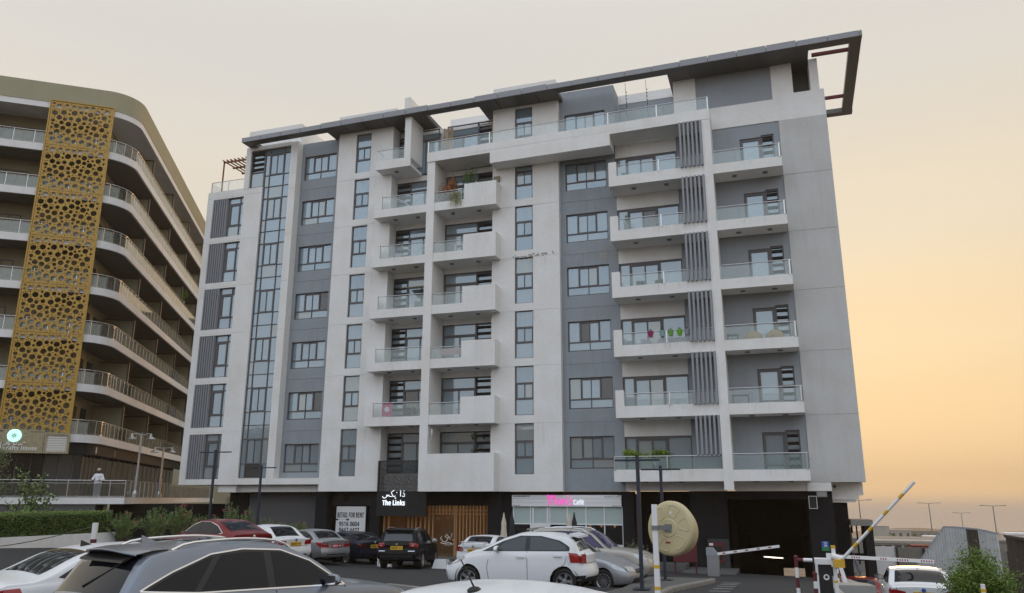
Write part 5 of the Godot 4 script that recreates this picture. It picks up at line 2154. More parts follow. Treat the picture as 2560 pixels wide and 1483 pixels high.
	p.merge({
		"fo": .80, "wb": 2.57, "wr": .31,
		"top": [[0, .66], [.3, .84], [.85, 1.00], [1.10, 1.06], [1.80, 1.36], [2.25, 1.46], [2.75, 1.46], [3.35, 1.40], [3.58, 1.33], [3.86, 1.05], [3.95, .98], [4.05, .94]],
		"belt": [[0, .60], [.5, .80], [1.3, .93], [2.5, .98], [3.6, 1.04], [4.05, .92]],
		"bot": [[0, .24], [.5, .19], [1.2, .20], [3.0, .21], [3.6, .26], [4.05, .33]],
		"plan": [[0, .74], [.35, .90], [.8, .985], [1.3, 1.0], [3.0, 1.0], [3.55, .955], [3.9, .86], [4.05, .78]], "cR": .20, "cF": .22,
		"tail": [[.3, .12], [.45, .0], [.60, .02], [.72, .08], [1.0, .07], [1.1, .05]],
		"dlo": [1.18, .99, 1.75, 1.25, 2.2, 1.385, 2.75, 1.385, 3.25, 1.28, 3.55, 1.12, 3.55, 1.03],
		"side_windows": [[1.55, 1.02, 1.80, 1.23, 2.2, 1.355, 2.36, 1.36, 2.34, 1.03], [2.46, 1.035, 2.47, 1.36, 2.75, 1.355, 3.20, 1.26, 3.44, 1.12, 3.42, 1.06], [1.28, 1.00, 1.50, 1.02, 1.68, 1.18]],
		"windscreen": [1.14, -.62, 1.14, .62, 2.02, .52, 2.02, -.52],
		"rear_window": [3.50, -.50, 3.50, .50, 3.86, .58, 3.86, -.58],
		"seams": [[2.40, 1.0, 2.42, .5, 2.42, .30], [1.40, .97, 1.33, .6, 1.38, .32], [3.48, 1.02, 3.40, .74, 3.02, .42]],
		"handles": [[2.24, .87], [3.22, .91]],
		"tail_rear": [[.58, .74, .60, .96, .80, .97, .80, .75]],
		"tail_side": [[3.62, .76, 3.52, 1.00, 3.96, .97, 4.04, .75]],
		"head_front": [[.30, .62, .36, .71, .70, .74, .72, .64]],
		"head_side": [[.03, .62, .06, .70, .66, .92, .60, .80]],
		"front_dark": [[-.35, .52, .35, .52, .36, .60, -.36, .60], [.52, .30, .70, .30, .70, .50, .56, .50], [-.70, .30, -.52, .30, -.56, .50, -.70, .50]],
		"rear_dark": [[-.70, .30, .70, .30, .66, .42, -.66, .42]],
		"mirror": [1.62, 1.06], "glass": M.car_glass_light, "spokes": 5, "whip": 3.3, "fuel": true,
	}, true)
	p.erase("plate")
	o = stand("parked_hatchback", "white five-door hatchback seen side-on, in front of the silver saloon", "", p, M.car_white, Vector2(-6.70, 22.9), -91)
	s = car_shape(p)
	off = Vector3.ZERO
	sp = mb()
	sp.obox(s.place(3.60, 1.395, 0), Vector3(.56, 0, 0), Vector3(0, .025, -.005), Vector3(0, -.03, .12))
	obj("spoiler", sp, M.car_white, o)
	obj("bumper_trim", patch(s, pv([3.62, .30, 3.74, .44, 4.04, .46, 4.04, .31]), "side", -1, .008), M.trim_black, o)
	obj("fuel_flap", outline(s, pv([3.50, .76, 3.56, .70, 3.62, .76, 3.62, .84, 3.56, .90, 3.50, .84]), "side", -1, .008, .004), M.grey_metal, o)
	# ---- white saloon on the ramp at the right
	p = sedan(4.64, 1.81, 1.43)
	p.badge = [.95, "blue_sign"]
	p.fin = [3.35, .9, "car_white"]
	p.mirror_mat = "black"
	p.tail_rear = [[.42, .76, .44, .90, .70, .95, .82, .93, .82, .80, .62, .74]]
	p.rear_window = [3.38, -.58, 3.38, .58, 4.06, .66, 4.06, -.66]
	stand("parked_car", "white saloon with black mirrors heading down the ramp beside the barriers", "", p, M.car_white, Vector2(3.5, 16.8), 3, -0.30)
	p = sedan(4.5, 1.8, 1.5)
	car("parked_car", "red car low on the ramp beyond the barrier, only its roof in view", "", p, M.car_red, Vector3(3.1, -1.9, 2.3), 3)
	# ---- foreground
	p = suv(4.89, 1.895, 1.69)
	p.merge({
		"top": [[0, .80], [.3, .96], [1.15, 1.07], [1.42, 1.10], [2.10, 1.48], [2.55, 1.65], [3.1, 1.69], [3.8, 1.665], [4.25, 1.60], [4.37, 1.54], [4.72, 1.13], [4.80, 1.06], [4.89, 1.03]],
		"belt": [[0, .74], [.5, .93], [1.4, 1.02], [2.5, 1.04], [3.5, 1.10], [4.2, 1.16], [4.89, 1.02]],
		"tail": [[.4, .10], [.58, .0], [.75, .0], [.84, .06], [1.02, .03], [1.06, .02]],
		"tumble": .38,
		"dlo": [1.60, 1.07, 2.12, 1.40, 2.55, 1.55, 3.1, 1.585, 3.55, 1.545, 4.05, 1.38, 4.46, 1.20, 3.75, 1.135],
		"side_windows": [[1.72, 1.09, 2.14, 1.38, 2.55, 1.52, 2.70, 1.53, 2.69, 1.10], [2.80, 1.10, 2.81, 1.535, 3.1, 1.545, 3.42, 1.525, 3.72, 1.15, 3.5, 1.125], [3.80, 1.155, 3.52, 1.515, 3.60, 1.50, 4.04, 1.345, 4.36, 1.205]],
		"rear_window": [4.28, -.56, 4.28, .56, 4.70, .72, 4.70, -.72],
		"chrome": [0, 8], "rails": [2.3, 4.0], "fin": [3.95, 1.25, "car_bluegrey"],
		"tail_rear": [[.36, .86, .42, .98, .82, 1.04, .84, .90]],
		"tail_side": [[4.44, .90, 4.40, 1.02, 4.87, 1.0, 4.87, .88]],
		"sunroof": [2.52, -.44, 2.52, .44, 3.55, .46, 3.55, -.46],
		"spokes": 10,
	}, true)
	p.erase("cladding")
	p.erase("plate")
	o = car("parked_suv", "grey-blue SUV with chrome roof rails, nearest the camera at lower left", "", p, M.car_bluegrey, Vector3(SUVX, ground(SUVX, SUVZ) + SUVY, SUVZ), SUVA)
	s = car_shape(p)
	off = Vector3.ZERO
	sp = mb()
	var A := []
	for i in 9:
		var z := lerpf(-.62, .62, i / 8.0)
		var e := 1.0 - pow(absf(z) / .62, 4) * .35
		var y := s.top_y(4.0, z)
		var base := s.place(4.02, s.top_y(4.02, z * .98) + .012, z)
		var tip := s.place(4.22, 1.625 - .05 * z * z / .38, z * 1.0) + Vector3(0, 0, .28 * e)
		A.append([base, base.lerp(tip, .5) + Vector3(0, .012, 0), tip, tip + Vector3(0, -.025, .0), base.lerp(tip, .6) + Vector3(0, -.075, 0), base + Vector3(0, -.08, .10)])
	sp.grid(A, true)
	obj("spoiler", sp, M.car_bluegrey, o)
	var us := mb()
	for sg in [-1.0, 1.0]:
		us.tri(A[0][5] if sg < 0 else A[8][5], A[0][2] if sg < 0 else A[8][2], A[0][0] if sg < 0 else A[8][0], Vector3(sg, 0, 0))
	us.obox(s.place(4.40, 1.545, 0), Vector3(.52, 0, 0), Vector3(0, .012, -.004), Vector3(0, -.05, .11))
	obj("spoiler_underside", us, M.black, o)
	var bd := s.place(4.89, .93, 0)
	var bg := mb()
	bg.lathe([Vector2(.052, .0), Vector2(.06, .018), Vector2(.068, .0)], 22, Transform3D(Basis(Vector3(1.25, 0, 0), Vector3(0, 0, 1), Vector3(0, -1, 0)), bd + Vector3(0, 0, .008)))
	bg.bar(bd + Vector3(-.035, -.035, .018), bd + Vector3(.03, .045, .018), .012, .012)
	bg.bar(bd + Vector3(-.035, -.035, .018), bd + Vector3(.05, -.035, .018), .012, .012)
	obj("badge", bg, M.chrome, o)
	var wp := mb()
	var w0 := s.place(4.66, s.top_y(4.66, 0) + .02, -.05)
	var w1 := s.place(4.40, s.top_y(4.40, .45) + .02, .45)
	wp.tube([w0, w1], .012, -1, 5)
	obj("wiper", wp, M.black, o)
	p = sedan(4.7, 1.82, 1.45)
	p.fin = [3.28, .95, "black"]
	p.rear_glass = M.car_glass_light
	p.tail_rear = [[.30, .80, .40, .90, .84, .96, .84, .84]]
	car("parked_car", "white saloon cut by the left edge, beside the grey-blue SUV", "", p, M.car_white, Vector3(WSX, ground(WSX, WSZ) + WSY, WSZ), WSA)
	p = sedan(4.4, 1.75, 1.47)
	p.whip = 3.05
	car("parked_car", "white car at the bottom middle, only its roof and whip antenna in view", "", p, M.car_white, Vector3(WRX, ground(WRX, WRZ) + WRY, WRZ), WRA)

const SUVX := -6.85
const SUVZ := 34.3
const SUVY := -0.10
const SUVA := 20.0
const WSX := -9.5
const WSZ := 33.4
const WSY := 0.0
const WSA := 20.0
const WRX := -1.9
const WRZ := 37.45
const WRY := 0.0
const WRA := 16.0

func L4(l: float, d: float) -> float:
	return l - d

# ---------------------------------------------------------------- ground surfaces
func sheet(xs: Array, zs: Array, h: Callable, lift: float, uvs: float) -> MB:
	off = Vector3.ZERO
	var b := mb()
	b.use_uv = true
	for i in xs.size() - 1:
		for k in zs.size() - 1:
			var q := []
			for u: Array in [[i, k], [i + 1, k], [i + 1, k + 1], [i, k + 1]]:
				var x: float = xs[u[0]]; var z: float = zs[u[1]]
				q.append(Vector3(x, h.call(x, z) + lift, z))
			for t: Array in [[0, 1, 2], [0, 2, 3]]:
				var n0 := b.v.size()
				b.tri(q[t[0]], q[t[1]], q[t[2]], Vector3.UP)
				for j in range(n0, b.v.size()):
					b.uv.append(Vector2(b.v[j].x, b.v[j].z) * uvs)
	return b

func steps(a: float, b: float, n: int) -> Array:
	var r := []
	for i in n + 1:
		r.append(lerpf(a, b, float(i) / n))
	return r

func build_ground() -> void:
	var xs := steps(-29.2, 1.25, 28)
	var zs := [-0.35, 2.0, 5.0, 8.0, 11.4, 14.0, 17.2, 21.0, 24.5, 30.0, 37.0, 45.0, 60.0]
	struct("parking_ground", sheet(xs, zs, ground, 0.0, 0.3125), M.paving)
	# lane going down at the right
	struct("ramp_road", sheet([1.25, 3.0, 4.4], [-12.0, -4.0, 5.0, 12.0, 18.0, 24.0, 29.0, 34.0, 37.0, 45.0, 60.0], func(_x: float, z: float) -> float: return lane_height(z), 0.0, 0.3125), M.lane)
	off = Vector3.ZERO
	var rw := mb()
	for i in 17:
		var z0 := -0.2 + i * 2.15
		var z1 := z0 + 2.15
		var e := 2.4 if z1 < 17.2 else 1.28
		var a := ground(1.2, z0) + 0.10
		var c := ground(1.2, z1) + 0.10
		if z1 < 36.5:
			rw.hexa([Vector3(1.14, lane_height(z0) - .4, z0), Vector3(e, lane_height(z0) - .4, z0), Vector3(e, a, z0), Vector3(1.14, a, z0), Vector3(1.14, lane_height(z1) - .4, z1), Vector3(e, lane_height(z1) - .4, z1), Vector3(e, c, z1), Vector3(1.14, c, z1)])
	struct("ramp_wall", rw, M.concrete)
	# far land, falling away to the plain
	var land := func(x: float, z: float) -> float:
		var d := Vector2(x, z - 44.0).length()
		var h := pl(d, [[0, -2.5], [50, -3.6], [75, -5.0], [200, -11.0], [500, -22.0], [1250, -42.0]])
		if z > 44.0:  # unseen hill behind the camera, added to darken what the low windows reflect
			h = pl(z, [[44, -2.5], [60, -1.5], [100, 4.0], [160, 16.0], [260, 34.0], [500, 44.0]]) + 3.0 * sin(x * 0.013) * sm(100, 200, z)
		if z > -20.0 and z <= 44.0:
			h = lerpf(h, minf(h, -2.5), 1.0)
		return h
	var gx := [-900.0, -600.0, -350.0, -180.0, -90.0, -45.0, -20.0, 0.0, 20.0, 45.0, 90.0, 180.0, 350.0, 600.0, 900.0]
	var gz := [-1250.0, -950.0, -700.0, -450.0, -280.0, -160.0, -90.0, -45.0, -20.0, 0.0, 20.0, 43.0, 62.0, 90.0, 120.0, 160.0, 260.0, 420.0]
	struct("terrain", sheet(gx, gz, land, 0.0, 0.1), M.sand)
	struct("parking_ground", sheet(steps(-60, 30, 12), [45.0, 60.0, 75.0, 90.0, 104.0], func(_x: float, z: float) -> float: return 1.06 + (z - 45.0) * 0.004, -0.03, 0.3125), M.paving)
	# planting bed behind the low wall
	off = Vector3.ZERO
	var wl := mb()
	wl.box(-29.4, -1.0, 13.8, -29.2, 1.5, 30.0)
	wl.box(-31.4, -1.0, 13.6, -29.4, 1.5, 13.8)
	solo("low_wall", wl, M.offwhite_edge, "low white rendered wall below the clipped hedge", "wall")
	struct("planting_bed", bx(-42, -1, 13.8, -29.4, 1.36, 30), M.soil)
	struct("planting_bed", bx(-29.5, -1.0, 3.0, -23.4, 0.42, 13.5), M.soil)
	struct("side_street", bx(-60, -2, -40, -30.5, 0.55, 13.6), M.paving)
	# kerb stones of the island before the hatchback
	var kb := 0
	for i in 7:
		var a := Vector2(-9.75, 24.75).lerp(Vector2(-4.3, 27.3), i / 7.0)
		var c := Vector2(-9.75, 24.75).lerp(Vector2(-4.3, 27.3), (i + 0.97) / 7.0)
		kerb_stone(a, c, 0.30, 0.14)
	for i in 4:
		kerb_stone(Vector2(-9.75, 24.8).lerp(Vector2(-9.1, 27.0), i / 4.0), Vector2(-9.75, 24.8).lerp(Vector2(-9.1, 27.0), (i + .96) / 4.0), 0.30, 0.14)
	off = Vector3.ZERO
	var isl := PackedVector2Array([Vector2(-9.5, 24.95), Vector2(-4.3, 27.35), Vector2(-4.3, 30.0), Vector2(-8.9, 28.0)])
	var ib := mb()
	ib.prism(isl, 0.5, ground(-7, 26.5) + 0.12)
	struct("kerb_island", ib, M.pavement)
	# island with the lamps and the mirror
	var edge := [Vector2(-2.45, 15.2), Vector2(-2.45, 17.0), Vector2(-2.75, 19.4), Vector2(-3.0, 21.6), Vector2(-2.95, 24.0), Vector2(-2.2, 26.2), Vector2(-2.1, 29.0)]
	var poly := PackedVector2Array(edge)
	poly.append_array([Vector2(-4.6, 29.0), Vector2(-4.4, 26.2), Vector2(-4.1, 22.5), Vector2(-4.3, 19.0), Vector2(-4.6, 15.2)])
	var gi := mb()
	var t := Geometry2D.triangulate_polygon(poly)
	for i in range(0, t.size(), 3):
		var q := []
		for k in 3:
			var u := poly[t[i + k]]
			q.append(Vector3(u.x, ground(u.x, u.y) + 0.115, u.y))
		gi.tri(q[0], q[1], q[2], Vector3.UP)
	struct("kerb_island", gi, M.pavement)
	for i in edge.size() - 1:
		var n := int(ceilf((edge[i] as Vector2).distance_to(edge[i + 1]) / 0.9))
		for k in n:
			kerb_stone((edge[i] as Vector2).lerp(edge[i + 1], float(k) / n), (edge[i] as Vector2).lerp(edge[i + 1], (k + .96) / n), 0.18, 0.125)
	# parking ticks beside it
	off = Vector3.ZERO
	for i in 7:
		var z := 15.6 + i * 1.25
		var m := mb()
		var y := ground(-1.8, z) + 0.004
		m.quad(Vector3(-2.1, y, z), Vector3(-1.55, y, z - 0.05), Vector3(-1.55, y, z - 0.01), Vector3(-2.1, y, z + 0.04), Vector3.UP)
		struct("road_marking", m, M.white_paint)
	# step before the shops
	struct("pavement", bx(-27.5, -1, -0.3, -4.9, -0.2, 1.6), M.pavement)
	struct("pavement", bx(-4.9, -1.5, -0.3, -2.4, -0.42, 3.4), M.pavement)

func kerb_stone(a: Vector2, c: Vector2, w: float, h: float) -> void:
	off = Vector3.ZERO
	var d := (c - a).normalized()
	var s := Vector2(-d.y, d.x) * w / 2
	var b := mb()
	var ya := ground(a.x, a.y)
	var yc := ground(c.x, c.y)
	var k := 0.035
	var lo := [a - s, c - s, c + s, a + s]
	b.hexa([Vector3(lo[0].x, ya - .2, lo[0].y), Vector3(lo[1].x, yc - .2, lo[1].y), Vector3(lo[2].x, yc - .2, lo[2].y), Vector3(lo[3].x, ya - .2, lo[3].y), Vector3(lo[0].x, ya + h - k, lo[0].y), Vector3(lo[1].x, yc + h - k, lo[1].y), Vector3(lo[2].x, yc + h - k, lo[2].y), Vector3(lo[3].x, ya + h - k, lo[3].y)])
	var e := s * 0.75
	var hi := [a - e + d * k, c - e - d * k, c + e - d * k, a + e + d * k]
	b.hexa([Vector3(lo[0].x, ya + h - k, lo[0].y), Vector3(lo[1].x, yc + h - k, lo[1].y), Vector3(lo[2].x, yc + h - k, lo[2].y), Vector3(lo[3].x, ya + h - k, lo[3].y), Vector3(hi[0].x, ya + h, hi[0].y), Vector3(hi[1].x, yc + h, hi[1].y), Vector3(hi[2].x, yc + h, hi[2].y), Vector3(hi[3].x, ya + h, hi[3].y)])
	struct("kerb_stone", b, M.kerb)

# ---------------------------------------------------------------- plants
func leaf(b: MB, p: Vector3, d: Vector3, n: Vector3, l: float, w: float) -> void:
	var s := d.cross(n).normalized() * w / 2
	var m := s.cross(d).normalized()
	var tip := p + d * l
	var mid := p + d * l * 0.45
	b.tri(p, mid + s, tip, m)
	b.tri(p, tip, mid - s, m)

func tint(r: RandomNumberGenerator, base: Color, spread: float) -> Color:
	var k := 1.0 + r.randf_range(-spread, spread)
	var y := r.randf_range(-0.12, 0.22)
	k *= 2.1
	return Color(base.r * k * (1.0 + y), base.g * k, base.b * k * (1.0 - y))

func leaf_ball(b: MB, r: RandomNumberGenerator, c: Vector3, rad: Vector3, n: int, l: float, w: float, base: Color, spread := 0.45) -> void:
	for i in n:
		var d := Vector3(r.randfn(), r.randfn(), r.randfn()).normalized()
		var p := c + d * rad * pow(r.randf(), 0.45)
		b.cur = tint(r, base, spread)
		var dir := (d * 0.7 + Vector3(r.randfn(), r.randfn() + 0.2, r.randfn()) * 0.7).normalized()
		leaf(b, p, dir, Vector3(r.randfn(), r.randfn() + 0.6, r.randfn()).normalized(), l * r.randf_range(0.7, 1.3), w * r.randf_range(0.7, 1.2))

func foliage(b: MB, parent: Node3D, called := "foliage") -> void:
	var o := obj(called, b, M.leaf, parent)
	o.set_meta("kind", "stuff")

func cmb() -> MB:
	var b := mb()
	b.use_col = true
	return b

func oleander(at: Vector3, h: float, w: float, stems: int, seed_: int, label: String, flowers: int) -> void:
	var root := thing("oleander_bush", label, "bush", at, "")
	var r := RandomNumberGenerator.new()
	r.seed = seed_
	var b := cmb()
	var st := mb()
	var fl := mb()
	for i in stems:
		var a := r.randf() * TAU
		var lean := r.randf_range(0.05, 1.0)
		var top := at + Vector3(cos(a) * w * lean, h * r.randf_range(0.62, 1.0) * (1.0 - 0.25 * lean), sin(a) * w * lean)
		var base := at + Vector3(cos(a) * w * 0.25 * r.randf(), 0, sin(a) * w * 0.25 * r.randf())
		var bend := base.lerp(top, 0.55) + Vector3(0, h * 0.1, 0)
		st.tube([base, bend, top], 0.012, 0.004, 4, false)
		var shade := r.randf_range(0.75, 1.25)
		for k in 46:
			var t := r.randf_range(0.18, 1.0)
			var p := base.lerp(bend, t / 0.55) if t < 0.55 else bend.lerp(top, (t - 0.55) / 0.45)
			var dd := (Vector3(r.randfn(), 0.5 + r.randf(), r.randfn()) * 0.8 + (top - bend).normalized() * 0.6).normalized()
			b.cur = tint(r, Color(0.07, 0.105, 0.035) * shade, 0.3)
			leaf(b, p, dd, Vector3(r.randfn(), r.randfn(), r.randfn()).normalized(), r.randf_range(0.10, 0.19), 0.028)
		if i < flowers:
			for k in 9:
				var c := top + Vector3(r.randfn(), r.randfn() * 0.7 + 0.3, r.randfn()) * 0.055
				leaf(fl, c, Vector3(r.randfn(), r.randfn(), r.randfn()).normalized(), Vector3(r.randfn(), r.randfn(), r.randfn()).normalized(), 0.065, 0.06)
	foliage(b, root)
	obj("stems", st, M.bark, root).set_meta("kind", "stuff")
	if flowers:
		obj("flowers", fl, M.petal, root).set_meta("kind", "stuff")

func build_plants() -> void:
	var r := RandomNumberGenerator.new()
	# clipped hedge
	r.seed = 5
	var at := Vector3(-30.0, 1.36, 21)
	var root := thing("hedge", "clipped dark green hedge growing behind the low white wall", "hedge", at)
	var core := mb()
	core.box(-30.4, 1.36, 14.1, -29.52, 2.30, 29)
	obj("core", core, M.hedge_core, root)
	var b := cmb()
	for i in 26000:
		var z := r.randf_range(13.9, 26.0)
		var q := r.randf()
		var p := Vector3(-29.42 + r.randfn() * 0.045, r.randf_range(1.4, 2.38), z)
		var n := Vector3(1, 0.2, 0)
		if q < 0.30:
			p = Vector3(r.randf_range(-30.4, -29.45), 2.36 + r.randfn() * 0.045, z)
			n = Vector3(0, 1, 0)
		elif q < 0.36:
			p = Vector3(r.randf_range(-30.4, -29.5), r.randf_range(1.4, 2.36), 14.0 + r.randfn() * 0.05)
			n = Vector3(0, 0.2, -1)
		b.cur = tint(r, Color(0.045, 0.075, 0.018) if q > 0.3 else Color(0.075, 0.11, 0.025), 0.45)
		leaf(b, p, (n * 0.5 + Vector3(r.randfn(), r.randfn() + 0.3, r.randfn()) * 0.7).normalized(), Vector3(r.randfn(), r.randfn(), r.randfn()).normalized(), r.randf_range(0.05, 0.09), 0.035)
	foliage(b, root)
	# oleanders
	oleander(Vector3(-28.7, 1.0, 13.9), 1.5, 0.9, 46, 11, "bushy oleander at the end of the low white wall", 2)
	oleander(Vector3(-28.1, 0.9, 12.6), 1.75, 0.95, 52, 12, "second oleander from the low wall, with few flowers", 2)
	oleander(Vector3(-27.4, 0.9, 11.7), 1.85, 0.9, 52, 13, "oleander with pink flowers left of the first blue lamp post", 8)
	oleander(Vector3(-26.9, 0.85, 10.5), 1.6, 0.9, 40, 14, "oleander right behind the first blue lamp post", 5)
	oleander(Vector3(-28.2, 0.6, 6.9), 2.2, 0.75, 34, 15, "tall thin oleander with a pink flowering tip before the undercroft", 3)
	oleander(Vector3(-27.5, 0.55, 6.4), 2.1, 0.9, 36, 16, "low oleander beside the second blue lamp post", 3)
	oleander(Vector3(-26.6, 0.4, 5.8), 1.65, 0.9, 40, 17, "pink flowering oleander behind the white saloon", 7)
	oleander(Vector3(-26.1, 0.4, 5.3), 1.4, .9, 36, 19, "low sprawling oleander between the pink flowering one and the last", 3)
	oleander(Vector3(-25.3, 0.3, 4.8), 1.6, 0.8, 36, 18, "last oleander, nearest the empty shop", 5)
	# sapling behind the hedge
	r.seed = 8
	at = Vector3(-34.5, 1.36, 13.8)
	root = thing("young_tree", "slender young tree with broad leaves between hedge and terrace", "tree", at)
	var tr := mb()
	b = cmb()
	for q: Array in [[-.6, 2.9, .3, 26], [.15, 2.5, -.2, 22], [-1.0, 1.25, .4, 14], [.75, 1.75, -.4, 20], [-.2, 1.9, .1, 20], [.2, 1.2, .3, 18], [-.45, 1.6, -.3, 16]]:
		var tip := at + Vector3(q[0], q[1], q[2])
		var mid := at.lerp(tip, 0.5) + Vector3(0, 0.15, 0)
		tr.tube([at, mid, tip], 0.03, 0.008, 5)
		for k in int(q[3]) * 5:
			var p := mid.lerp(tip, r.randf_range(0.1, 1.05)) + Vector3(r.randfn(), r.randfn(), r.randfn()) * 0.16
			b.cur = tint(r, Color(0.06, 0.095, 0.03), 0.4)
			leaf(b, p, Vector3(r.randfn(), r.randfn() - 0.2, r.randfn()).normalized(), Vector3(r.randfn(), 1.0, r.randfn()).normalized(), r.randf_range(0.12, 0.22), 0.12)
	obj("trunk", tr, M.bark, root)
	foliage(b, root)
	# dark tree cut by the left edge
	r.seed = 9
	at = Vector3(-33.1, 1.36, 17.4)
	root = thing("leafy_tree", "dense grey-green tree cut by the left edge before the craft shop", "tree", at)
	tr = mb()
	tr.tube([at, at + Vector3(-.1, 1.2, 0), at + Vector3(-.2, 2.6, .1)], 0.12, 0.05, 7)
	for i in 6:
		var a := TAU * i / 6.0
		tr.tube([at + Vector3(-.1, 1.0 + i * .2, 0), at + Vector3(cos(a) * .8 - .2, 2.0 + i * .25, sin(a) * .8)], 0.04, 0.012, 5)
	obj("trunk", tr, M.bark, root)
	b = cmb()
	for i in 42:
		var d := Vector3(r.randfn(), r.randfn(), r.randfn()).normalized() * pow(r.randf(), 0.4)
		leaf_ball(b, r, at + Vector3(-0.35, 2.45, 0) + d * Vector3(1.0, 1.65, 1.0), Vector3.ONE * r.randf_range(0.25, 0.42), 150, 0.10, 0.045, Color(0.055, 0.07, 0.035) * r.randf_range(0.7, 1.3), 0.35)
	foliage(b, root, "crown")
	# feathery bush at the right
	r.seed = 10
	at = Vector3(3.92, lane_height(24.2) - 0.05, 24.2)
	root = thing("feathery_bush", "bright green feathery bush before the sheet metal fence", "bush", at)
	tr = mb()
	b = cmb()
	for i in 46:
		var d := Vector3(r.randfn(), r.randfn(), r.randfn()).normalized() * pow(r.randf(), 0.45)
		var c := at + Vector3(0, 0.82, 0) + d * Vector3(0.60, 0.66, 0.62) + Vector3(-0.08, 0.05, 0)
		if c.y > at.y + 1.3 and c.x > at.x + 0.2: c.y -= 0.25
		tr.tube([at + Vector3(0, 0.1, 0), at.lerp(c, 0.6) + Vector3(0, .1, 0), c], 0.014, 0.004, 4, false)
		var shade := r.randf_range(0.7, 1.35)
		for k in 270:
			var p := c + Vector3(r.randfn(), r.randfn(), r.randfn()) * 0.135
			b.cur = tint(r, Color(0.052, 0.088, 0.012) * shade, 0.35)
			leaf(b, p, Vector3(r.randfn(), r.randfn() + 0.35, r.randfn()).normalized(), Vector3(r.randfn(), r.randfn(), r.randfn()).normalized(), r.randf_range(0.05, 0.09), 0.024)
	obj("stems", tr, M.bark, root).set_meta("kind", "stuff")
	foliage(b, root)
	# potted plant by the cafe pier
	r.seed = 21
	at = Vector3(-6.3, ground(-6.3, 6.9), 6.9)
	root = thing("potted_plant", "sparse grey-green shrub in a dark pot at the right end of the cafe", "plant", at)
	var pot := mb()
	pot.lathe([Vector2(0, 0), Vector2(.2, 0), Vector2(.27, .5), Vector2(.23, .5), Vector2(.22, .42), Vector2(0, .42)], 14, Transform3D(Basis(), at))
	obj("pot", pot, M.dark_panel, root)
	b = cmb()
	for i in 26:
		var tip := at + Vector3(r.randfn() * .35, 0.7 + r.randf() * .75, r.randfn() * .3)
		for k in 20:
			b.cur = tint(r, Color(.085, .09, .06), .4)
			leaf(b, (at + Vector3(0, .45, 0)).lerp(tip, r.randf_range(.3, 1)) + Vector3(r.randfn(), r.randfn(), r.randfn()) * .05, Vector3(r.randfn(), .5 + r.randfn(), r.randfn()).normalized(), Vector3(r.randfn(), r.randfn(), r.randfn()).normalized(), .12, .03)
	foliage(b, root)
	# green climbers on balconies
	balcony_plant(Vector3(-18.85, 20.85, 0.35), Vector3(.55, 1.1, .45), 1100, Color(.19, .075, .025), 31, "dry rust brown shrub on the top glazed balcony of the middle column")
	balcony_plant(Vector3(-18.6, 20.85, 0.45), Vector3(.5, .7, .35), 900, Color(.035, .055, .016), 32, "dark green plant under the rust brown shrub", -0.35)
	balcony_plant(Vector3(-17.35, 21.3, 0.45), Vector3(.6, .95, .3), 700, Color(.04, .075, .02), 33, "green potted plant above the solid balcony corner of the middle column", 0.25)
	r.seed = 34
	off = Vector3(-17.75, 22.0, 0.95)
	b = cmb()
	for i in 60:
		var x := -17.95 + r.randfn() * .2
		var y := 21.75
		var ln := r.randf_range(.4, 1.05)
		for k in 16:
			b.cur = tint(r, Color(.10, .10, .035), .3)
			leaf(b, Vector3(x + r.randfn() * .02, y - ln * k / 16.0, 1.0 + r.randfn() * .03), Vector3(r.randfn() * .4, -1, .2).normalized(), Vector3(r.randfn(), 0, 1).normalized(), .10, .02)
	var vine := solo("hanging_vine", b, M.leaf, "trailing vine hanging down over the balcony parapet and glass", "plant")
	vine.set_meta("kind", "stuff")
	balcony_plant(Vector3(-7.6, 4.75, 0.7), Vector3(.55, .3, .4), 700, Color(.10, .15, .02), 35, "leafy green plant behind glass at the left of the first floor balcony")
	balcony_plant(Vector3(-6.3, 4.75, 0.7), Vector3(.75, .28, .4), 700, Color(.085, .13, .02), 36, "leafy green plant behind glass at the middle of the first floor balcony")
	balcony_plant(Vector3(-7.4, 18.2, 0.6), Vector3(.22, .4, .22), 130, Color(.06, .075, .03), 37, "small grey plant in the glass corner of the fifth floor balcony")
	balcony_plant(Vector3(-53.0, 21.0, -15.5), Vector3(.5, .6, .6), 500, Color(.06, .12, .02), 38, "green creeper spilling over a side balcony of the olive building")

func balcony_plant(at: Vector3, rad: Vector3, n: int, c: Color, seed_: int, label: String, dy := 0.0) -> void:
	var root := thing("balcony_plant", label, "plant", at)
	var r := RandomNumberGenerator.new()
	r.seed = seed_
	var p := mb()
	p.lathe([Vector2(0, 0), Vector2(.13, 0), Vector2(.17, .26), Vector2(.13, .26)], 10, Transform3D(Basis(), at))
	obj("pot", p, M.fin_grey, root)
	var b := cmb()
	for i in 8:
		var d := Vector3(r.randfn(), r.randfn(), r.randfn()).normalized() * 0.6
		leaf_ball(b, r, at + Vector3(0, .26 + rad.y * .9 + dy, 0) + d * rad, rad * 0.55, n / 8, .13, .06, c, .45)
	foliage(b, root)

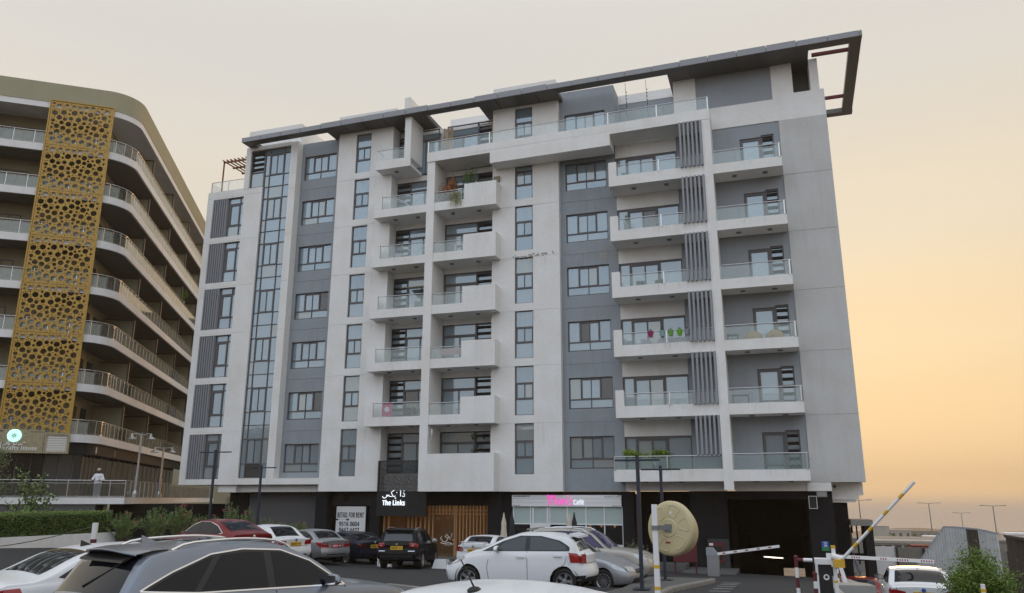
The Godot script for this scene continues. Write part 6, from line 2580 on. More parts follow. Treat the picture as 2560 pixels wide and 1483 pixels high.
# ---------------------------------------------------------------- street furniture
func terrace_lamp(x: float, z: float, h: float, label: String) -> void:
	var at := Vector3(x, 3.05, z)
	var root := thing("terrace_lamp", label, "street lamp", at, "lamps standing on the terrace")
	var b := mb()
	b.lathe([Vector2(.17, 0), Vector2(.17, .25), Vector2(.09, .45), Vector2(.10, 1.3), Vector2(.07, 1.35), Vector2(.055, h - .1), Vector2(.07, h), Vector2(0, h + .05)], 10, Transform3D(Basis(), at))
	obj("pole", b, M.steel_dull, root)
	var u := Vector3(.8018, 0, -.5976)
	for s in [-1.0, 1.0]:
		var hd: Vector3 = at + u * s * 0.55 + Vector3(0, h - .25, 0)
		var a := mb()
		a.tube([at + Vector3(0, h - .1, 0), at + u * s * .3 + Vector3(0, h - .02, 0), hd + Vector3(0, .22, 0)], .025, -1, 6)
		obj("arm", a, M.steel_dull, root)
		var l := mb()
		l.lathe([Vector2(0, .26), Vector2(.06, .22), Vector2(.09, .05), Vector2(.30, -.1), Vector2(.28, -.12), Vector2(0, -.06)], 14, Transform3D(Basis(), hd))
		obj("lamp_shade", l, M.steel_dull, root)

func blue_lamp(at: Vector3, top: float, arm: float, label: String) -> void:
	var root := thing("street_lamp", label, "street lamp", at, "dark blue twin-arm lamps of the car park")
	var b := mb()
	b.box(at.x - .2, at.y, at.z - .2, at.x + .2, at.y + .03, at.z + .2)
	b.bar(at + Vector3(0, .02, 0), Vector3(at.x, top, at.z), .088, .088, Vector3.FORWARD)
	b.box(at.x - .04, top - .05, at.z - .04, at.x + .04, top + .02, at.z + .04)
	obj("pole", b, M.lamp_blue, root)
	for s in [-1.0, 1.0]:
		var l := mb()
		l.bar(Vector3(at.x + s * .04, top - .1, at.z), Vector3(at.x + s * arm * .35, top - .1, at.z), .05, .05)
		l.box(minf(at.x + s * arm * .35, at.x + s * arm), top - .12, at.z - .09, maxf(at.x + s * arm * .35, at.x + s * arm), top - .075, at.z + .09)
		obj("lamp_arm", l, M.lamp_blue, root)

func parasol(at: Vector3, h: float, m: Material, label: String) -> void:
	var root := thing("folded_parasol", label, "parasol", at, "folded parasols before the cafe")
	var p := mb()
	p.tube([at, at + Vector3(0, h, 0)], .022, -1, 6)
	p.lathe([Vector2(.25, 0), Vector2(.25, .06), Vector2(.05, .1)], 12, Transform3D(Basis(), at))
	obj("pole", p, M.grey_metal, root)
	var g := []
	for i in 9:
		var t := i / 8.0
		var y := lerpf(at.y + .55, at.y + h + .02, t)
		var rad := lerpf(.19, .02, t * t * .6 + t * .4) * (1.35 if i == 6 else 1.0)
		var row := []
		for j in 25:
			var a := TAU * j / 24.0
			row.append(Vector3(at.x, y, at.z) + Vector3(cos(a), 0, sin(a)) * rad * (1.0 + .25 * cos(a * 6.0)))
		g.append(row)
	var c := mb()
	c.grid(g)
	obj("canopy", c, m, root)

func build_furniture() -> void:
	terrace_lamp(-42.7, 10.3, 4.05, "grey twin-shade lamp on the terrace before the craft shop sign")
	terrace_lamp(-38.35, 3.25, 3.95, "grey twin-shade lamp on the terrace right of the man in white")
	terrace_lamp(-40.6, -1.3, 3.4, "farthest grey twin-shade lamp on the terrace, right of the other two")
	blue_lamp(Vector3(-25.05, 0.7, 12.63), 5.2, .84, "dark blue lamp post before the finned corner of the apartment block")
	blue_lamp(Vector3(-23.95, .6, 10.55), 4.55, .80, "dark blue lamp post before the glazed stair strip, arms low")
	blue_lamp(Vector3(-3.5, ground(-3.5, 23.1) + .12, 23.1), 4.08, .58, "dark blue lamp post beside the white post of the round mirror")
	blue_lamp(Vector3(-3.62, ground(-3.6, 18.1) + .12, 18.1), 4.02, .62, "dark blue lamp post farther back, half hidden by the round mirror")
	parasol(Vector3(-13.75, -.2, 3.95), 2.5, M.cloth_cream, "folded cream parasol left of the cafe, pale cloth")
	parasol(Vector3(-13.42, -.22, 3.6), 2.55, M.cloth_dark, "folded dark parasol beside the cream one left of the cafe")
	parasol(Vector3(-10.5, -.25, 3.1), 2.56, M.cloth_cream, "folded cream parasol before the middle of the cafe windows")
	parasol(Vector3(-10.28, -.25, 2.9), 2.58, M.cloth_dark, "folded dark parasol before the middle of the cafe windows")
	# concrete blocks between the parked cars
	for q: Array in [[-14.62, 9.85, "white concrete block right of the black SUV"], [-17.25, 9.9, "white concrete block between the navy saloon and the black SUV"]]:
		var at := Vector3(q[0], ground(q[0], q[1]), q[1])
		off = at
		var b := mb()
		b.hexa([at + Vector3(-.36, 0, -.3), at + Vector3(.36, 0, -.3), at + Vector3(.36, 0, .3), at + Vector3(-.36, 0, .3), at + Vector3(-.26, .38, -.2), at + Vector3(.26, .38, -.2), at + Vector3(.26, .38, .2), at + Vector3(-.26, .38, .2)])
		solo("concrete_block", b, M.white_paint, q[2], "concrete block", "white concrete blocks")
	off = Vector3(-17.6, ground(-17.6, 10.2), 10.2)
	solo("white_post", bx(-17.63, off.y, 10.17, -17.57, off.y + .85, 10.23), M.white_paint, "short white post between the navy saloon and the black SUV", "post")
	# red and white bollard with a chain
	var at2 := Vector3(-23.5, ground(-23.5, 20.6), 20.65)
	var root := thing("bollard", "white and maroon bollard holding a sagging chain by the low wall", "bollard", at2)
	var w := mb()
	w.tube([at2, at2 + Vector3(.0, 1.28, 0)], .10, -1, 10)
	obj("post", w, M.white_paint, root)
	var rd := mb()
	rd.tube([at2 + Vector3(0, .30, 0), at2 + Vector3(0, .72, 0)], .103, -1, 10, false)
	obj("band", rd, M.maroon, root)
	var pts := []
	for i in 17:
		var t := i / 16.0
		pts.append(at2 + Vector3(-.1 - 3.6 * t, 1.15 - .75 * sin(PI * minf(t, .98) * .62) + .1 * t, 3.2 * t))
	off = at2
	var ch := mb()
	ch.tube(pts, .016, -1, 5)
	solo("chain", ch, M.bark, "brown chain sagging from the bollard towards the left edge", "chain")
	build_mirror()
	build_gate()

func build_mirror() -> void:
	var at := Vector3(-2.42, ground(-2.6, 26) + .1, 25.97)
	var root := thing("traffic_mirror", "big round beige traffic mirror seen from behind on a white post", "traffic mirror", at)
	# disc axis: faces away from the camera and to the right
	var ax := Vector3(0.42, -0.06, -0.90).normalized()
	var c := Vector3(-2.36, 2.40, 25.85)
	var u := ax.cross(Vector3.UP).normalized()
	var v := u.cross(ax).normalized()
	var tf := Transform3D(Basis(u, ax, v), c)
	var R := 0.575
	var b := mb()
	b.lathe([Vector2(0, -.10), Vector2(.18, -.10), Vector2(.20, -.085), Vector2(.25, -.085), Vector2(.50, -.075), Vector2(R - .03, -.06), Vector2(R, -.02), Vector2(R, .04), Vector2(R - .04, .05)], 48, tf)
	var shell := obj("shell", b, M.beige_plastic, root)
	for i in 6:
		var a0 := TAU * i / 6.0 + .2
		var rr := []
		for k in 24:
			# rounded sector: between two radii and two angles
			var t := k / 24.0 * TAU
			var cx := signf(cos(t)) * pow(absf(cos(t)), .45)
			var cy := signf(sin(t)) * pow(absf(sin(t)), .45)
			var rad := .365 + .125 * cx
			var an := a0 + .33 * cy * (1.0 if cx > 0 else .82)
			rr.append(tf * Vector3(cos(an) * rad, -.080 + (rad - .25) * .03, sin(an) * rad))
		rr.append(rr[0])
		var rb := mb()
		rb.tube(rr, .013, -1, 6, false)
		obj("rib", rb, M.beige_plastic, shell)
	# hood round the upper right rim
	var g := []
	for k in 25:
		var an := lerpf(-PI * .02, PI * .98, k / 24.0)
		var row := []
		var d := .20 * sin(PI * k / 24.0) + .02
		for q: Array in [[R - .01, .0], [R + .005, d * .6], [R - .01, d], [R - .025, d], [R - .02, .0]]:
			row.append(tf * Vector3(cos(an + HOODA) * q[0], q[1], sin(an + HOODA) * q[0]))
		g.append(row)
	var hd := mb()
	hd.grid(g)
	obj("hood", hd, M.beige_plastic, root)
	var face := mb()
	face.lathe([Vector2(0, .09), Vector2(.3, .07), Vector2(R - .04, .045)], 32, tf)
	obj("mirror_face", face, M.chrome, root)
	var px := Vector3(-2.66, 0, 26.12)
	var p := mb()
	p.bar(Vector3(px.x, at.y - .1, px.z), Vector3(px.x, 2.90, px.z), .11, .11, Vector3.FORWARD)
	obj("post", p, M.white_paint, root)
	for y in [1.62, 1.19]:
		var yb := mb()
		yb.box(px.x - .058, y - .035, px.z - .058, px.x + .058, y + .035, px.z + .058)
		obj("band", yb, M.yellow_paint, root)
	var br := mb()
	br.box(px.x - .07, 2.37, px.z - .075, px.x + .07, 2.46, px.z + .075)
	br.bar(px + Vector3(0, 2.42, -.05), tf * Vector3(0, -.12, 0), .03, .09)
	br.obox(tf * Vector3(0, -.115, 0), tf.basis.x * .08, tf.basis.y * .012, tf.basis.z * .08)
	obj("bracket", br, M.grey_metal, root)
	var mk := mb()
	mk.obox(tf * Vector3(-.02, -.089, -.30), tf.basis.x * .06, tf.basis.y * .003, tf.basis.z * .018)
	obj("red_mark", mk, M.red_paint, root)
	var stk := mb()
	stk.obox(tf * Vector3(.05, -.089, .32), tf.basis.x * .025, tf.basis.y * .003, tf.basis.z * .028)
	obj("sticker", stk, M.white_paint, root)

const HOODA := -2.2

func striped(root: Node3D, a: Vector3, c: Vector3, r: float, n: int, m0: Material, m1: Material, share: float) -> void:
	for i in n:
		var p := a.lerp(c, float(i) / n)
		var q := a.lerp(c, (i + share) / n)
		var e := a.lerp(c, float(i + 1) / n)
		var b := mb()
		b.tube([p, q], r, -1, 8)
		obj("band", b, m1, root)
		var b2 := mb()
		b2.tube([q, e], r, -1, 8)
		obj("band", b2, m0, root)

func build_gate() -> void:
	# barrier machine by the garage
	var at := Vector3(-3.18, ground(-3.2, 6) - .02, 5.95)
	var root := thing("barrier_machine", "grey garage barrier machine with its white boom across the garage mouth", "barrier", at)
	var y := at.y
	obj("cabinet", bx(-3.42, y, 5.75, -2.92, y + .88, 6.2), M.steel_dull, root)
	var hd := mb()
	hd.hexa([Vector3(-3.44, y + .88, 5.73), Vector3(-2.9, y + .88, 5.73), Vector3(-2.9, y + .88, 6.22), Vector3(-3.44, y + .88, 6.22), Vector3(-3.44, y + 1.22, 5.73), Vector3(-3.15, y + 1.22, 5.73), Vector3(-3.15, y + 1.22, 6.22), Vector3(-3.44, y + 1.22, 6.22)])
	obj("head", hd, M.fin_grey, root)
	var a := Vector3(-2.95, y + .98, 6.3)
	var e := Vector3(-.32, 1.03, 6.0)
	var bm := mb()
	bm.bar(a, e, .05, .11)
	var boom := obj("boom", bm, M.white_paint, root)
	for i in 5:
		var t := .08 + i * .185
		var m := mb()
		m.bar(a.lerp(e, t), a.lerp(e, t + .05), .056, .05)
		obj("red_band", m, M.red_paint, boom)
	# fire cabinet sign and hose box
	at = Vector3(-4.5, ground(-4.5, 5.2), 5.2)
	root = thing("fire_cabinet", "maroon fire cabinet on legs behind the round mirror", "fire cabinet", at)
	y = at.y
	obj("cabinet", bx(-5.0, y + .55, 5.1, -3.95, y + 1.62, 5.4), M.maroon, root)
	for x in [-4.95, -4.0]:
		obj("leg", bx(x - .03, y, 5.2, x + .03, y + .55, 5.3), M.maroon, root)
	obj("label_plate", bx(-4.25, y + 1.42, 5.402, -4.08, y + 1.5, 5.41), M.white_paint, root)
	at = Vector3(-3.5, 0.0, -.1)
	root = thing("hose_box", "red framed fire hose box on the dark pier beside the garage", "fire cabinet", at)
	obj("backing", bx(-3.92, -.5, -.29, -2.85, 1.0, -.16), M.grey_dark, root)
	obj("frame", bx(-3.85, -.15, -.16, -3.1, .85, -.08), M.maroon, root)
	obj("door", bx(-3.65, -.02, -.08, -3.2, .66, -.06), M.black, root)
	obj("label_plate", bx(-3.84, .68, -.08, -3.64, .80, -.07), M.white_paint, root)
	# blue and green notice on the right pier
	at = Vector3(1.8, .5, -.26)
	root = thing("notice_sign", "small blue and green notice on the dark pier right of the garage", "sign", at)
	obj("blue_panel", bx(1.64, .70, -.275, 2.0, .98, -.24), M.blue_sign, root)
	obj("green_panel", bx(1.64, .52, -.275, 2.0, .70, -.241), M.green_sign, root)
	text_fit("TA", 1.74, 1.9, .85, .10, -.235, M.white_paint, root, true, .01)
	text_fit("28", 1.74, 1.9, .72, .10, -.235, M.white_paint, root, true, .01)
	# lit tube in the garage
	at = Vector3(-.7, .0, -6.5)
	root = thing("tube_light", "lit fluorescent tube hanging inside the dark garage", "lamp", at)
	var tb := mb()
	tb.bar(Vector3(-1.28, -.10, -4.5), Vector3(-.25, -.15, -4.5), .06, .06)
	obj("tube", tb, M.tube_white, root)
	var hg := mb()
	for x in [-1.1, -.45]:
		hg.bar(Vector3(x, -.08, -4.5), Vector3(x, 3.0, -4.5), .012, .012, Vector3.FORWARD)
	obj("hanger", hg, M.black, root)
	var ol := OmniLight3D.new()
	ol.name = "tube_glow"
	ol.light_color = Color(1, .97, .9)
	ol.light_energy = .25
	ol.light_size = .1
	ol.omni_range = 40
	ol.omni_attenuation = 2.0
	ol.shadow_enabled = true
	ol.position = Vector3(-.06, -.3, 2.1)
	root.add_child(ol)
	# access kiosk on its island
	at = Vector3(.9, ground(.9, 21.8), 21.83)
	root = thing("access_kiosk", "white and black access kiosk between the two barriers", "kiosk", at)
	y = at.y
	obj("cabinet", bx(.70, y, 21.6, 1.0, y + .80, 21.95), M.black, root)
	obj("cover", bx(.62, y + .80, 21.55, 1.06, y + .93, 22.0), M.white_paint, root)
	var st := mb()
	st.box(.62, y, 21.95, .68, y + .8, 22.0)
	obj("side_panel", st, M.white_paint, root)
	var rg := mb()
	rg.lathe([Vector2(.035, 0), Vector2(.06, .012), Vector2(.07, 0)], 18, Transform3D(Basis(Vector3.RIGHT, PI / 2), Vector3(.86, y + .50, 21.955)))
	obj("reader_ring", rg, M.white_paint, root)
	at = Vector3(1.08, y, 21.9)
	root = thing("camera_post", "white post with yellow bands and a camera beside the access kiosk", "post", at)
	obj("post", bx(1.03, y - .2, 21.87, 1.12, 1.90, 21.96), M.white_paint, root)
	for yy in [.62, .98, 1.83]:
		obj("band", bx(1.025, y + yy - .6 if yy < 1.5 else 1.84, 21.865, 1.125, (y + yy - .55) if yy < 1.5 else 1.905, 21.965), M.yellow_paint, root)
	var cm := mb()
	cm.tube([Vector3(1.02, 1.66, 22.02), Vector3(1.25, 1.60, 22.05)], .075, -1, 10)
	obj("camera", cm, M.white_paint, root)
	obj("camera_eye", bx(1.25, 1.55, 22.0, 1.30, 1.65, 22.1), M.black, root)
	obj("bracket", bx(.90, 1.58, 21.9, 1.03, 1.72, 21.94), M.white_paint, root)
	# raised boom
	at = Vector3(1.35, y, 22.1)
	root = thing("raised_barrier", "long white and yellow boom raised to the right above the ramp", "barrier", at)
	striped(root, Vector3(1.16, 1.50, 22.1), Vector3(2.98, 3.42, 22.6), .038, 5, M.white_paint, M.yellow_paint, .28)
	obj("pivot", bx(1.05, 1.40, 22.04, 1.30, 1.58, 22.16), M.yellow_paint, root)
	# lowered boom on its leg
	at = Vector3(1.75, .1, 12.9)
	root = thing("lowered_barrier", "red and white boom lowered across the ramp", "barrier", at)
	var b0 := Vector3(1.60, 1.09, 12.9)
	var b1 := Vector3(4.62, 1.0, 13.1)
	var bb := mb()
	bb.bar(b0, b1, .05, .11)
	var bo := obj("boom", bb, M.white_paint, root)
	for q in [.16, .185, .21, .235, .46, .485, .51, .63, .655, .68, .705, .73, .87, .895, .92, .945, .97]:
		var m := mb()
		m.bar(b0.lerp(b1, q), b0.lerp(b1, q + .012), .056, .06)
		obj("red_band", m, M.red_paint, bo)
	var lg := mb()
	lg.bar(Vector3(1.62, 1.09, 12.9), Vector3(1.84, .15, 12.9), .13, .13, Vector3.FORWARD)
	obj("leg", lg, M.white_paint, root)
	lg = mb()
	lg.bar(Vector3(1.50, 1.09, 12.95), Vector3(1.68, .15, 12.95), .09, .09, Vector3.FORWARD)
	obj("leg", lg, M.rust, root)
	obj("pivot", bx(1.48, 1.0, 12.8, 1.74, 1.18, 13.0), M.maroon, root)
	# red and white guard rails
	guard(Vector3(.18, ground(.2, 22.2), 22.2), .95, .38, "red and white tubular guard left of the access kiosk")
	guard(Vector3(1.48, ground(1.4, 14.85) + .1, 14.85), .58, -.25, "red and white tubular guard right of the access kiosk")
	guard(Vector3(.55, ground(.55, 23.6), 23.6), .62, .0, "short red and white bollard before the access kiosk")
	off = Vector3(.42, ground(.4, 26), 26)
	var lp := mb()
	var arc := []
	for i in 13:
		var t := PI * i / 12.0
		arc.append(off + Vector3(.09 * cos(t), .10 * sin(t), 0))
	lp.tube(arc, .02, -1, 7)
	solo("ground_loop", lp, M.red_paint, "small red hoop on the ground before the access kiosk", "hoop")
	# thin post by the bush
	at = Vector3(3.05, lane_height(28), 28.1)
	root = thing("marker_post", "thin white post with yellow bands before the feathery bush", "post", at)
	obj("post", bx(3.02, at.y, 28.07, 3.08, 1.64, 28.13), M.white_paint, root)
	for yy in [1.38, 1.52]:
		obj("band", bx(3.015, yy, 28.065, 3.085, yy + .05, 28.135), M.yellow_paint, root)

func guard(at: Vector3, h: float, arm: float, label: String) -> void:
	var root := thing("guard_rail", label, "guard rail", at, "red and white guard tubes round the access kiosk")
	for i in 4:
		var b := mb()
		b.tube([at + Vector3(0, h * i / 4.0, 0), at + Vector3(0, h * (i + 1) / 4.0, 0)], .045, -1, 10)
		obj("band", b, M.maroon if i % 2 == 1 else M.white_paint, root)
	var k := mb()
	k.ball(at + Vector3(0, h, 0), Vector3(.055, .055, .055), 8, 6)
	obj("cap", k, M.maroon, root)
	if arm != 0.0:
		var b := mb()
		b.tube([at + Vector3(0, h - .06, 0), at + Vector3(arm * .45, h - .06, 0)], .045, -1, 10)
		obj("band", b, M.maroon, root)
		var b2 := mb()
		b2.tube([at + Vector3(arm * .45, h - .06, 0), at + Vector3(arm, h - .06, 0)], .046, -1, 10)
		obj("band", b2, M.white_paint, root)

# ---------------------------------------------------------------- shop signs
func build_signs() -> void:
	var root := thing("retail_board", "white retail for rent poster on the dark empty shop", "poster", Vector3(-25.06, 0, -.85))
	obj("board", bx(-26.42, -.3, -.895, -24.38, 2.54, -.86), M.white_paint, root)
	text_fit("RETAIL FOR RENT", -26.32, -24.50, 1.88, .31, -.85, M.black, root, true, .01)
	text_fit("9516 0604", -26.18, -24.78, 1.36, .28, -.85, M.black, root, true, .01)
	text_fit("9447 4427", -26.18, -24.78, 1.00, .28, -.85, M.black, root, true, .01)
	obj("tape", bx(-26.35, 1.75, -.858, -25.6, 1.76, -.85), M.grey_metal, root)
	obj("bracket", bx(-26.42, 1.71, -.858, -26.26, 1.80, -.84), M.black, root)
	obj("bracket", bx(-25.7, 1.71, -.858, -25.5, 1.80, -.84), M.black, root)
	# The Links
	root = thing("links_sign", "black perforated screen sign reading The Links over the lobby", "sign", Vector3(-21.5, 2.0, .1))
	var fr := mb()
	fr.box(-23.16, 2.0, .03, -19.88, 3.43, .09)
	obj("panel", fr, M.black_mesh, root)
	obj("backing", bx(-23.05, 3.46, -.62, -20.1, 4.50, -.5), M.white_wall, root)
	fr = mb()
	fr.use_uv = true
	perforated_quad(fr, -23.12, 3.44, -20.10, 5.22, .06)
	obj("perforated_screen", fr, M.black_holes, root)
	fr = mb()
	fr.box(-23.16, 3.43, .02, -23.06, 5.24, .10)
	fr.box(-23.06, 5.16, .02, -20.1, 5.24, .10)
	obj("frame", fr, M.black, root)
	text_fit("The Links", -22.76, -21.28, 2.62, .32, .105, M.letter_white, root, true, .04)
	arabic([[[.0, .02], [.05, -.1], [.2, -.12], [.33, -.05], [.36, .12]], [[.36, .12], [.36, .0], [.45, .12], [.45, .0], [.55, .12], [.56, 0], [.72, .0]], [[.72, 0], [.9, .0], [.72, .3], [.98, .46]], [[.9, 0], [1.06, .0], [1.06, .14], [1.06, 0], [1.2, 0], [1.2, .15], [1.2, 0], [1.36, .0], [1.36, .44]], [[1.52, .0], [1.52, .44]], [[1.66, .02], [1.86, .0], [1.86, .16], [1.74, .26]], [[1.80, .40]], [[1.06, -.12]], [[1.12, -.12]], [[1.2, .28]]], Vector3(-22.76, 3.14, .12), .78, root, M.letter_white, .024)
	# door graphics on the lobby glass
	root = thing("door_graphic", "pale logo lettering on the lobby glass door", "lettering", Vector3(-19.55, .5, -.77))
	text_fit("The Links", -20.37, -19.70, .66, .16, -.775, M.letter_dim, root, false, .006)
	arabic([[[0, .1], [.1, -.02], [.3, -.05], [.42, .1], [.5, .3], [.35, .42], [.25, .3], [.4, .2]], [[.5, .3], [.62, .1], [.7, .3], [.74, .5]], [[-.05, -.1], [.2, -.16], [.5, -.08], [.8, -.18], [1.0, -.1]], [[.82, .08]], [[.0, .3], [-.08, .12], [0, .1]]], Vector3(-19.25, .6, -.775), .9, root, M.letter_dim, .03)
	text_fit("BADR", -19.03, -18.60, .36, .10, -.775, M.letter_dim, root, false, .006)
	var sq := mb()
	sq.box(-20.70, .62, -.78, -20.65, 1.0, -.773)
	sq.box(-20.65, .95, -.78, -20.43, 1.0, -.773)
	sq.box(-20.47, .62, -.78, -20.43, .95, -.773)
	sq.box(-20.59, .62, -.78, -20.55, .88, -.773)
	obj("emblem", sq, M.letter_dim, root)
	# cafe sign
	root = thing("cafe_sign", "white cafe fascia sign with pink script lettering", "sign", Vector3(-11.56, 2.6, -.3))
	for i in 3:
		obj("board", bx(-14.73, 2.60 + i * .21, -.42, -8.42, 2.803 + i * .21, -.30), M.sign_white, root)
	script_manis(root)
	text_fit("Café", -11.12, -10.52, 2.69, .28, -.285, M.letter_white_soft, root, true, .04)
	text_fit("Azal International LLC", -14.66, -13.65, 3.13, .08, -.29, M.black, root, true, .006)
	arabic([[[0, 0], [.2, .05], [.3, 0], [.5, 0]], [[.6, .2], [.6, 0], [.9, 0], [1.0, .15]], [[1.2, .25], [1.2, 0], [1.5, 0]], [[1.7, .1], [1.9, 0], [2.2, 0], [2.2, .3]], [[2.4, .0], [2.4, .3]]], Vector3(-9.35, 3.12, -.288), .36, root, M.black, .012)
	var sm_ := mb()
	sm_.box(-14.68, 2.64, -.298, -14.25, 2.66, -.294)
	sm_.box(-8.95, 2.64, -.298, -8.5, 2.66, -.294)
	obj("small_print", sm_, M.black, root)

func script_manis(root: Node3D) -> void:
	# «Mani's» in brush script: M a n i ' s
	var at := Vector3(-12.72, 2.68, -.26)
	arabic([
		[[.06, .50], [.14, .58], [.17, .40], [.16, .05], [.12, -.02]],
		[[.17, .30], [.30, .52], [.37, .56], [.38, .40], [.35, .02]],
		[[.37, .28], [.50, .50], [.58, .52], [.58, .30], [.56, .06], [.64, .0]],
		[[.86, .26], [.78, .34], [.68, .26], [.67, .10], [.74, .02], [.84, .12], [.87, .30], [.86, .08], [.92, .02]],
		[[.96, .32], [.97, .02]], [[.97, .18], [1.06, .32], [1.13, .30], [1.13, .06], [1.19, .02]],
		[[1.25, .32], [1.25, .06], [1.30, .02]], [[1.26, .45]],
		[[1.36, .56], [1.34, .46]],
		[[1.55, .32], [1.46, .34], [1.42, .26], [1.52, .16], [1.52, .04], [1.40, .0]],
	], at, 1.0, root, M.letter_pink, .019)

func perforated_quad(b: MB, x0: float, y0: float, x1: float, y1: float, z: float) -> void:
	var k := 1.2
	var q := [Vector3(x0, y0, z), Vector3(x1, y0, z), Vector3(x1, y1, z), Vector3(x0, y1, z)]
	for t: Array in [[0, 1, 2], [0, 2, 3]]:
		var n0 := b.v.size()
		b.tri(q[t[0]], q[t[1]], q[t[2]], Vector3.BACK)
		for j in range(n0, b.v.size()):
			b.uv.append(Vector2(b.v[j].x + off.x, b.v[j].y + off.y) * k)

func voronoi_holes(n: int, cells: int, wall_: float, alpha: bool, seed_: int) -> ImageTexture:
	var r := RandomNumberGenerator.new()
	r.seed = seed_
	var pts := []
	for i in cells:
		for j in cells:
			pts.append(Vector2((i + r.randf_range(.15, .85)) / cells, (j + r.randf_range(.15, .85)) / cells))
	var im := Image.create(n, n, false, Image.FORMAT_RGBA8)
	for y in n:
		for x in n:
			var u := Vector2((x + .5) / n, (y + .5) / n)
			var ci := int(u.x * cells)
			var cj := int(u.y * cells)
			var d1 := 9.0
			var d2 := 9.0
			for di in [-1, 0, 1]:
				for dj in [-1, 0, 1]:
					var ii := posmod(ci + di, cells)
					var jj := posmod(cj + dj, cells)
					var p: Vector2 = pts[ii * cells + jj]
					var e := u - p
					e.x -= roundf(e.x)
					e.y -= roundf(e.y)
					var d := e.length()
					if d < d1:
						d2 = d1; d1 = d
					elif d < d2:
						d2 = d
			var solid := (d2 - d1) * cells < wall_
			if alpha:
				im.set_pixel(x, y, Color(1, 1, 1, 1.0 if solid else 0.0))
			else:
				im.set_pixel(x, y, Color(1, 1, 1) if solid else Color(.25, .25, .25))
	return ImageTexture.create_from_image(im)

# ---------------------------------------------------------------- the man on the terrace
func smin(a: float, b: float, k: float) -> float:
	var h := clampf(0.5 + 0.5 * (b - a) / k, 0, 1)
	return lerpf(b, a, h) - k * h * (1 - h)

func nets(bones: Array, cell: float, k: float, b: MB) -> void:
	# surface nets over smooth-joined tapered capsules [a, c, ra, rc]
	var lo := Vector3.ONE * 1e9
	var hi := -lo
	for q: Array in bones:
		for i in 2:
			lo = lo.min((q[i] as Vector3) - Vector3.ONE * (q[2 + i] + k + cell))
			hi = hi.max((q[i] as Vector3) + Vector3.ONE * (q[2 + i] + k + cell))
	var n := Vector3i(((hi - lo) / cell).ceil()) + Vector3i.ONE
	var f := PackedFloat32Array()
	f.resize(n.x * n.y * n.z)
	for x in n.x:
		for y in n.y:
			for z in n.z:
				var p := lo + Vector3(x, y, z) * cell
				var d := 1e9
				for q: Array in bones:
					var a: Vector3 = q[0]
					var ab: Vector3 = q[1] - a
					var t := clampf((p - a).dot(ab) / maxf(ab.length_squared(), 1e-9), 0, 1)
					var e := p.distance_to(a + ab * t) - lerpf(q[2], q[3], t)
					d = e if d > 1e8 else smin(d, e, k)
				f[(x * n.y + y) * n.z + z] = d
	var cellv := {}
	for x in n.x - 1:
		for y in n.y - 1:
			for z in n.z - 1:
				var s := Vector3.ZERO
				var c := 0
				for e: Array in [[0,0,0,1,0,0],[0,1,0,1,1,0],[0,0,1,1,0,1],[0,1,1,1,1,1],[0,0,0,0,1,0],[1,0,0,1,1,0],[0,0,1,0,1,1],[1,0,1,1,1,1],[0,0,0,0,0,1],[1,0,0,1,0,1],[0,1,0,0,1,1],[1,1,0,1,1,1]]:
					var va := f[((x + e[0]) * n.y + y + e[1]) * n.z + z + e[2]]
					var vb := f[((x + e[3]) * n.y + y + e[4]) * n.z + z + e[5]]
					if (va < 0) != (vb < 0):
						var t := va / (va - vb)
						s += Vector3(x + lerpf(e[0], e[3], t), y + lerpf(e[1], e[4], t), z + lerpf(e[2], e[5], t))
						c += 1
				if c:
					cellv[(x * n.y + y) * n.z + z] = lo + s / c * cell
	for key: int in cellv:
		var z := key % n.z
		var y := (key / n.z) % n.y
		var x := key / (n.z * n.y)
		for ax in 3:
			var d: Vector3i = [Vector3i(1, 0, 0), Vector3i(0, 1, 0), Vector3i(0, 0, 1)][ax]
			var va := f[key]
			var vb := f[((x + d.x) * n.y + y + d.y) * n.z + z + d.z]
			if (va < 0) == (vb < 0): continue
			var u: Vector3i = [Vector3i(0, 1, 0), Vector3i(0, 0, 1), Vector3i(1, 0, 0)][ax]
			var w: Vector3i = [Vector3i(0, 0, 1), Vector3i(1, 0, 0), Vector3i(0, 1, 0)][ax]
			var q := []
			for o: Vector3i in [Vector3i.ZERO, -u, -u - w, -w]:
				var kk := ((x + o.x) * n.y + y + o.y) * n.z + z + o.z
				if cellv.has(kk): q.append(cellv[kk])
			if q.size() == 4:
				b.quad(q[0], q[1], q[2], q[3], Vector3(d) * (1.0 if vb > va else -1.0))

